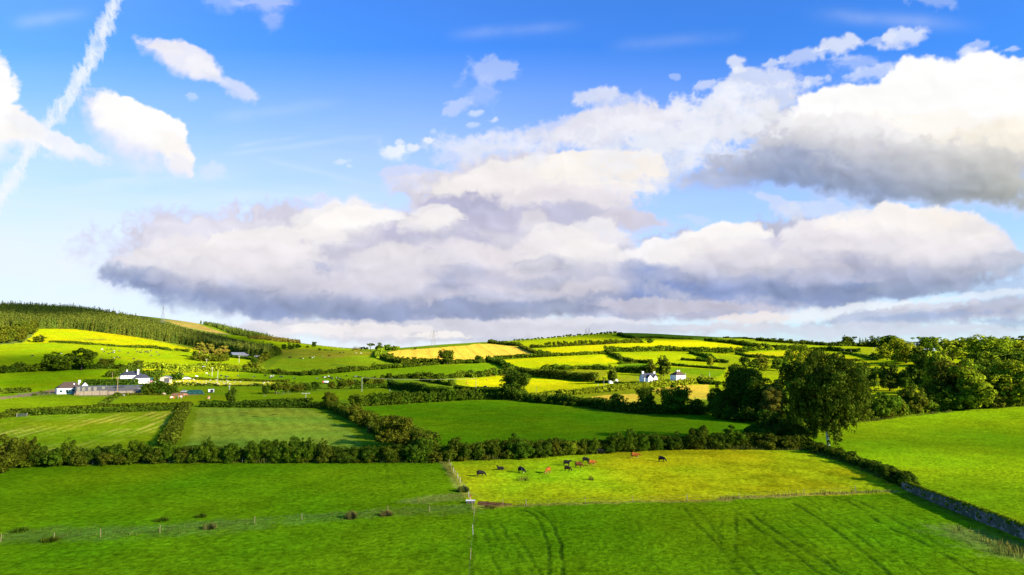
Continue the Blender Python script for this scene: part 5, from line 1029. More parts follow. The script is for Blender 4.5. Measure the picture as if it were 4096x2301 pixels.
for a in ((740, 895, 150, 130, 'round', 'leaf_olive', 'pointed brown green tree at the top of the diagonal hedge'), (1000, 900, 132, 190, 'round', 'leaf', 'bright green tree behind the diagonal hedge'),
          (1850, 486, 146, 172, 'round', 'leaf_dark', 'big dark tree in front of the wheat field'), (2140, 476, 74, 90, 'round', 'leaf_dark', 'round tree right of the wheat field tree'),
          (2065, 478, 44, 80, 'shrub', 'leaf', 'bush between two trees under the wheat'), (597, 327, 58, 46, 'round', 'leaf_dark', 'single dark tree on the left skyline'),
          (1130, 364, 76, 70, 'umbrella', 'leaf_dark', 'flat topped pine on the skyline'), (1212, 364, 82, 82, 'round', 'leaf_dark', 'dense tree next to the flat topped pine'),
          (1290, 362, 64, 66, 'round', 'leaf', 'rounded tree left of a pair at the wheat corner'), (1352, 360, 52, 70, 'round', 'leaf', 'rounded tree right of a pair at the wheat corner'),
          (320, 345, 52, 50, 'round', 'leaf_dark', 'dark tree left end of the group under the left skyline'), (385, 347, 58, 70, 'round', 'leaf_dark', 'broad tree in the group under the left skyline'),
          (445, 337, 42, 60, 'round', 'leaf_dark', 'low tree right end of the group under the left skyline'), (205, 318, 26, 26, 'tuft', 'leaf_dark', 'thin dark tree at the wood end'),
          (540, 332, 22, 44, 'shrub', 'leaf', 'small bush left of the single skyline tree'), (655, 356, 24, 40, 'shrub', 'leaf', 'small bush on the lower slope'), (1548, 346, 22, 28, 'round', 'leaf_dark', 'tiny dark tree on the skyline left of the pylon'),
          (1120, 702, 66, 72, 'round', 'leaf_light', 'small bright tree with a short stem near the tall pole'), (1890, 700, 82, 74, 'round', 'leaf', 'tree at the left of the orange cattle field'),
          (1780, 668, 72, 90, 'shrub', 'leaf', 'bushy tree left of the one by the orange cattle field'), (2010, 786, 80, 88, 'round', 'leaf_light', 'pale loose tree in the hedge left of the big round one'),
          (2250, 815, 50, 90, 'shrub', 'leaf_dark', 'dark bush left of the big round tree'), (490, 594, 34, 38, 'shrub', 'leaf_dark', 'small square bush at the foot of the hollow'), (590, 590, 58, 58, 'oval', 'leaf_dark', 'left of two dark trees under the hollow'),
          (636, 588, 54, 50, 'oval', 'leaf_dark', 'right of two dark trees under the hollow'), (268, 582, 62, 64, 'round', 'leaf_dark', 'dark round tree at the left foot of the hollow'), (320, 585, 50, 44, 'round', 'leaf_dark', 'dark tree next to the round one at the foot of the hollow'),
          (365, 588, 36, 50, 'shrub', 'leaf_dark', 'low bush at the foot of the hollow'), (150, 766, 96, 66, 'oval', 'leaf_dark', 'dark upright tree at the left of the pole row copse'),
          (240, 762, 100, 120, 'spread', 'leaf_olive', 'thin stemmed spreading tree in the copse'), (330, 760, 100, 110, 'spread', 'leaf_olive', 'second thin stemmed spreading tree in the copse'),
          (440, 748, 96, 130, 'round', 'leaf_olive', 'round tree in the middle of the copse'), (520, 742, 80, 100, 'round', 'leaf_dark', 'dark tree at the right of the copse'), (614, 732, 84, 94, 'round', 'leaf_dark', 'round tree alone right of the copse'),
          (770, 720, 78, 100, 'shrub', 'leaf_olive', 'bush at the left of the second copse'), (850, 716, 92, 110, 'round', 'leaf_olive', 'round tree of the second copse'), (935, 714, 92, 80, 'spread', 'leaf_olive', 'two stemmed tree right of the second copse'),
          (1010, 700, 62, 90, 'shrub', 'leaf_dark', 'dark bush beside the tall pole'), (1100, 690, 92, 90, 'round', 'leaf_olive', 'tree left of the clump above the small bright tree'), (1200, 694, 96, 130, 'round', 'leaf_olive', 'broad tree of the clump above the small bright tree')):
    tree_at(2, *a)
for i, x in enumerate((968, 984, 1000, 1014, 1028, 1045, 1066, 1082, 1098)): tree_at(2, x, 360, (40, 50, 48, 40, 42, 36, 40, 30, 36)[i], 22, 'spruce' if i < 5 else 'tuft', 'needle_warm', 'small reddish conifer in the row on the skyline', group='small conifers on the middle skyline')
bush_row(2, [(1240, 620), (1800, 622), (2300, 580)], 20, 54, 62, 'round', 'leaf_hedge', 'dark tree in the hedge crossing the middle slope', 'trees of the middle slope hedge', alt='leaf')
bush_row(2, [(660, 580), (960, 556)], 7, 46, 66, 'round', 'leaf_dark', 'dark rounded tree under the hollow', 'rounded trees under the hollow')
bush_row(2, [(1180, 534), (1480, 514)], 6, 52, 76, 'shrub', 'leaf', 'leafy bush left of the wheat corner', 'leafy bushes near the wheat corner', alt='leaf_light')
bush_row(2, [(1240, 430), (1560, 470)], 7, 50, 66, 'shrub', 'leaf_hedge', 'bush under the wheat field', 'bushes under the wheat field')
bush_row(2, [(10, 560), (140, 555)], 4, 56, 56, 'shrub', 'leaf_light', 'sunlit bush left of the hollow', 'sunlit bushes left of the hollow')
bush_row(2, [(30, 500), (110, 470), (200, 420), (290, 395)], 12, 56, 60, 'round', 'leaf_olive', 'dull green tree climbing the hedge behind the barn', 'trees climbing behind the barn', alt='leaf_dark')
bush_row(2, [(700, 354), (780, 357)], 4, 12, 20, 'shrub', 'leaf_dark', 'tiny bush on the lower skyline slope', 'tiny bushes on the lower skyline slope')
# left side trees
for a in ((480, 785, 155, 215, 'round', 'leaf', 'left of the two great trees on the cow pasture edge'), (760, 775, 176, 240, 'spread', 'leaf', 'right of the two great trees, with spreading boughs'), (600, 780, 110, 100, 'round', 'leaf_dark', 'dark tree in the gap between the two great trees'),
          (958, 755, 78, 72, 'round', 'leaf_olive', 'left of a pair of small round trees'), (1026, 753, 76, 84, 'round', 'leaf_olive', 'right of a pair of small round trees'), (370, 514, 62, 84, 'round', 'leaf_olive', 'single round tree in the yellow pasture'),
          (30, 803, 68, 88, 'round', 'leaf_dark', 'first tree of the row at the left border'), (128, 793, 74, 72, 'round', 'leaf_dark', 'second tree of the row at the left'), (205, 793, 84, 80, 'round', 'leaf_dark', 'third tree of the row at the left'),
          (300, 790, 68, 100, 'shrub', 'leaf', 'low bush fourth in the row at the left'), (1130, 764, 44, 90, 'shrub', 'leaf_dark', 'dark bush right of the pair of small round trees'), (1235, 772, 68, 90, 'shrub', 'leaf_olive', 'left tree of the clump above the farmhouse'), (1300, 774, 84, 84, 'round', 'leaf_olive', 'right tree of the clump above the farmhouse'),
          (1470, 758, 46, 60, 'round', 'leaf_light', 'small lit tree in the scrub hedge, left one'), (1580, 756, 40, 50, 'round', 'leaf_light', 'small lit tree in the scrub hedge, right one'), (2160, 1080, 132, 92, 'round', 'leaf_dark', 'ragged dark tree around the gate and pole'),
          (1400, 1003, 110, 130, 'round', 'leaf_dark', 'dark tree at the left of the clump by the sheds'), (1500, 1000, 122, 150, 'round', 'leaf_dark', 'dark tree in the middle of the clump by the sheds'), (1600, 1000, 105, 110, 'round', 'leaf_dark', 'dark tree at the right of the clump by the sheds'),
          (1350, 1003, 80, 60, 'shrub', 'leaf_dark', 'dark bush hiding the end of the sheds'), (2490, 1000, 96, 66, 'oval', 'leaf_dark', 'upright dark tree right of the tarpaulin'), (1745, 604, 34, 50, 'shrub', 'leaf', 'bush left of the pines'), (405, 1000, 30, 60, 'shrub', 'leaf', 'low shrub left of the bungalow'), (325, 1012, 20, 40, 'shrub', 'leaf', 'tiny shrub by the rail fence')):
    tree_at(1, *a)
for x, y, h, w in ((1868, 660, 140, 96), (1905, 680, 110, 70), (1960, 680, 145, 90), (2000, 690, 100, 70), (2030, 690, 110, 80), (2085, 688, 134, 105)):
    tree_at(1, x, y, h, w, 'pine', 'needle_warm', 'tall pine with orange sunlit trunk in the hillside clump', group='tall pines of the hillside clump', bark='bark_orange', det=2)
for x, y, h, w in ((1830, 680, 80, 90), (1900, 690, 60, 80), (2010, 694, 70, 80), (2070, 696, 80, 80), (2120, 692, 80, 60), (1950, 694, 60, 70)):
    tree_at(1, x, y, h, w, 'round', 'leaf_olive', 'lower leafy tree at the foot of the pine clump', group='lower trees under the pines')
for x, y, h, w in ((15, 525, 100, 90), (75, 520, 110, 95), (130, 505, 120, 100), (185, 500, 110, 90), (215, 470, 110, 90), (270, 440, 100, 95), (310, 425, 100, 80), (60, 470, 90, 100), (20, 460, 80, 90), (200, 425, 90, 90)):
    tree_at(1, x, y, h, w, 'round', 'leaf_olive', 'reddish green tree in the copse below the plantation', group='reddish trees below the plantation')
bush_row(1, [(1990, 745), (2130, 760)], 4, 56, 60, 'round', 'leaf_light', 'lit tree below the pines, left group', 'lit trees below the pines')
bush_row(1, [(2140, 770), (2300, 775), (2480, 785)], 8, 66, 70, 'round', 'leaf_light', 'lit tree below the blue roofed barn', 'lit trees below the barn', alt='leaf_olive')
bush_row(1, [(2350, 710), (2480, 690), (2600, 600)], 8, 60, 66, 'round', 'leaf_olive', 'dull tree beside the blue roofed barn', 'dull trees beside the barn', alt='leaf_dark')
for x, y, s in ((190, 512, 24), (265, 505, 16), (700, 385, 14), (1100, 435, 12)): tree_at(1, x, y, s, s * 1.8, 'shrub', 'leaf_olive', 'small scrub bush at the pasture edge', group='scrub bushes at the pasture edge')
# bushes standing out of the near hedges: frame 5 x, base y, height, width
for i, (x, y, h, w, m_, lab) in enumerate(((20, 660, 235, 210, 'leaf_olive', 'big rounded bush at the left border of the near hedge'), (110, 622, 215, 190, 'leaf_olive', 'second rounded bush from the left in the near hedge'),
        (200, 612, 190, 150, 'leaf_olive', 'tall bush with a loose top near the left end of the near hedge'), (300, 606, 150, 170, 'leaf_hedge', 'spreading low bush in the near hedge left of the gap'), (540, 598, 160, 165, 'leaf', 'neat green round bush standing alone in the near hedge'),
        (420, 600, 90, 120, 'leaf_hedge', 'low bush left of the neat round one'), (650, 594, 80, 120, 'leaf_hedge', 'low bush right of the neat round one'), (800, 585, 130, 130, 'leaf_hedge', 'sloping bush right of the gap in the near hedge'), (900, 582, 145, 150, 'leaf', 'elder bush with white flowers in the near hedge'),
        (1045, 581, 140, 150, 'leaf', 'rounded bush right of the flowering elder'), (1180, 580, 130, 120, 'leaf_hedge', 'bush left of where the short hedge joins'), (1270, 580, 148, 120, 'leaf', 'tall bush where the short hedge joins'), (1400, 578, 120, 130, 'leaf_olive', 'brownish bush at the foot of the short hedge'),
        (1560, 578, 165, 150, 'leaf', 'large bush below the grey green field'), (1650, 578, 140, 110, 'leaf', 'bush right of the large one below the grey green field'), (1770, 578, 140, 140, 'leaf', 'low broad bush below the grey green field'),
        (1960, 577, 160, 150, 'leaf', 'first of the tall dense bushes near the middle'), (2080, 577, 172, 140, 'leaf', 'second of the tall dense bushes near the middle'), (2180, 577, 178, 130, 'leaf', 'third of the tall dense bushes near the middle'), (2290, 577, 185, 150, 'leaf', 'tallest dense bush near the middle of the near hedge'))):
    tree_at(5, x, y, h, w, 'shrub', m_, lab, cat='bush', det=2, sink=.1)
for (x, y, h, w, k_, m_, lab) in ((100, 578, 170, 150, 'shrub', 'leaf', 'dense bush right of the tallest dense bush'), (250, 578, 175, 140, 'shrub', 'leaf', 'last of the tall dense bushes near the middle'), (385, 578, 160, 150, 'shrub', 'leaf_olive', 'reddish brown bush right of the dense bushes'),
        (560, 578, 130, 150, 'shrub', 'leaf_hedge', 'lower bush under the diagonal hedge'), (720, 578, 140, 150, 'shrub', 'leaf_hedge', 'lower bush with pale tips under the diagonal hedge'), (900, 578, 130, 160, 'shrub', 'leaf_hedge', 'bush where the diagonal hedge meets the near hedge'),
        (1060, 576, 160, 150, 'shrub', 'leaf_hedge', 'pale leaved bush right of the meeting of the hedges'), (1150, 574, 170, 150, 'shrub', 'leaf', 'bush left of the fence corner'), (1350, 566, 168, 200, 'shrub', 'leaf_hedge', 'big rounded bush right of the fence corner'),
        (1460, 562, 130, 110, 'shrub', 'leaf_hedge', 'bush behind the lying cow'), (1570, 558, 120, 130, 'shrub', 'leaf', 'light green bush with a white bloom'), (1700, 552, 130, 90, 'shrub', 'leaf_hedge', 'narrow bush behind the cattle'), (1880, 546, 178, 190, 'shrub', 'leaf', 'tall rounded bush behind the black and white cow'),
        (2060, 542, 130, 150, 'shrub', 'leaf_hedge', 'bush right of the tall rounded one'),
        (920, 455, 240, 290, 'round', 'leaf_olive', 'largest tree of the diagonal hedge'), (1110, 480, 135, 150, 'shrub', 'leaf_olive', 'reddish bush at the lower end of the diagonal hedge'), (850, 400, 180, 150, 'round', 'leaf_olive', 'tree left of the largest one in the diagonal hedge'),
        (690, 305, 130, 190, 'round', 'leaf_olive', 'round headed tree halfway up the diagonal hedge'), (735, 350, 60, 70, 'shrub', 'rush', 'pale dead shrub halfway up the diagonal hedge'), (620, 250, 130, 120, 'round', 'leaf_olive', 'reddish tree above the round headed one in the diagonal hedge'),
        (500, 205, 100, 90, 'round', 'leaf', 'tree near the top of the diagonal hedge'), (430, 160, 120, 110, 'round', 'leaf_olive', 'topmost tree of the diagonal hedge')):
    tree_at(6, x, y, h, w, k_, m_, lab, cat='bush' if k_ == 'shrub' else 'tree', det=2, sink=.1)
for (x, y, h, w, m_, lab) in ((920, 388, 150, 150, 'leaf_olive', 'brown tinged bush behind the group of cattle'), (1080, 378, 145, 130, 'leaf_light', 'bright bush with white flowers behind the cattle'), (1190, 372, 140, 90, 'leaf', 'narrow bush behind the black cow'),
        (1290, 366, 145, 120, 'leaf', 'bush above the black cow in the hedge shade'), (1480, 352, 190, 160, 'leaf', 'large bush left of the tall block'), (1600, 345, 195, 150, 'leaf', 'first bush of the tall block in the cattle hedge'), (1720, 340, 175, 150, 'leaf', 'second bush of the tall block in the cattle hedge'),
        (1850, 336, 165, 150, 'leaf', 'last bright bush of the tall block'), (2000, 330, 160, 170, 'leaf_dark', 'dark bush right of the tall block'), (2200, 326, 190, 200, 'leaf_hedge', 'tall dark bush behind the right end of the cattle field'), (2380, 324, 150, 160, 'leaf_hedge', 'dark bush at the right end of the cattle hedge')):
    tree_at(7, x, y, h, w, 'shrub', m_, lab, cat='bush', det=2, sink=.1)
for (x, y, h, w, lab) in ((930, 480, 95, 110, 'pale bush by the birch trunk in the ivy hedge'), (1050, 525, 90, 120, 'dark bush in the ivy hedge right of the birch'), (760, 440, 90, 110, 'low dark bush at the left of the birch trunk'), (1380, 680, 110, 170, 'ivy mound near the start of the stone wall')):
    tree_at(8, x, y, h, w, 'shrub', 'leaf_hedge', lab, cat='bush', det=2, sink=.15)

bush_row(4, [(-60, 850), (120, 872), (300, 885), (440, 910)], 8, 120, 150, 'shrub', 'leaf_dark', 'dark undergrowth bush at the foot of the massive tree', 'undergrowth bushes below the massive tree', alt='leaf')
bush_row(4, [(330, 960), (480, 990), (640, 960)], 5, 120, 140, 'shrub', 'leaf', 'green undergrowth bush below the sparse pine', 'undergrowth bushes below the sparse pine', alt='leaf_dark')
bush_row(4, [(620, 900), (760, 905)], 3, 120, 140, 'shrub', 'leaf', 'green bush behind the pale birch trunk', 'bushes behind the birch trunk')
bush_row('D', [(30, 1178), (392, 1166), (755, 1165), (1070, 1164)], 22, 26, 36, 'shrub', 'leaf', 'low bramble bush spilling out at the foot of the long near hedge', 'brambles at the foot of the long near hedge', alt='leaf_olive', hv=.55)
bush_row('D', [(1100, 1163), (1387, 1149), (1670, 1131), (2010, 1131)], 20, 24, 34, 'shrub', 'leaf_olive', 'low bramble bush spilling out at the foot of the cattle field hedge', 'brambles at the foot of the cattle field hedge', alt='leaf_hedge', hv=.55)
# ---------------------------------------------------------------- the conifer plantation
_edge = [(-40, 388), (120, 388), (230, 388), (470, 386), (700, 388), (1000, 428), (1300, 468), (1500, 502), (1700, 532), (1900, 572), (2140, 624), (2300, 652), (2470, 664), (2540, 645)]
_EL = densify(line(1, _edge), 1.0)
def plantation():
    rs = np.random.RandomState(5); NE = 190; L = len(_EL) - 1; used = []
    for i in range(NE):
        p = _EL[int((i + .5 + .3 * rs.randn()) / NE * L) if i else 0]; h = (15.5 if p.x < -200 else 13.5) * (1 + .13 * rs.randn()); dist = math.hypot(p.x, p.y)
        q = Vector(p) * 1.0; q.z = 0; q = q.normalized(); x = p.x + q.x * (1 + 2 * rs.rand()); y = p.y + q.y * (1 + 2 * rs.rand())
        tree((x, y, float(hgt(x, y))), h, h * .36, 'spruce', 'needle', 'spruce standing in the front row of the hillside plantation', 'spruce', 'spruces of the front row of the plantation', seed=i % 5, det=1)
    # everything behind the front row reads as one mass
    P = [(-60, 384), (470, 380), (700, 384), (1000, 424), (1300, 463), (1500, 498), (1700, 528), (1900, 568), (2140, 618), (2300, 646), (2470, 658), (2550, 630), (2450, 612), (2300, 580), (2000, 512), (1700, 440), (1500, 388), (1250, 325), (1000, 270), (800, 236), (400, 208), (-60, 196)]
    W_ = [ground(1, *p) for p in P]; W_ = [(p.x, p.y) for p in W_]; xs = [p[0] for p in W_]; ys = [p[1] for p in W_]
    gx, gy = np.meshgrid(np.arange(min(xs), max(xs), 4.9), np.arange(min(ys), max(ys), 4.9)); gx = gx + rs.uniform(-2, 2, gx.shape); gy = gy + rs.uniform(-2, 2, gy.shape)
    k = in_poly(gx, gy, W_); gx, gy = gx[k], gy[k]; r = np.hypot(gx, gy); gz = hgt(gx, gy)
    pick = rs.rand(len(gx)) < np.clip(1.5 - r / 2600, .45, 1); gx, gy, gz, r = gx[pick], gy[pick], gz[pick], r[pick]
    protos = []
    for s in range(6):
        nn = 84; z = .1 + .9 * (1 - np.sqrt(rs.rand(nn))); a = rs.rand(nn) * 6.283; rr = .19 * (1 - z) ** .8 * (.55 + .5 * rs.rand(nn)); Pp = np.stack([rr * np.cos(a), rr * np.sin(a), z], -1)
        d = np.stack([np.cos(a), np.sin(a), .6 + 0 * a], -1) + .4 * rs.normal(size=(nn, 3)); V, F = leaf_quads(Pp, d, .105 * (1.15 - .75 * z), rs, 1.2); protos.append((V, np.repeat(rs.rand(nn), 4)))
    Vs, Ts = [], []
    h = 13.5 * (1 + .13 * rs.randn(len(gx))) * (1 + .12 * fbm(gx, gy, 40, 2, 333))
    for i in range(len(gx)):
        V, t = protos[i % 6]; a = rs.rand() * 6.283; c, s_ = math.cos(a), math.sin(a); X_ = (V[:, 0] * c - V[:, 1] * s_) * h[i] + gx[i]; Y_ = (V[:, 0] * s_ + V[:, 1] * c) * h[i] + gy[i]
        Vs.append(np.stack([X_, Y_, V[:, 2] * h[i] + gz[i]], -1)); Ts.append(np.clip(t * .6 + .4 * rs.rand(), 0, 1))
    V = np.concatenate(Vs); F = np.arange(len(V)).reshape(-1, 4); print('plantation trees', len(gx), 'quads', len(F))
    ob = link(bpy.data.objects.new('conifer_wood', quads_mesh('conifer_wood', V, F, M['needle'], np.concatenate(Ts)[:, None].repeat(3, 1))))
    tag(ob, 'dense dark conifer plantation covering the left hillside', 'wood', kind='stuff')
plantation()
def far_wood(k, P, step, h, label, mat='needle', name='distant_wood'):
    rs = np.random.RandomState(9); W_ = [ground(k, *p) for p in P]; W_ = [(p.x, p.y) for p in W_]; xs = [p[0] for p in W_]; ys = [p[1] for p in W_]
    gx, gy = np.meshgrid(np.arange(min(xs), max(xs), step), np.arange(min(ys), max(ys), step)); gx = gx + rs.uniform(-2, 2, gx.shape); gy = gy + rs.uniform(-2, 2, gy.shape)
    kk = in_poly(gx, gy, W_); gx, gy = gx[kk], gy[kk]; n = len(gx)
    if n == 0: return
    m_ = 26; z = np.tile(.15 + .85 * (1 - np.sqrt(rs.rand(m_))), n); a = rs.rand(n * m_) * 6.283; rr = .26 * (1 - z) ** .7 * (.5 + .5 * rs.rand(n * m_)); hh = np.repeat(h * (1 + .2 * rs.randn(n)), m_)
    Pp = np.stack([np.repeat(gx, m_) + rr * np.cos(a) * hh, np.repeat(gy, m_) + rr * np.sin(a) * hh, np.repeat(hgt(gx, gy), m_) + z * hh], -1)
    d = np.stack([np.cos(a), np.sin(a), .6 + 0 * a], -1) + .4 * rs.normal(size=(n * m_, 3)); V, F = leaf_quads(Pp, d, .2 * h * (1.1 - .7 * z), rs, 1.2)
    ob = link(bpy.data.objects.new(name, quads_mesh(name, V, F, M[mat], np.repeat(np.repeat(rs.rand(n), m_), 4)[:, None].repeat(3, 1)))); tag(ob, label, 'wood', kind='stuff'); print(name, n)
far_wood(1, [(1570, 298), (1700, 290), (1850, 302), (2000, 330), (2200, 375), (2400, 430), (2560, 482), (2420, 476), (2200, 448), (2040, 385), (1850, 325), (1700, 308)], 7, 10, 'far conifer wood along the crest of the brown hill')
far_wood(1, [(2330, 474), (2480, 478), (2700, 500), (2720, 512), (2576, 502), (2400, 486)], 7, 6, 'low young conifer wood on the left skyline slope', 'needle_warm')
far_wood(2, [(-20, 238), (130, 240), (300, 258), (470, 284), (470, 294), (300, 280), (100, 256), (-20, 250)], 7, 7, 'strip of young conifers on the left skyline', 'needle_warm')

# ---------------------------------------------------------------- tall grass at the hedge feet and along the fences
def grass_strip(courses, label, mat, name='tall_grass'):
    rs = np.random.RandomState(3); Ps, Ss, Ts = [], [], []
    for k, pts, wd, h, dens in courses:
        dens = dens * 2.2
        L_ = np.array([[p.x, p.y] for p in densify(line(k, pts), 1.0)]); n = int(len(L_) * wd * dens); i = rs.randint(0, len(L_), n); r = np.hypot(L_[:, 0], L_[:, 1]).mean()
        x = L_[i, 0] + rs.randn(n) * wd * .4 + rs.uniform(-.5, .5, n); y = L_[i, 1] + rs.randn(n) * wd * .4 + rs.uniform(-.5, .5, n)
        cl = np.clip(.5 + fbm(x, y, 3.5, 2, 950), .05, 1.3); hh = h * cl * (.6 + .6 * rs.rand(n)); Ps.append(np.stack([x, y, hgt(x, y)], -1)); Ss.append(hh); Ts.append(rs.rand(n))
    P = np.concatenate(Ps); S_ = np.concatenate(Ss); n = len(P); a = rs.rand(n) * 6.283; wv = np.stack([np.cos(a), np.sin(a), 0 * a], -1) * (S_ * .05 + .022)[:, None]; lean = rs.normal(size=(n, 3)) * (S_ * .22)[:, None]; lean[:, 2] = 0
    up = np.stack([0 * a, 0 * a, S_], -1); V = np.stack([P - wv, P + wv, P + up + lean + wv * .3, P + up + lean - wv * .3], 1).reshape(-1, 3)
    ob = link(bpy.data.objects.new(name, quads_mesh(name, V, np.arange(4 * n).reshape(n, 4), M[mat], np.repeat(np.concatenate(Ts), 4)[:, None].repeat(3, 1)))); tag(ob, label, 'grass', kind='stuff')
grass_strip([('D', [(124, 1172), (392, 1165), (755, 1164), (1076, 1163)], 1.6, 1.1, 9), ('D', [(1092, 1162), (1387, 1147), (1670, 1130), (2022, 1132)], 1.8, 1.3, 10), (8, [(700, 430), (1000, 520), (1300, 650), (1500, 745)], 1.6, .9, 8),
             (5, [(0, 1160), (300, 1130), (700, 1115), (1230, 1105), (1600, 1070), (2000, 1045)], 5, .45, 2.2), (6, [(0, 1020), (400, 1000), (800, 975), (1190, 955), (1480, 930)], 4, .5, 2.2), (4, [(1090, 885), (1560, 830), (2100, 775), (2576, 748)], 1.6, 1.0, 6)],
            'tall green grass at the feet of the near hedges', 'tall_grass')
grass_strip([(6, [(1275, 562), (1330, 612), (1370, 680), (1410, 750)], 1.1, .7, 10), (7, [(230, 858), (370, 850)], 2.0, .8, 14), (7, [(400, 842), (700, 826), (1200, 808), (1800, 790), (2445, 780)], .9, .5, 8), (8, [(0, 818), (300, 800), (700, 782), (1200, 765), (1420, 752)], 1.1, .7, 8),
             (8, [(1960, 1095), (2150, 1165), (2420, 1255)], 3.2, .9, 4), (8, [(2180, 1240), (2400, 1290)], 2.0, .9, 4), (6, [(1150, 860), (1300, 850), (1420, 835)], 2.5, .7, 8)],
            'pale dry grass along the wire fences', 'dry_grass', 'dry_grass')
# ================================================================= buildings
def put(root, M_, mb, name, mat, parent=None, **kw):
    return mb.build(name, M[mat], parent or root, **kw)
class House:
    """a building whose own frame is: x along the front, y to the back, z up; origin at the left front corner"""
    def __init__(s, name, k, x, y, yaw, label, cat, group=None, lift=0.0):
        p = ground(k, x, y); s.p = p; s.m = mpd(p); s.root = empty(name, (p.x, p.y, p.z + lift), -math.atan2(p.x, p.y) + R(yaw)); tag(s.root, label, cat, group)
    def box(s, name, mat, x0, x1, y0, y1, z0, z1, bevel=0, parent=None, label=None):
        o = MB().box(x0, x1, y0, y1, z0, z1).build(name, M[mat], parent or s.root, bevel=bevel)
        if label: o['label'] = label
        return o
    def gable(s, mat, x0, x1, y0, y1, z, h, ov=.3, th=.16, axis='x', name='roof'):
        mb = MB()
        if axis == 'x':
            m = (y0 + y1) / 2; sl = h / (m - y0)
            A_ = [(y0 - ov, z - ov * sl), (m, z + h), (y1 + ov, z - ov * sl)]
            for (a, b) in ((A_[0], A_[1]), (A_[1], A_[2])):
                mb.add([(x0 - ov, a[0], a[1]), (x1 + ov, a[0], a[1]), (x1 + ov, b[0], b[1]), (x0 - ov, b[0], b[1]), (x0 - ov, a[0], a[1] + th), (x1 + ov, a[0], a[1] + th), (x1 + ov, b[0], b[1] + th), (x0 - ov, b[0], b[1] + th)],
                       [(3, 2, 1, 0), (4, 5, 6, 7), (0, 1, 5, 4), (1, 2, 6, 5), (2, 3, 7, 6), (3, 0, 4, 7)])
        else:
            m = (x0 + x1) / 2; sl = h / (m - x0); A_ = [(x0 - ov, z - ov * sl), (m, z + h), (x1 + ov, z - ov * sl)]
            for (a, b) in ((A_[0], A_[1]), (A_[1], A_[2])):
                mb.add([(a[0], y0 - ov, a[1]), (a[0], y1 + ov, a[1]), (b[0], y1 + ov, b[1]), (b[0], y0 - ov, b[1]), (a[0], y0 - ov, a[1] + th), (a[0], y1 + ov, a[1] + th), (b[0], y1 + ov, b[1] + th), (b[0], y0 - ov, b[1] + th)],
                       [(3, 2, 1, 0), (4, 5, 6, 7), (0, 1, 5, 4), (1, 2, 6, 5), (2, 3, 7, 6), (3, 0, 4, 7)])
        return mb.build(name, M[mat], s.root)
    def gwall(s, mat, x0, x1, y0, y1, z0, z1, h, axis='x', name='wall'):
        """walls with gable triangles at both ends of the axis"""
        if axis == 'x':
            m = (y0 + y1) / 2; pr = [(y0, z0), (y1, z0), (y1, z1), (m, z1 + h), (y0, z1)]; v = [(x0, a, b) for a, b in pr] + [(x1, a, b) for a, b in pr]
        else:
            m = (x0 + x1) / 2; pr = [(x0, z0), (x1, z0), (x1, z1), (m, z1 + h), (x0, z1)]; v = [(a, y0, b) for a, b in pr] + [(a, y1, b) for a, b in pr]
        return MB().add(v, [(0, 1, 2, 3, 4), (9, 8, 7, 6, 5)] + [(i, 5 + i, 5 + (i + 1) % 5, (i + 1) % 5) for i in range(5)]).build(name, M[mat], s.root)
    def hip(s, mat, x0, x1, y0, y1, z, h, ov=.35, name='roof', inset=None):
        x0 -= ov; x1 += ov; y0 -= ov; y1 += ov; i = inset if inset is not None else (y1 - y0) / 2; i = min(i, (x1 - x0) / 2 - .3); m = (y0 + y1) / 2
        v = [(x0, y0, z), (x1, y0, z), (x1, y1, z), (x0, y1, z), (x0 + i, m, z + h), (x1 - i, m, z + h), (x0, y0, z - .14), (x1, y0, z - .14), (x1, y1, z - .14), (x0, y1, z - .14)]
        return MB().add(v, [(0, 1, 5, 4), (1, 2, 5), (2, 3, 4, 5), (3, 0, 4), (0, 6, 7, 1), (1, 7, 8, 2), (2, 8, 9, 3), (3, 9, 6, 0), (9, 8, 7, 6)]).build(name, M[mat], s.root)
    def window(s, x, z, w, h, y=0.0, face='front', frame='frame_white', name='window', bars=1):
        t = .07; f = MB(); W = w / 2; H = h / 2
        for (a, b, c, d) in ((-W, -W + t, -H, H), (W - t, W, -H, H), (-W + t, W - t, H - t, H), (-W + t, W - t, -H, -H + t)) + (((-t / 3, t / 3, -H + t, H - t),) if bars else ()):
            f.box(a, b, -.05, .02, c, d)
        f.box(-W - .06, W + .06, -.10, .02, -H - .07, -H)
        g = MB().box(-W + t * .9, W - t * .9, -.015, .012, -H + t * .9, H - t * .9)
        fo = f.build(name, M[frame], s.root); go = g.build('pane', M['glass'], fo)
        if face == 'front': fo.location = (x, y - .022, z)
        elif face == 'left': fo.location = (y - .022, x, z); fo.rotation_euler = (0, 0, -math.pi / 2)
        elif face == 'right': fo.location = (y + .022, x, z); fo.rotation_euler = (0, 0, math.pi / 2)
        return fo
    def door(s, x, z, w, h, mat, y=0.0, handle=True):
        d = MB().box(x - w / 2, x + w / 2, y - .06, y + .01, z, z + h).build('door', M[mat], s.root, bevel=.01)
        if handle: MB().box(x + w * .3, x + w * .36, y - .12, y - .055, z + h * .46, z + h * .5).build('handle', M['steel'], d)
        return d
    def chimney(s, x, y, z0, z1, w=.7, d=.6, mat='render_white', parent=None, pots=2):
        c = MB().box(x - w / 2, x + w / 2, y - d / 2, y + d / 2, z0, z1).box(x - w / 2 - .07, x + w / 2 + .07, y - d / 2 - .07, y + d / 2 + .07, z1 + .002, z1 + .14).build('chimney', M[mat], parent or s.root)
        mb = MB()
        for i in range(pots): mb.tube([(x + (i - (pots - 1) / 2) * .28, y, z1 + .1), (x + (i - (pots - 1) / 2) * .28, y, z1 + .5)], [.12, .09], 8)
        mb.build('chimney_pot', M['roof_red'], c); return c

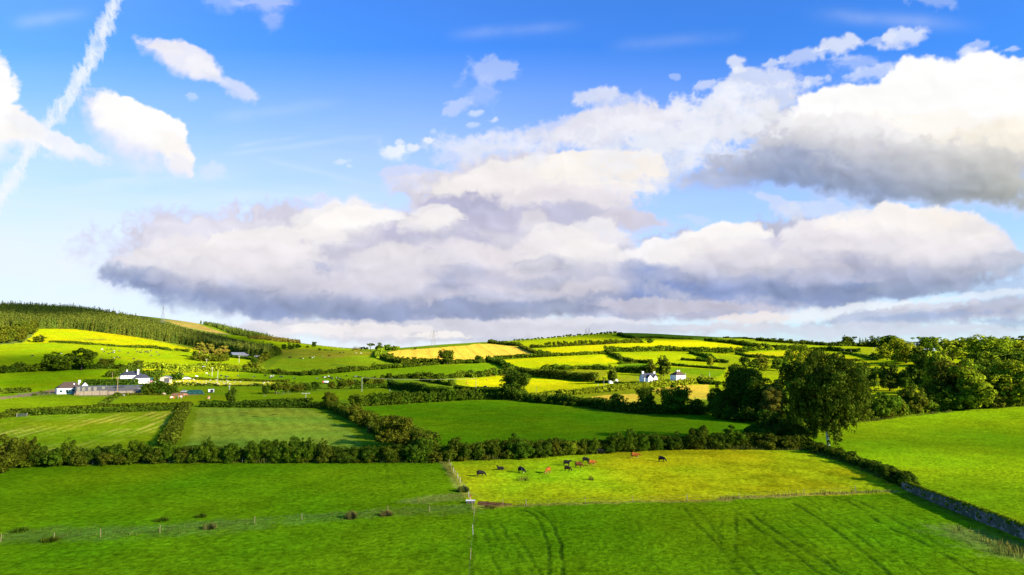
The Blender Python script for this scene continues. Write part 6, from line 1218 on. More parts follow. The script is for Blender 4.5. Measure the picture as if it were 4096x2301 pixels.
# white bungalow with brown roof
H = House('bungalow', 'a', 235, 1000, 6, 'white bungalow with brown roof and teal window trim left of the long sheds', 'house'); m = H.m * .07324
W_, Dp_, hw = 630 * m, 7.0, 155 * m
H.box('wall', 'render_white', 0, W_, 0, Dp_, -.4, hw)
rf = H.hip('roof_brown', 0, W_, 0, Dp_, hw, 3.4, ov=.3)
H.box('fascia', 'frame_white', -.34, W_ + .34, -.40, -.352, hw - .22, hw + .02)
H.window(1.9, 1.5, 1.3, 1.25, frame='frame_teal'); H.window(4.3, 1.5, .5, 1.7, frame='frame_teal', bars=0); H.door(5.0, .05, .9, 2.1, 'dark'); H.window(5.8, 1.5, .5, 1.7, frame='frame_teal', bars=0)
H.window(8.2, 1.7, 1.8, 1.1); H.window(10.4, 1.7, 1.6, 1.1)
for x in (W_ * .66, W_ * .84):
    o = MB().box(-.32, .32, -.4, .4, 0, .07).build('skylight', M['paint_white'], rf); o.location = (x, 2.05, hw + 2.2); o.rotation_euler = (R(43), 0, 0)
H.chimney(W_ * .88, 3.5, hw + 2.8, hw + 4.1, 1.2, .6, parent=rf)
H.gwall('render_white', W_ * .93 + .3, W_ * .93 + 3.9, 2.5, 7.6, 0, hw + .8, 2.2, 'y', 'gable_wall'); H.gable('roof_brown', W_ * .93 + .3, W_ * .93 + 3.9, 2.55, 7.5, hw + .8, 2.2, .25, axis='y', name='gable_roof')
H.window(W_ * .93 + 2.1, hw + 1.4, .8, .6, y=2.5)
# conservatory of the bungalow
H.box('porch', 'frame_teal', W_ * .52, W_ * .52 + .1, -2.2, 0, 0, 2.1); H.box('porch_roof', 'slate', W_ * .5, W_ * .98, -2.3, -.02, 2.1, 2.2)
for i in range(5): H.box('porch_post', 'frame_white', W_ * (.53 + .11 * i), W_ * (.53 + .11 * i) + .09, -2.25, -2.16, 0, 2.1)
# two long grey sheds
def shed(k, x, y, w_u, yaw, label, hc, hcl, dep, panels=(), slot=None, name='cattle_shed', slope=-.7, posts=3):
    S = House(name, k, x, y, yaw, label, 'shed'); m = S.m * ZT[k][1]; W = w_u * m
    S.box('lower_wall', 'concrete', 0, W, 0, dep, -.4, hc); S.box('cladding', 'cladding', -.02, W + .02, -.08, dep + .02, hc, hc + hcl)
    MB().add([(-.3, -.35, hc + hcl + .02), (W + .3, -.35, hc + hcl + .02), (W + .3, dep + .3, hc + hcl + slope), (-.3, dep + .3, hc + hcl + slope), (-.3, -.35, hc + hcl + .14), (W + .3, -.35, hc + hcl + .14), (W + .3, dep + .3, hc + hcl + slope + .12), (-.3, dep + .3, hc + hcl + slope + .12)],
             [(3, 2, 1, 0), (4, 5, 6, 7), (0, 1, 5, 4), (1, 2, 6, 5), (2, 3, 7, 6), (3, 0, 4, 7)]).build('roof', M['metal_roof'], S.root)
    for i in range(posts + 1): S.box('pillar', 'wood_dark', i * (W - .3) / posts + .02, i * (W - .3) / posts + .25, -.13, -.082, -.3, hc + hcl - .02)
    for (a, b, lo, hi) in panels: S.box('light_panel', 'panel', a * m, b * m, -.12, -.081, hc + lo, hc + min(hi, hcl - .15))
    if slot: S.box('vent_opening', 'dark', slot[0] * m, slot[1] * m, -.125, -.083, hc + hcl - .62, hc + hcl - .12)
    return S, m, W
S1, m1, W1 = shed('a', 872, 1045, 808, 4, 'grey clad shed with pale light panels and tan lower wall, nearer the bungalow' , 2.2, 2.4, 12, panels=((35, 100, .1, 3.4), (160, 235, .2, 3.4), (300, 375, .1, 3.4), (440, 515, .15, 3.4), (650, 720, .9, 3.4)), posts=4)
S2, m2, W2 = shed('a', 1695, 1022, 930, 3, 'long grey clad shed with dark slot under the eaves and cream lower wall', 1.8, 2.6, 14, slot=(330, 620), posts=4)
S3, m3, W3 = shed('b', 478, 975, 335, 3, 'pale grey shed with two sliding doors beside the dark trees', 0.4, 3.4, 12, posts=2)
for i in range(2): MB().box(.3 + i * 3.6, 3.6 + i * 3.6, -.17, -.135, .0, 3.1).build('sliding_door', M['cladding_light'], S3.root, bevel=.01)
S4, m4, W4 = shed('b', 815, 968, 300, 3, 'dark fronted shed end half hidden by dark trees', 1.2, 3.0, 12, slot=(0, 290), posts=2)
# two storey farmhouse
H = House('farmhouse', 'b', 275, 628, 5, 'two storey white farmhouse with slate hip roofs and two tall chimneys', 'house'); m = H.m * .07324
W_ = 600 * m; hw = 235 * m
H.box('wall', 'render_white', 0, W_, 1.2, 8.5, -.5, hw); r1 = H.hip('slate', 0, W_, 1.2, 8.5, hw, 2.6, ov=.35)
H.chimney(170 * m, 4.8, hw + .9, hw + 3.4, .9, .7, parent=r1); H.chimney(450 * m, 1.0, hw - 1.5, hw + 3.7, 1.1, .8, parent=r1)
a, b = 330 * m, 750 * m
H.box('wing_wall', 'render_white', a, b, -3.2, 1.19, -.5, 150 * m); H.hip('slate', a, b, -3.2, 1.6, 150 * m, 2.4, name='wing_roof')
H.box('veranda_roof', 'slate', .1, a - .4, -.6, 1.18, 2.75, 2.92)
for x in (.3, 2.2, 4.0): H.box('veranda_post', 'frame_white', x, x + .14, -.5, -.36, 0, 2.75)
for x in (80, 175, 270): H.window(x * m, hw - 1.0, .75, 1.1, y=1.2)
for x in (70, 250): H.window(x * m, 1.4, .9, 1.1, y=1.2)
H.door(165 * m, 0, 1.0, 2.1, 'door_red', y=1.2); H.window(a + 1.6, 1.6, 1.3, 1.5, y=-3.2)
for x in (2.3, 6.8, 10.4): H.window(a + min(x, b - a - 1.1), 1.5, .8, 1.6, y=-3.2, bars=0)
# garage
H = House('garage', 'b', 1635, 602, -14, 'grey roofed garage with pinkish block walls and dark sliding door', 'garage'); m = H.m * .07324; W_ = 262 * m
H.gwall('brick_pink', 0, W_, 0, 6.6, -.3, 3.3, 1.0, 'y'); H.gable('metal_roof', 0, W_, 0, 6.6, 3.3, 1.0, .25, axis='y'); H.box('sliding_door', 'cladding', W_ * .42, W_ * .97, -.1, -.005, 0, 3.1); H.box('side_cladding', 'cladding', W_ + .005, W_ + .06, .1, 6.5, 1.9, 3.2)
H = House('garden_shed', 'b', 1092, 552, 0, 'small pinkish shed with flat dark roof by the trampoline', 'shed'); m = H.m * .07324; W_ = 100 * m
H.box('wall', 'brick_pink', 0, W_, 0, 2.2, -.1, 2.2); H.box('roof', 'slate', -.15, W_ + .15, -.2, 2.35, 2.2, 2.36); H.door(W_ * .5, 0, .8, 1.9, 'wood', y=0)
# trampoline with net
p = ground('b', 1290, 545); t = empty('trampoline', p); tag(t, 'round trampoline with dark green safety net in the farmhouse garden', 'trampoline'); rr = 90 * mpd(p) * .07324
mb = MB(); mb.tube([(rr * math.cos(a), rr * math.sin(a), .75) for a in np.linspace(0, 6.283, 25)], .06, 6, False); mb.build('frame', M['steel'], t)
for i in range(6):
    a = i * 1.047; MB().tube([(rr * math.cos(a), rr * math.sin(a), 0), (rr * math.cos(a), rr * math.sin(a), 2.4)], .04, 6).build('pole', M['tarp_green'], t)
MB().tube([(0, 0, .78), (0, 0, .8)], rr * .96, 24).build('mat', M['rubber'], t); mb = MB()
n = 24; v = [(rr * .98 * math.cos(6.283 * i / n), rr * .98 * math.sin(6.283 * i / n), z) for z in (.8, 2.35) for i in range(n)]; mb.add(v, [(i, (i + 1) % n, n + (i + 1) % n, n + i) for i in range(n)]); mb.build('safety_net', M['tarp_green'], t)
# slide
p = ground('b', 1570, 540); t = empty('garden_slide', p, R(10)); tag(t, 'small blue slide by the dark garden hedge', 'slide')
MB().add([(-1.4, -.25, 1.7), (-1.4, .25, 1.7), (1.3, .25, .1), (1.3, -.25, .1), (-1.4, -.25, 1.6), (-1.4, .25, 1.6), (1.3, .25, 0), (1.3, -.25, 0)], [(0, 3, 2, 1), (4, 5, 6, 7), (0, 1, 5, 4), (1, 2, 6, 5), (2, 3, 7, 6), (3, 0, 4, 7)]).build('chute', M['paint_blue'], t)
mb = MB(); [mb.tube([(-1.45, s * .25, 1.9), (-1.8, s * .3, 0)], .04, 6) for s in (-1, 1)]; [mb.tube([(-1.5 - i * .07, -.27, 1.4 - i * .35), (-1.5 - i * .07, .27, 1.4 - i * .35)], .025, 6) for i in range(4)]; mb.build('ladder', M['paint_blue'], t)
p = ground('b', 1335, 606); t = empty('toy_house', p); tag(t, 'small pink toy house on the garden lawn', 'toy'); MB().box(-.6, .6, -.4, .4, 0, .9).build('wall', M['paint_pink'], t); MB().add([(-.7, -.5, .9), (.7, -.5, .9), (.7, .5, .9), (-.7, .5, .9), (-.7, 0, 1.4), (.7, 0, 1.4)], [(0, 1, 5, 4), (2, 3, 4, 5), (1, 2, 5), (3, 0, 4), (3, 2, 1, 0)]).build('roof', M['paint_pink'], t)
# tarpaulin covered stack
p = ground('c', 1110, 1000); t = empty('tarpaulin_stack', p, -math.atan2(p.x, p.y)); tag(t, 'long stack under a dark green tarpaulin beside the brown yard', 'stack'); m = mpd(p) * .07324
L = 270 * m; mb = MB(); ns, nl = 9, 18; v = []
for i in range(nl + 1):
    for j in range(ns + 1):
        a = math.pi * j / ns; u = i / nl * 2 - 1; e = (1 - abs(u) ** 6) ** .4; hz = 125 * m * (math.sin(a) ** .55) * (.25 + .75 * e); v.append((u * L * (1 - .13 * math.sin(a)), -math.cos(a) * 2.6, hz + .06 * random.uniform(-1, 1)))
mb.add(v, [(i * (ns + 1) + j, (i + 1) * (ns + 1) + j, (i + 1) * (ns + 1) + j + 1, i * (ns + 1) + j + 1) for i in range(nl) for j in range(ns)]); mb.build('tarpaulin', M['tarp_green'], t, smooth=True)
MB().box(-L * .95, L * .95, -2.4, 2.4, 0, .35).build('straw_base', M['concrete'], t)
for i in range(4): MB().tube([(-L * .8 + i * L * .52, -2.62, .5), (-L * .8 + i * L * .52, -2.62, .95)], .32, 10).build('tyre', M['rubber'], t)
# trailer
p = ground('c', 1670, 950); t = empty('livestock_trailer', p, -math.atan2(p.x, p.y) + R(-12)); tag(t, 'small white livestock trailer with dark open back in the green field', 'trailer'); m = mpd(p) * .07324; L = 155 * m
MB().box(-L / 2, L / 2, -.9, .9, .35, 2.0).build('body', M['paint_white'], t, bevel=.04); MB().box(-L * .1, L * .48, -.93, -.905, .5, 1.85).build('opening', M['dark'], t); MB().box(-L / 2 - .1, L / 2 + .1, -1, 1, 2.005, 2.1).build('roof', M['paint_white'], t)
for s in (-.5, .4): MB().tube([(s, -.95, .35), (s, .95, .35)], .34, 12).build('wheel', M['rubber'], t)
MB().tube([(-L / 2, 0, .45), (-L / 2 - 1.2, 0, .45)], .05, 6).build('drawbar', M['steel'], t)
# barn on the slope
H = House('barn', 'e', 1160, 447, 12, 'big grey barn with blue grey metal roof below the plantation', 'barn'); m = H.m * .09766; W_ = 400 * m
H.gwall('cladding', 0, W_, 0, 15, -.8, 62 * m, 2.6); H.gable('metal_roof', 0, W_, 0, 15, 62 * m, 2.6, .3); H.box('lean_to', 'cladding', W_ + .01, W_ + 7, 1, 12, -.8, 3.6); H.box('opening', 'dark', W_ + .8, W_ + 6.2, .9, .99, 0, 2.8)
H2 = House('open_shed', 'e', 1725, 470, 0, 'low white posted open shed right of the barn', 'shed'); m = H2.m * .09766; W_ = 110 * m
H2.box('back_wall', 'dark', 0, W_, 3.9, 4.0, -.5, 2.9); H2.box('roof', 'metal_roof', -.3, W_ + .3, -.3, 4.3, 2.9, 3.1)
for i in range(4): H2.box('post', 'paint_white', i * (W_ - .3) / 3, i * (W_ - .3) / 3 + .3, -.1, .2, -.5, 2.9)
# gabled white house
H = House('gabled_house', 'd', 918, 428, 30, 'white gabled house with dark roof, two chimneys and red porch roof', 'house'); W_, Dd, hw, gh = 11.4, 7.6, 4.3, 3.0
H.gwall('render_white', 0, W_, 0, Dd, -.5, hw, gh); r1 = H.gable('slate', 0, W_, 0, Dd, hw, gh, .28)
H.gwall('render_white', 2.0, 5.6, -2.2, 2.4, -.5, hw, 2.0, 'y', 'front_gable_wall'); H.gable('slate', 2.0, 5.6, -2.2, 2.6, hw, 2.0, .22, axis='y', name='front_gable_roof')
H.gwall('render_white', 8.1, 10.7, -.6, 2.4, hw - 1.2, hw + .1, 1.5, 'y', 'dormer_wall'); H.gable('slate', 8.1, 10.7, -.6, 2.6, hw + .1, 1.5, .2, axis='y', name='dormer_roof')
H.chimney(.7, Dd / 2, hw + gh - .8, hw + gh + 1.5, 1.5, .8, parent=r1); H.chimney(W_ - .6, Dd / 2, hw + gh - .8, hw + gh + 1.3, 1.2, .8, parent=r1)
H.box('porch_roof', 'roof_red', 5.75, W_ + .3, -2.4, -.02, 2.5, 2.66); H.box('porch_wall', 'render_white', 5.8, W_, -2.0, -1.9, -.3, .8)
for x in (5.8, 7.4, 9.2, W_ - .15): H.box('porch_post', 'frame_white', x, x + .15, -2.2, -2.05, -.2, 2.5)
H.window(3.8, 4.3, 1.0, 1.2, y=-2.2); H.window(3.8, 1.4, 1.9, 1.3, y=-2.2); H.window(9.4, hw + .2, .8, .9, y=-.6); H.door(8.3, 0, 1.1, 2.1, 'door_red'); H.window(6.6, 1.3, 1.2, 1.5); H.window(10.3, 1.3, 1.2, 1.5)
H.box('bay_roof', 'roof_red', 2.7, 4.9, -2.75, -2.21, 2.2, 2.36)
for yy, zz in ((2.0, 1.3), (2.0, 4.2), (5.3, 4.2)): H.window(yy, zz, 1.1, 1.2, y=0.0, face='left')
MB().tube([(-.06, .3, 0), (-.06, .3, hw)], .06, 6).build('downpipe', M['rubber'], H.root)
# square white house
H = House('square_house', 'd', 1576, 388, 33, 'square white house with brown hip roof and two chimneys on its ridge', 'house'); W_, Dd, hw = 8.6, 8.8, 4.9
H.box('wall', 'render_white', 0, W_, 0, Dd, -.5, hw); r1 = H.hip('roof_brown', 0, W_, 0, Dd, hw, 2.9, ov=.3, inset=3.6)
H.chimney(3.6, 4.2, hw + 2.2, hw + 3.5, .9, .6, parent=r1); H.chimney(5.4, 4.2, hw + 2.0, hw + 3.5, .9, .6, parent=r1)
for x in (1.5, 4.3, 7.2): H.window(x, 3.8, 1.0, 1.2)
H.window(1.5, 1.2, 1.3, 1.3); H.window(7.2, 1.2, 1.3, 1.3); H.window(6.3, 1.3, 1.1, 1.2, face='left')
H.gwall('render_white', 3.2, 5.6, -1.6, -.005, -.4, 2.0, .8, 'y', 'porch_wall'); H.gable('slate', 3.2, 5.6, -1.6, -.3, 2.0, .8, .2, axis='y', name='porch_roof'); H.door(4.4, 0, 1.0, 1.9, 'dark', y=-1.6)
H = House('sun_room', 'd', 1790, 378, 20, 'low white glazed sun room right of the square house', 'outbuilding'); H.box('wall', 'render_white', 0, 2.6, 0, 2.4, -.3, .9); H.box('roof', 'slate', -.2, 2.8, -.2, 2.6, 2.1, 2.3)
for i in range(4): H.box('post', 'frame_white', i * .82, i * .82 + .12, .02, .14, .9, 2.1)
H.box('pane', 'glass', .13, 2.47, .06, .09, .9, 2.1)
H = House('white_outbuilding', 'd', 288, 430, 24, 'low white outbuilding with blue grey door under the dark chestnut', 'outbuilding'); H.gwall('render_white', 0, 3.4, 0, 4, -.3, 2.4, 1.2, 'y'); H.gable('render_white', 0, 3.4, 0, 4, 2.4, 1.2, .2, axis='y'); H.box('garage_door', 'metal_roof', .4, 2.9, -.06, -.002, 0, 2.1); H.box('side_wall', 'render_white', -3.2, -.01, .6, 3.6, -.3, 2.2)

# ================================================================= vehicles
def car(k, x, y, yaw, mat, label, name='parked_car', L=4.3):
    p = ground(k, x, y); t = empty(name, p, -math.atan2(p.x, p.y) + R(yaw)); tag(t, label, 'car'); h = L / 4.3
    prof = [(-2.1, .35), (-2.15, .75), (-1.55, .92), (-1.1, 1.38), (.35, 1.42), (1.05, .95), (1.95, .8), (2.12, .6), (2.1, .35)]
    v = [(a * h, s * (.84 if b < 1 else .68) * h, b * h) for s in (-1, 1) for a, b in prof]; n = len(prof)
    MB().add(v, [tuple(range(n))[::-1], tuple(range(n, 2 * n))] + [(i, (i + 1) % n, n + (i + 1) % n, n + i) for i in range(n)]).build('body', M[mat], t, bevel=.04)
    for s in (-1, 1):
        MB().add([(a * h, s * yy * h, b * h) for a, b, yy in ((-1.2, .95, .86), (.9, .95, .86), (.35, 1.34, .71), (-1.0, 1.32, .71))], [(0, 1, 2, 3)]).build('side_window', M['glass'], t)
    for a in (-1.35, 1.35):
        for s in (-1, 1):
            w = MB().tube([(a * h, s * .66 * h, .33 * h), (a * h, s * .88 * h, .33 * h)], .33 * h, 14).build('wheel', M['rubber'], t)
            MB().tube([(a * h, s * .86 * h, .33 * h), (a * h, s * .90 * h, .33 * h)], .19 * h, 10).build('rim', M['steel'], w)
    for s in (-1, 1): MB().box(2.08 * h, 2.16 * h, (s * .6 - .14) * h, (s * .6 + .14) * h, .58 * h, .7 * h).build('headlight', M['glass'], t)
    return t
car('b', 2200, 497, 4, 'paint_white', 'white saloon car parked right of the grey roofed garage')
car('d', 805, 435, 40, 'paint_silver', 'silver car in front of the gabled white house')
car('c', 830, 500, 3, 'paint_white', 'long white car parked under the thin reddish hedge', L=6)
car('c', 760, 948, 0, 'paint_silver', 'pale van beside the tarpaulin covered stack', name='parked_van', L=4.6)
p = ground('h', 1085, 362); t = empty('tank_trailer', p, -math.atan2(p.x, p.y)); tag(t, 'red and white tank trailer between the dark trees', 'trailer')
MB().tube([(-2.3, 0, 1.3), (-2.1, 0, 1.3), (2.1, 0, 1.3), (2.3, 0, 1.3)], [.4, .85, .85, .4], 14).build('tank', M['paint_white'], t, smooth=True); MB().box(-2.5, -1.6, -.9, .9, .7, 2.2).build('front_panel', M['paint_red'], t)
for s in (-.6, .8): MB().tube([(s, -1.05, .55), (s, 1.05, .55)], .5, 14).build('wheel', M['rubber'], t)
# wrapped bales
bm_ = None
for i, (x, y) in enumerate(((1225, 92), (1250, 88), (1280, 92), (1310, 90), (1345, 92), (1375, 88), (1400, 92), (1430, 90), (1240, 66), (1300, 64), (1360, 66), (1410, 68), (1460, 88))):
    p = ground('c', x, y); w = i % 3 != 1
    if i < 2: o = MB().tube([(0, -.62, .65), (0, -.56, .65), (0, .56, .65), (0, .62, .65)], [.5, .66, .66, .5], 16).build('round_bale', M['bale_white' if w else 'bale_black'], smooth=True); protos_b = (o,) if i == 0 else protos_b + (o,)
    else: o = protos_b[0 if w else 1].copy(); COL.objects.link(o)
    o.location = p; o.rotation_euler = (0, 0, random.uniform(0, 3)); tag(o, 'white wrapped bale in the heap at the end of the pasture track' if w else 'black wrapped bale in the heap at the end of the pasture track', 'bale', 'white wrapped bales in the heap' if w else 'black wrapped bales in the heap')

# ================================================================= poles, pylons, wires
POLE_TOPS = {}
def pole(k, x, yt, yb, label, arm=False, mat='wood_grey', group=None, lean=0.0, rad=.17, name='utility_pole'):
    p = ground(k, x, yb); m = mpd(p) * ZT[k][1]; h = max((yb - yt) * m, 1.5); t = empty(name, p, -math.atan2(p.x, p.y)); tag(t, label, 'pole', group)
    rad = max(rad, mpd(p) / D2P * .085); MB().tube([(0, 0, -.3), (lean * h, 0, h)], [rad, rad * .75], 8).build('post', M[mat], t)
    if arm:
        c = MB().box(-1.3 * arm, 1.3 * arm, -.09, .09, h - .35, h - .13).build('crossarm', M[mat], t)
        for s in (-1.2, 0, 1.2): MB().tube([(s * arm, 0, h - .13), (s * arm, 0, h + .15)], .06, 6).build('insulator', M['paint_white'], c)
    else: MB().tube([(lean * h, 0, h), (lean * h, 0, h + .12)], rad * .55, 6).build('cap', M['steel'], t)
    return Vector((p.x, p.y, p.z + h))
pA = pole('a', 2303, 515, 1022, 'tall pale pole standing in front of the long shed', arm=.5, mat='wood')
pole('a', 2130, 290, 540, 'slim orange pole on the bank behind the long shed', mat='wood')
pole('c', 1700, 120, 378, 'white pole with crossarm in the cow pasture', arm=.6, mat='wood_pale', rad=.22); pole('c', 1885, 240, 700, 'thin pole at the foot of the sheep strip, left one', mat='wood_pale'); pole('c', 2188, 500, 725, 'thin dark pole at the foot of the sheep strip, right one', mat='wood_dark')
pole('c', 2288, 755, 1100, 'pole with crossarm rising out of the ragged tree', arm=.4, mat='wood_pale'); pole('c', 2432, 1055, 1285, 'short pale pole beside the gate', mat='wood_pale')
pole('e', 485, 510, 692, 'white pole with crossarm below the pines', arm=.5, mat='wood_pale', rad=.22); pole('e', 1325, 425, 582, 'pale pole with crossarm below the barn', arm=.8, mat='wood_pale', rad=.24); pole('e', 1855, 390, 548, 'grey pole right of the barn')
pole('h', 742, 532, 662, 'double armed pole above the dark clipped hedge', arm=1.6, mat='wood_pale'); p1 = pole('h', 1707, 270, 502, 'tall white pole in the middle field', mat='wood_pale'); pole('h', 2185, 465, 560, 'shorter white pole behind the thick middle hedge', mat='wood_pale')
p2 = pole(2, 2117, 620, 740, 'grey pole at the left of the orange cattle field'); pole(2, 2065, 735, 775, 'short dark pole in the hedge left of the big round tree', mat='wood_dark'); pole(3, 573, 620, 688, 'dark pole right of the big round tree', mat='wood_dark')
pole(3, 1155, 598, 648, 'white pole in the bright yellow field', mat='wood_pale'); pole(3, 1208, 560, 622, 'pole below the dark chestnut'); pole('d', 1766, 220, 385, 'pole at the right corner of the square house', mat='wood_pale'); pole('d', 2080, 255, 375, 'left of two pale poles right of the square house', mat='wood_pale'); pole('d', 2263, 205, 380, 'right of two pale poles right of the square house', mat='wood_pale')
for i, (x, a, b, l) in enumerate(((1028, 245, 278, 0), (1092, 262, 296, -.12), (1188, 290, 312, .05), (1260, 290, 326, -.15), (1280, 238, 262, 0), (1700, 214, 242, 0))):
    pole(4, x, a, b, ('first upright post in the line by the yellow strip', 'second leaning post in the line by the yellow strip', 'short third post in the line by the yellow strip', 'leaning post at the end of the line', 'post standing farther up the slope', 'post on the skyline near the wood')[i], mat='wood_pale', lean=l)
def wire(a, b, sag, label, rad=.035):
    pts = [a.lerp(b, i / 12) - Vector((0, 0, sag * 4 * (i / 12) * (1 - i / 12))) for i in range(13)]; tag(MB().tube(pts, rad, 4).build('overhead_wire', M['wood_pale']), label, 'wire')
wire(p1, p2, 1.0, 'overhead wire strung between the tall white pole and the grey pole', .07)
def pylon(k, x, y, h, label, w=7.0, b=.22, legs=4):
    p = ground(k, x, y); t = empty('electricity_pylon', p, -math.atan2(p.x, p.y) + R(20)); tag(t, label, 'pylon'); mb = MB()
    wd = lambda z: w * .5 * (1 - z) ** 1.3 + .55
    for sx in (-1, 1):
        for sy in (-1, 1): mb.tube([(sx * wd(z), sy * wd(z), z * h) for z in np.linspace(0, 1, 9)], b * .5, 4)
    zs = [0, .14, .27, .39, .5, .6, .69, .77, .85, .93, 1]
    for z0, z1 in zip(zs, zs[1:]):
        for s in (-1, 1):
            mb.bar((-wd(z0), s * wd(z0), z0 * h), (wd(z1), s * wd(z1), z1 * h), b * .28); mb.bar((wd(z0), s * wd(z0), z0 * h), (-wd(z1), s * wd(z1), z1 * h), b * .28)
            mb.bar((s * wd(z0), -wd(z0), z0 * h), (s * wd(z1), wd(z1), z1 * h), b * .28)
            mb.bar((-wd(z1), s * wd(z1), z1 * h), (wd(z1), s * wd(z1), z1 * h), b * .28)
    mb.build('lattice_tower', M['steel'], t)
    for z, l in ((.70, 5.2), (.82, 6.2), (.93, 4.4)):
        for s in (-1, 1):
            a = MB(); a.bar((s * wd(z), -.4, z * h), (s * l, 0, z * h + .3), b * .35); a.bar((s * wd(z), .4, z * h), (s * l, 0, z * h + .3), b * .35); a.bar((s * wd(z), 0, z * h + 1.8), (s * l, 0, z * h + .3), b * .3); ar = a.build('crossarm', M['steel'], t)
            MB().tube([(s * l, 0, z * h + .2), (s * l, 0, z * h - 1.6)], .18, 6).build('insulator', M['glass'], ar)
pylon('D', 409, 814, 34, 'electricity pylon on the shoulder of the left hill', w=6); pylon('D', 1091, 872, 27, 'tall slim electricity pylon above the wheat field', w=7)
for i, x in enumerate((1474, 1482)):
    p = ground('D', x, 838); t = empty('electricity_pylon', p, R(10)); tag(t, 'left' * (i == 0) + 'right' * (i == 1) + ' of the twin pointed pylons behind the hill crest trees', 'pylon'); mb = MB(); h = 13
    mb.tube([(-2, 0, -2), (0, 0, h)], [.35, .2], 4); mb.tube([(2, 0, -2), (0, 0, h)], [.35, .2], 4)
    for z in (2, 4.5, 7): w = 2 * (1 - z / h); mb.bar((-w, 0, z), (w, 0, z), .16)
    mb.build('lattice_tower', M['slate'], t); MB().bar((-3.6, 0, 5), (3.6, 0, 5), .2).build('crossarm', M['slate'], t)

# ================================================================= fences, gates, trough, wall
def post_mesh(mat, h=1.25, r=.05):
    mb = MB().tube([(0, 0, -.2), (0, 0, h * .55), (.012, 0, h)], [r, r * .95, r * .9], 6); me = bpy.data.meshes.new('post'); me.from_pydata(mb.v, [], mb.f); me.materials.append(M[mat]); return me
PM = {m_: post_mesh(m_) for m_ in ('wood_grey', 'wood', 'wood_pale')}
def fence(pts, label, mats=('wood_grey',), wires=2, h=1.0, wide=1.0, name='wire_fence'):
    P = [ground(*q) for q in pts]; o = P[0]; t = empty(name, o); tag(t, label, 'fence')
    for i, p in enumerate(P):
        c = link(bpy.data.objects.new('post', PM[mats[i % len(mats)]]), t); c.location = p - o; c.scale = (1.0 * wide, 1.0 * wide, h * random.uniform(.93, 1.1)); c.rotation_euler = (random.uniform(-.07, .07), random.uniform(-.07, .07), random.uniform(0, 6))
    D_ = [];
    for a, b in zip(P, P[1:]):
        n = max(1, int((b - a).length / 6)); D_ += [a.lerp(b, j / n) for j in range(n)]
    D_.append(P[-1])
    for w in range(wires):
        z = (.95 - .42 * w) * h; mb = MB().tube([Vector((q.x, q.y, float(hgt(q.x, q.y)) + z)) - o for q in D_], .004, 3, False); mb.build('wire', M['wire'], t)
fence([(5, 5, 1192), (5, 415, 1178), (5, 775, 1154), (5, 1232, 1122), (5, 1960, 1049), (6, 208, 1022), (6, 600, 1002), (6, 870, 962), (6, 1192, 962), (6, 1520, 935)], 'wire fence with pale posts crossing the left foreground field', ('wood',))
fence([('f', 195, 332), ('f', 232, 388), ('f', 275, 478), ('f', 310, 524), ('f', 348, 574), ('f', 388, 648), ('f', 460, 780), ('f', 538, 905)], 'wire fence with white tipped posts along the curved grass verge', ('wood', 'wood_pale', 'wood_pale'), wide=1.5)
fence([('f', 598, 1092), ('f', 1120, 1048), ('f', 1527, 1052), (7, 1204, 807), (7, 1625, 797), (7, 2110, 782), (8, 118, 817), (8, 655, 782), (8, 1080, 759)], 'wire fence along the near edge of the cattle field', ('wood', 'wood', 'wood_grey'))
fence([('f', 598, 1094), ('f', 630, 1202), (6, 1526, 1132), (6, 1507, 1322), (6, 1490, 1560)], 'wire fence running towards the viewer from the trough', ('wood', 'wood', 'wood_pale'), h=1.15)
fence([(7, 20, 415), (7, 560, 398), (7, 1042, 374), (7, 1237, 366), (7, 1480, 352), (7, 1708, 342), (7, 2027, 322)], 'fence of small pale posts at the foot of the cattle hedge', ('wood_grey',), h=1.05)
fence([(5, 226, 610), (5, 357, 604), (5, 713, 597), (5, 1868, 580), (5, 2037, 578), (6, 320, 580)], 'fence of small pale posts at the foot of the long near hedge', ('wood_grey',), h=1.05)
fence([('h', 20, 585), ('h', 42, 586), (2, 140, 790), (2, 300, 775), (2, 500, 770)], 'short wire fence below the copse', ('wood_grey',))
fence([('h', 240, 535), ('h', 285, 533), ('h', 340, 530), ('h', 372, 528), ('h', 440, 522), ('h', 475, 515)], 'pale post and rail fence under the copse', ('wood_pale',), wide=1.4)
fence([(3, 1120, 598), (3, 1200, 590), (3, 1360, 575), (3, 1440, 560), (3, 1520, 560)], 'white paddock fence left of the gabled house', ('wood_pale',), wide=1.6, wires=2)
def rails(k, pts, label, mat='wood_dark', h=1.2, n=3, step=2.4, name='rail_fence'):
    P = densify(line(k, pts), step); o = P[0]; t = empty(name, o); tag(t, label, 'fence')
    for p in P[:60]: c = MB().box(-.07, .07, -.07, .07, -.2, h).build('post', M[mat], t); c.location = p - o
    for i in range(n): MB().tube([p - o + Vector((0, 0, h * (i + .8) / n)) for p in P], .06, 4).build('rail', M[mat], t)
rails(1, [(170, 1012), (300, 1008), (530, 1004)], 'dark wooden rail fence left of the bungalow'); rails('a', [(830, 1048), (1010, 1048)], 'brown boarded fence at the corner of the first shed', 'wood', n=5, step=1.2)
rails('b', [(1060, 632), (1250, 625), (1480, 612)], 'pale wooden fence around the farmhouse garden', 'wood_pale', h=1.0)
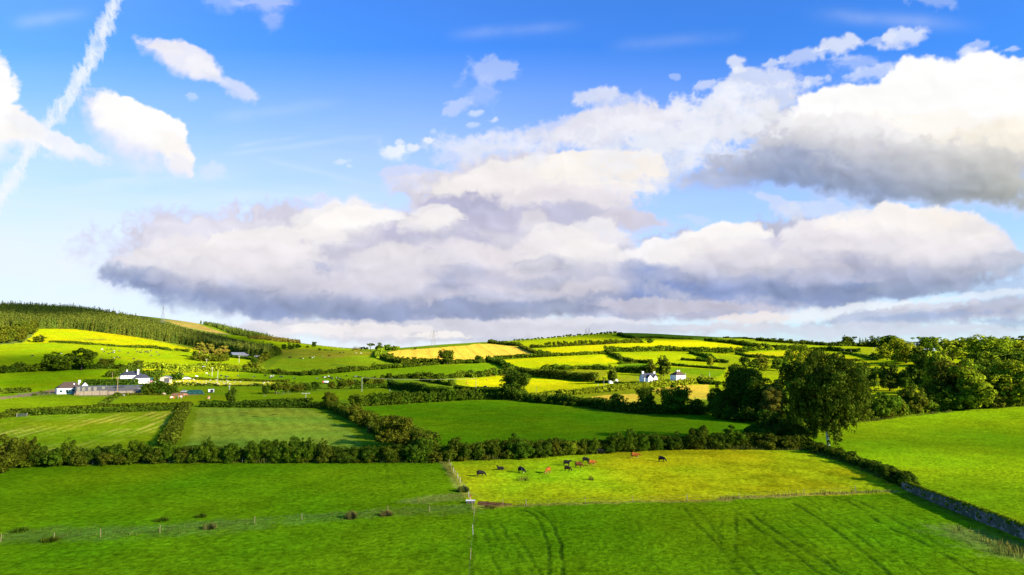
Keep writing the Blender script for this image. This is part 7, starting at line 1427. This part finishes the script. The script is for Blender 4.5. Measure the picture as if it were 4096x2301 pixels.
def gate(k, x0, y0, x1, y1, label, mat='steel', n=6, h=1.25):
    a, b = ground(k, x0, y0), ground(k, x1, y1); L = (b - a).length; t = empty('field_gate', a, math.atan2(b.y - a.y, b.x - a.x)); tag(t, label, 'gate'); f = MB()
    f.box(0, .09, -.045, .045, .05, h).box(L - .09, L, -.045, .045, .05, h)
    for i in range(n): f.box(.09, L - .09, -.03, .03, .12 + i * (h - .2) / (n - 1), .18 + i * (h - .2) / (n - 1))
    f.build('bars', M[mat], t)
    for s in (-.2, L + .2): MB().tube([(s, 0, -.2), (s, 0, h + .25)], .11, 8).build('gate_post', M['wood_grey'], t)
gate(5, 132, 226, 203, 224, 'grey barred field gate between the hedges at the far left'); gate('c', 2315, 1270, 2412, 1270, 'pale wooden gate under the ragged dark tree', 'wood_pale', 5); gate('e', 1060, 765, 1190, 772, 'pale gate under the trees below the pines', 'wood_pale', 4)
# drinking trough
a, b = ground('f', 490, 1000), ground('f', 642, 1000); L = (b - a).length; t = empty('water_trough', a.lerp(b, .5), math.atan2(b.y - a.y, b.x - a.x)); tag(t, 'dark water trough with a white rim at the fence corner', 'trough')
mb = MB(); v = [(-L / 2, -.32, .5), (L / 2, -.32, .5), (L / 2, .32, .5), (-L / 2, .32, .5), (-L / 2 + .14, -.22, .0), (L / 2 - .14, -.22, .0), (L / 2 - .14, .22, .0), (-L / 2 + .14, .22, .0), (-L / 2 + .07, -.26, .5), (L / 2 - .07, -.26, .5), (L / 2 - .07, .26, .5), (-L / 2 + .07, .26, .5), (-L / 2 + .17, -.2, .12), (L / 2 - .17, -.2, .12), (L / 2 - .17, .2, .12), (-L / 2 + .17, .2, .12)]
mb.add(v, [(0, 1, 5, 4), (1, 2, 6, 5), (2, 3, 7, 6), (3, 0, 4, 7), (4, 5, 6, 7), (8, 12, 13, 9), (9, 13, 14, 10), (10, 14, 15, 11), (11, 15, 12, 8), (12, 15, 14, 13), (0, 8, 9, 1), (1, 9, 10, 2), (2, 10, 11, 3), (3, 11, 8, 0)]); mb.build('basin', M['wood_dark'], t)
f = MB(); f.box(-L / 2 - .04, L / 2 + .04, -.38, -.27, .503, .58).box(-L / 2 - .04, L / 2 + .04, .27, .38, .503, .58).box(-L / 2 - .04, -L / 2 + .07, -.268, .268, .503, .58).box(L / 2 - .07, L / 2 + .04, -.268, .268, .503, .58); f.build('rim', M['paint_white'], t)
MB().box(-L / 2 + .16, L / 2 - .16, -.2, .2, .38, .41).build('water', M['glass'], t)
for s in (-.45, .45): MB().box(s - .06, s + .06, -.2, .2, -.1, .12).build('foot', M['wood_dark'], t)
p = ground('f', 565, 962); t = empty('marker_post', p); tag(t, 'short red and white post standing behind the trough', 'post'); MB().tube([(0, 0, -.1), (0, 0, .75)], .09, 8).build('shaft', M['brick_pink'], t); MB().tube([(0, 0, .752), (0, 0, 1.2)], .095, 8).build('red_band', M['paint_red'], t)
# rushes and dead stalks in the left field
def tuft(k, x, y, w, h, label, mat='rush', n=260, name='rush_clump'):
    p = ground(k, x, y); m = mpd(p) * ZT[k][1]; rs = np.random.RandomState(int(x)); a = rs.rand(n) * 6.283; r = w * m * .5 * rs.rand(n) ** .5; x_ = r * np.cos(a); y_ = r * np.sin(a); hh = h * m * (.5 + .5 * rs.rand(n)) * (1 - .4 * (r / (w * m * .5)) ** 2)
    wv = np.stack([np.sin(a), np.cos(a), 0 * a], -1) * .035; base = np.stack([x_, y_, 0 * a - .03], -1); tip = np.stack([x_ * 1.25 + .06 * rs.randn(n), y_ * 1.25 + .06 * rs.randn(n), hh], -1)
    V = np.stack([base - wv, base + wv, tip + wv * .4, tip - wv * .4], 1).reshape(-1, 3); ob = link(bpy.data.objects.new(name, quads_mesh(name, V, np.arange(4 * n).reshape(n, 4), M[mat], np.repeat(rs.rand(n), 4)[:, None].repeat(3, 1)))); ob.location = p; tag(ob, label, 'plant')
tuft(6, 585, 1008, 75, 62, 'brown clump of dead stalks in the left field, upright one', n=420); tuft(6, 855, 985, 85, 42, 'low brown clump of stalks in the left field beside a post', n=380); tuft(5, 1615, 1088, 80, 45, 'pale dead clump in the left field near the long fence'); tuft(5, 385, 1185, 90, 35, 'dark weedy clump at the left end of the fence', 'leaf_hedge')
tuft(5, 1245, 1028, 90, 28, 'dark rush clump beyond the fence', 'leaf_hedge'); tuft(5, 1550, 998, 70, 30, 'dark rush clump farther right beyond the fence', 'leaf_hedge'); tuft(5, 150, 1110, 90, 30, 'dark rush clump at the far left of the field', 'leaf_hedge'); tuft('f', 440, 800, 190, 110, 'tangled shrub of dry weeds on the curved verge', 'tall_grass', 900, 'weed_clump'); tuft('f', 900, 1075, 200, 30, 'yellow grass tufts by the muddy patch', 'tall_grass', 500, 'weed_clump')
tuft(7, 1255, 600, 45, 45, 'thin dark thistle clump in the cattle field', 'tall_grass', 120, 'weed_clump'); tuft(7, 650, 600, 120, 40, 'faint weedy clump below the black and white cow', 'tall_grass', 120, 'weed_clump')
# stone wall
def stone_wall():
    P = smooth_line(line(8, [(1475, 728), (1560, 770), (1700, 832), (1850, 895), (2000, 955), (2150, 1015), (2300, 1075), (2469, 1146), (2700, 1245), (2950, 1350)]), 1); P = densify(P, .45); A_ = np.array([[p.x, p.y] for p in P]); T_ = np.gradient(A_, axis=0); T_ /= np.linalg.norm(T_, axis=1, keepdims=True); Nn = np.stack([-T_[:, 1], T_[:, 0]], -1)
    n = len(P); cum = np.arange(n) * .45; H_ = np.interp(cum, [0, cum[-1] * .45, cum[-1]], [1.55, 2.0, 2.25]) + .16 * fbm(cum, cum * 0, 6, 3, 960) + .08 * fbm(cum, cum * 0, 1.2, 2, 961); g = hgt(A_[:, 0], A_[:, 1])
    rows = 9; prof = [(-.42, -.3)] + [(-.42 + .10 * i / rows, i / rows) for i in range(1, rows + 1)] + [(.0, 1.05)] + [(.42 - .10 * i / rows, i / rows) for i in range(rows, 0, -1)] + [(.42, -.3)]; V = []
    rs = np.random.RandomState(4)
    for o, z in prof:
        zz = z * H_ if z > 0 else z + 0 * H_; bump = .07 * fbm(cum * 1.0, zz * 1.6 + (5 if o > 0 else 0), .55, 3, 970); oo = o + np.sign(o) * bump; V.append(np.stack([A_[:, 0] + Nn[:, 0] * oo, A_[:, 1] + Nn[:, 1] * oo, g + zz], -1))
    V = np.stack(V, 1); k = len(prof); i = np.arange(n * k).reshape(n, k); F = np.stack([i[:-1, :-1], i[1:, :-1], i[1:, 1:], i[:-1, 1:]], -1).reshape(-1, 4); o0 = Vector(V[0, 0])
    m, nt = mat_new('stone_wall'); o = N(nt, 'ShaderNodeOutputMaterial'); b = N(nt, 'ShaderNodeBsdfPrincipled'); tc = N(nt, 'ShaderNodeTexCoord'); vo = N(nt, 'ShaderNodeTexVoronoi'); vo.inputs['Scale'].default_value = 2.6; nt.links.new(tc.outputs['Object'], vo.inputs['Vector'])
    vd = N(nt, 'ShaderNodeTexVoronoi', feature='DISTANCE_TO_EDGE'); vd.inputs['Scale'].default_value = 2.6; nt.links.new(tc.outputs['Object'], vd.inputs['Vector']); sep = N(nt, 'ShaderNodeSeparateColor'); nt.links.new(vo.outputs['Color'], sep.inputs[0])
    c = ramp(nt, sep.outputs[0], [(0, (.11, .065, .04)), (.5, (.22, .14, .095)), (1, (.46, .33, .25))]); e = ramp(nt, vd.outputs['Distance'], [(.0, (.25, .25, .25)), (.09, (1, 1, 1))]); c = mixrgb(nt, c, e, 1.0, 'MULTIPLY')
    n2 = noise(nt, .55, 4, tc.outputs['Object'], .65); mf = ramp(nt, n2, [(.42, (0, 0, 0)), (.54, (1, 1, 1))]); c = mixrgb(nt, c, (.075, .075, .025), mf); nt.links.new(c, b.inputs['Base Color']); b.inputs['Roughness'].default_value = .95
    bp = N(nt, 'ShaderNodeBump'); bp.inputs['Strength'].default_value = .8; bp.inputs['Distance'].default_value = .15; nt.links.new(vd.outputs['Distance'], bp.inputs['Height']); nt.links.new(bp.outputs[0], b.inputs['Normal']); nt.links.new(b.outputs[0], o.inputs[0])
    ob = link(bpy.data.objects.new('stone_wall', quads_mesh('stone_wall', (V.reshape(-1, 3) - np.array(o0)), F, m))); ob.location = o0; tag(ob, 'long grey stone wall running down the right side of the foreground', 'wall')
    # ivy and grass growing over its top
    C, Rr = [], []
    for j in range(0, n):
        hang = 1.9 * max(0, .5 + fbm(np.array([cum[j]]), np.array([0.]), 9, 3, 980)[0])
        for _ in range(4):
            s = rs.uniform(-.35, .42); d = abs(rs.randn()) * hang * (1 if s < 0 else .8); C.append((A_[j, 0] + Nn[j, 0] * (s - np.sign(Nn[j, 0]) * 0), A_[j, 1] + Nn[j, 1] * s, g[j] + H_[j] + .06 - min(d, H_[j] * .7) * (abs(s) > .25))); Rr.append(.16 + .16 * rs.rand())
    V, F, tint = clump_leaves(np.array(C), np.array(Rr), 42000, .22, rs); ob = link(bpy.data.objects.new('ivy', quads_mesh('ivy', V - np.array(o0), F, M['leaf_light'], tint[:, None].repeat(3, 1)))); ob.location = o0; tag(ob, 'ivy and weeds growing along the top of the stone wall', 'ivy')
stone_wall()

# ================================================================= cattle and sheep
def skinned(name, chains, sub=1):
    """one continuous surface grown round a branching skeleton"""
    me = bpy.data.meshes.new(name); verts, edges, rad = [], [], []
    idx = {}
    for ch in chains:
        prev = None
        for (kx, p, r) in ch:
            if kx not in idx: idx[kx] = len(verts); verts.append(p); rad.append(r)
            if prev is not None: edges.append((prev, idx[kx]))
            prev = idx[kx]
    me.from_pydata(verts, edges, []); ob = bpy.data.objects.new(name, me); COL.objects.link(ob); md = ob.modifiers.new('s', 'SKIN')
    for i, v in enumerate(me.skin_vertices[0].data): v.radius = (rad[i] if hasattr(rad[i], '__len__') else (rad[i], rad[i])); v.use_root = (i == 0)
    md.use_smooth_shade = True; s = ob.modifiers.new('ss', 'SUBSURF'); s.levels = sub; s.render_levels = sub
    dg = bpy.context.evaluated_depsgraph_get(); out = bpy.data.meshes.new_from_object(ob.evaluated_get(dg)); bpy.data.objects.remove(ob)
    for p in out.polygons: p.use_smooth = True
    out.name = name; return out
def cow_mesh(pose):
    hd = {'graze': [('nb', (.76, 0, 1.10), .28), ('n1', (1.0, 0, .82), .20), ('hd', (1.28, 0, .50), .14), ('mz', (1.40, 0, .17), .085)],
          'walk': [('nb', (.78, 0, 1.16), .28), ('n1', (1.02, 0, 1.10), .20), ('hd', (1.24, 0, 1.0), .15), ('mz', (1.42, 0, .80), .095)],
          'stand': [('nb', (.76, 0, 1.22), .28), ('n1', (.96, 0, 1.34), .20), ('hd', (1.18, 0, 1.42), .15), ('mz', (1.42, 0, 1.26), .095)]}
    if pose == 'lie':
        ch = [[('m', (-.05, 0, .42), (.40, .36)), ('h', (-.72, 0, .42), (.36, .32)), ('t1', (-1.0, .12, .35), .05), ('t2', (-1.05, .3, .1), .03)], [('m', 0, 0), ('c', (.50, 0, .46), (.34, .34)), ('nb', (.74, 0, .72), .2), ('n1', (.84, .02, .95), .15), ('hd', (1.0, .05, 1.10), .13), ('mz', (1.22, .08, .98), .085)],
              [('c', 0, 0), ('fl1', (.72, .26, .14), .08), ('fl2', (.45, .38, .08), .06)], [('c', 0, 0), ('fr1', (.72, -.26, .14), .08), ('fr2', (.45, -.38, .08), .06)], [('h', 0, 0), ('hl1', (-.45, .42, .16), .11), ('hl2', (-.15, .50, .07), .06)], [('h', 0, 0), ('hr1', (-.45, -.40, .16), .11), ('hr2', (-.2, -.46, .07), .06)],
              [('hd', 0, 0), ('e1', (.94, .23, 1.16), .045)], [('hd', 0, 0), ('e2', (.94, -.17, 1.16), .045)]]
    else:
        st = {'graze': .0, 'walk': .16, 'stand': .03}[pose]; hh = hd[pose]; hx, hz = hh[2][1][0], hh[2][1][2]
        ch = [[('m', (-.12, 0, .98), (.42, .50)), ('h', (-.70, 0, 1.04), (.37, .44)), ('t0', (-.98, 0, 1.18), .09), ('t1', (-1.06, 0, .95), .04), ('t2', (-1.08, 0, .50), .045)],
              [('m', 0, 0), ('c', (.45, 0, 1.00), (.38, .46))] + hh,
              [('c', 0, 0), ('fl0', (.52, .19, .78), .13), ('fl1', (.54 + st, .19, .45), .075), ('fl2', (.52 + st, .19, .12), .052), ('fl3', (.56 + st, .19, .03), .065)],
              [('c', 0, 0), ('fr0', (.50, -.19, .78), .13), ('fr1', (.50 - st, -.19, .45), .075), ('fr2', (.47 - st * 1.3, -.19, .12), .052), ('fr3', (.51 - st * 1.3, -.19, .03), .065)],
              [('h', 0, 0), ('hl0', (-.66, .20, .80), .19), ('hl1', (-.84 + st, .19, .50), .085), ('hl2', (-.78 + st, .19, .14), .055), ('hl3', (-.73 + st, .19, .03), .065)],
              [('h', 0, 0), ('hr0', (-.66, -.20, .80), .19), ('hr1', (-.86 - st, -.19, .50), .085), ('hr2', (-.80 - st, -.19, .14), .055), ('hr3', (-.75 - st, -.19, .03), .065)],
              [('hd', 0, 0), ('e1', (hx - .06, .24, hz + .08), .045)], [('hd', 0, 0), ('e2', (hx - .06, -.24, hz + .08), .045)]]
    return skinned('cow_' + pose, ch)
def hide(name, c1, c2, thr=None, scale=1.6, legs=None):
    m, nt = mat_new(name); o = N(nt, 'ShaderNodeOutputMaterial'); b = N(nt, 'ShaderNodeBsdfPrincipled'); tc = N(nt, 'ShaderNodeTexCoord'); oi = N(nt, 'ShaderNodeObjectInfo')
    ad = N(nt, 'ShaderNodeVectorMath', operation='ADD'); sc = N(nt, 'ShaderNodeVectorMath', operation='SCALE'); sc.inputs[0].default_value = (13, 7, 5); nt.links.new(oi.outputs['Random'], sc.inputs['Scale']); nt.links.new(tc.outputs['Object'], ad.inputs[0]); nt.links.new(sc.outputs[0], ad.inputs[1])
    n = noise(nt, scale, 1, ad.outputs[0], .4); f = ramp(nt, n, [(thr - .03, (0, 0, 0)), (thr + .03, (1, 1, 1))]) if thr else ramp(nt, n, [(.2, (0, 0, 0)), (.8, (1, 1, 1))]); c = mixrgb(nt, c1, c2, f)
    if legs:
        sp = N(nt, 'ShaderNodeSeparateXYZ'); nt.links.new(tc.outputs['Object'], sp.inputs[0]); lf = ramp(nt, sp.outputs[2], [(.45, (1, 1, 1)), (.75, (0, 0, 0))]); c = mixrgb(nt, c, legs, lf)
    nt.links.new(c, b.inputs['Base Color']); b.inputs['Roughness'].default_value = .9; b.inputs['Specular IOR Level'].default_value = .08; nt.links.new(b.outputs[0], o.inputs[0]); return m
HIDE = {'black': hide('hide_black', (.010, .009, .009), (.022, .018, .016)), 'dark': hide('hide_dark_brown', (.022, .012, .007), (.04, .02, .01)), 'brown': hide('hide_brown', (.11, .035, .010), (.16, .055, .016)), 'orange': hide('hide_orange', (.27, .075, .008), (.37, .11, .015), legs=(.42, .21, .07)),
        'pied': hide('hide_black_white', (.012, .011, .011), (.75, .73, .68), .655), 'orange_white': hide('hide_orange_white', (.48, .15, .03), (.78, .70, .58), .56, 1.4), 'pale': hide('hide_pale', (.70, .62, .50), (.80, .74, .64)), 'white': hide('hide_white', (.50, .46, .36), (.62, .58, .48))}
COWS = {}; _base = {p: cow_mesh(p) for p in ('graze', 'walk', 'stand', 'lie')}
def cow(k, x, y, pose, coat, yaw, label, group=None, s=1.0, name='cow', cat='cow'):
    key = (pose, coat)
    if key not in COWS: me = _base[pose].copy(); me.materials.clear(); me.materials.append(HIDE[coat]); COWS[key] = me
    p = ground(k, x, y); ob = link(bpy.data.objects.new(name, COWS[key])); ob.location = p; s *= random.uniform(.95, 1.05) if group else 1; ob.scale = (s, s, s); ob.rotation_euler = (0, 0, -math.atan2(p.x, p.y) + R(yaw)); tag(ob, label, cat, group); return ob
cow(7, 272, 571, 'graze', 'black', 8, 'black cow grazing alone at the left of the cattle field'); cow(7, 450, 509, 'lie', 'black', 205, 'black cow lying in the grass with its back to us'); cow(7, 635, 537, 'graze', 'pied', -42, 'black and white cow grazing head towards us')
cow(7, 871, 542, 'graze', 'orange', 238, 'bright orange cow grazing end on with its head at the left'); cow(7, 1040, 473, 'stand', 'black', -12, 'black cow standing with raised head behind the small dark one', s=.97); cow(7, 1046, 521, 'graze', 'dark', -30, 'small dark cow grazing in front of the standing black cow', s=.88)
cow(7, 1145, 491, 'graze', 'brown', -14, 'brown cow grazing between the dark pair and the orange one'); cow(7, 1208, 446, 'graze', 'black', -16, 'black cow half hidden behind an orange cow', s=.97); cow(7, 1262, 474, 'walk', 'orange', -4, 'orange cow walking with lowered head beside the brown cow', s=1.02)
cow(7, 1336, 371, 'graze', 'black', -6, 'black cow in the shade of the hedge', s=1.02); cow(7, 1645, 411, 'walk', 'orange', -8, 'orange cow with pale legs walking near the far hedge', s=1.15); cow(7, 1884, 437, 'graze', 'black', -28, 'black cow grazing alone at the right of the cattle field')
for i, (x, y, c, l) in enumerate(((320, 1178, 'orange_white', 'orange and white cow, left of three below the yard'), (602, 1150, 'orange_white', 'orange and white cow, middle of three below the yard'), (780, 1082, 'orange_white', 'orange cow nearest the brown yard'), (1588, 1178, 'orange_white', 'orange and white cow standing alone right of the yard'))):
    cow('c', x, y, ('graze', 'graze', 'graze', 'stand')[i], c, (10, -20, 180, 70)[i], l, s=1.15)
cow('b', 1550, 975, 'stand', 'orange_white', 60, 'red and white calf by the dark trees', s=.8, name='calf', cat='calf'); cow('b', 1765, 1030, 'graze', 'orange_white', 0, 'red and white calf at the edge of the yard', s=.8, name='calf', cat='calf')
def herd(k, pts, coat, label, group, poses=('graze', 'graze', 'walk', 'stand'), s=.92, name='cow', cat='cow'):
    for i, (x, y) in enumerate(pts): cow(k, x, y, poses[i % len(poses)], coat, random.choice((0, 180, 20, -20, 200, 160, 90)), label, group, s, name, cat)
herd(1, [(303, 648), (573, 628), (717, 608), (735, 614), (887, 624), (943, 676), (975, 608), (1005, 586), (1038, 583), (1020, 626), (1050, 616), (1068, 615), (1065, 600), (1120, 601), (1045, 661), (1072, 668), (1095, 660), (1120, 666), (1200, 620), (1255, 676), (1270, 583), (1283, 607), (1298, 693), (1312, 613), (1323, 614),
         (1330, 590), (1358, 609), (1370, 606), (1380, 603), (1388, 615), (1413, 599), (1418, 644), (1467, 611), (1490, 637)], 'pied', 'black and white cow on the sunlit left hillside pasture', 'black and white cows on the left hillside')
herd(1, [(957, 585)], 'white', 'white cow at the top left of the hillside herd', None)
herd('h', [(50, 232), (148, 274), (305, 259), (335, 262), (550, 287), (937, 292), (1043, 267), (1092, 283), (1150, 270), (1178, 276), (1200, 266), (1195, 296), (1275, 281), (1290, 279), (1335, 296), (1440, 246), (1565, 265), (1620, 256), (1635, 263), (1667, 265), (1683, 260), (1580, 321)], 'pied', 'black and white cow in the green field under the hollow', 'black and white cows under the hollow')
herd('h', [(148, 250), (190, 243), (1073, 270), (1137, 252), (1605, 251)], 'white', 'white cow in the green field under the hollow', 'white cows under the hollow')
herd('c', [(690, 356), (1600, 388), (2010, 400), (2165, 422), (2225, 437)], 'pied', 'black and white cow above the sheep strip', 'black and white cows above the sheep strip'); herd('c', [(540, 330), (1175, 420), (1515, 310)], 'pale', 'pale cow above the sheep strip', 'pale cows above the sheep strip')
herd(1, [(2230, 836), (2380, 842), (2487, 831), (2533, 850)], 'pied', 'black and white cow at the right end of the strip pasture', 'black and white cows at the strip end')
herd(2, [(2362, 590), (2288, 592), (2265, 600)], 'orange', 'orange cow in the corner below the leafy hedge', 'orange cows in the hedge corner'); herd(2, [(2222, 630)], 'orange', 'orange cow on the upper part of the yellow slope', None, ('lie',)); herd(2, [(2032, 668)], 'orange', 'orange cow alone low on the yellow slope', None, ('graze',)); herd(2, [(2205, 710)], 'pied', 'black and white cow by the low hedge left of the big round tree', None, s=1.3)
herd(2, [(842, 384), (874, 382), (370, 428), (383, 430), (470, 436), (560, 432), (740, 412)], 'dark', 'dark far cow on the dry slope below the skyline', 'dark far cows on the dry slope', s=1.3)
def sheep_mesh():
    ch = [[('m', (0, 0, .62), (.30, .30)), ('h', (-.40, 0, .62), (.27, .27)), ('t', (-.66, 0, .55), .06)], [('m', 0, 0), ('c', (.34, 0, .62), .26), ('n', (.56, 0, .70), .13), ('hd', (.74, 0, .62), .09), ('mz', (.86, 0, .50), .055)]]
    for n, x, s in (('a', .32, 1), ('b', .32, -1), ('d', -.42, 1), ('e', -.42, -1)): ch.append([('c' if x > 0 else 'h', 0, 0), (n + '1', (x, s * .15, .36), .07), (n + '2', (x + .02, s * .15, .04), .045)])
    return skinned('sheep', ch)
sm = sheep_mesh(); sm.materials.clear(); sm.materials.append(HIDE['white'])
def sheep(pts, label, group, s=.8):
    for k, x, y in pts:
        p = ground(k, x, y); ob = link(bpy.data.objects.new('sheep', sm)); ob.location = p; f = s * random.uniform(.9, 1.15); ob.scale = (f, f, f); ob.rotation_euler = (0, 0, random.uniform(0, 6.28)); tag(ob, label, 'sheep', group)
rr = random.Random(8)
sheep([('c', x, y) for x, y in ((300, 640), (485, 590), (590, 592), (830, 655), (860, 630), (895, 665), (1200, 612), (1170, 645), (1210, 648), (1305, 655), (1790, 655), (1620, 595), (1650, 535), (1775, 495), (1995, 565), (1880, 430), (2110, 650), (2160, 655), (2210, 560), (2270, 585), (2460, 620), (2500, 565), (2310, 668), (2360, 672), (1060, 510), (1190, 490), (1230, 486), (1000, 492), (1290, 455), (1340, 452), (850, 425), (1500, 570), (1400, 600), (1490, 650), (2050, 480), (1560, 630))]
      + [(1, rr.uniform(1700, 2560), rr.uniform(868, 912)) for _ in range(20)] + [(2, rr.uniform(0, 150), rr.uniform(655, 690)) for _ in range(7)], 'white sheep on the narrow golden strip', 'white sheep on the golden strip')
sheep([(2, x, y) for x, y in ((992, 382), (1000, 383), (1035, 385), (1045, 385), (585, 428), (600, 420), (680, 412), (500, 436), (750, 322), (780, 328), (820, 332), (720, 320), (800, 326), (850, 335), (880, 340), (690, 318))], 'white sheep on the far skyline slopes', 'white sheep on the far slopes', 1.2)
sheep([('b', 360, 1062), ('b', 395, 1066)], 'white sheep at the end of the brown track', 'white sheep at the track end', 1.0)
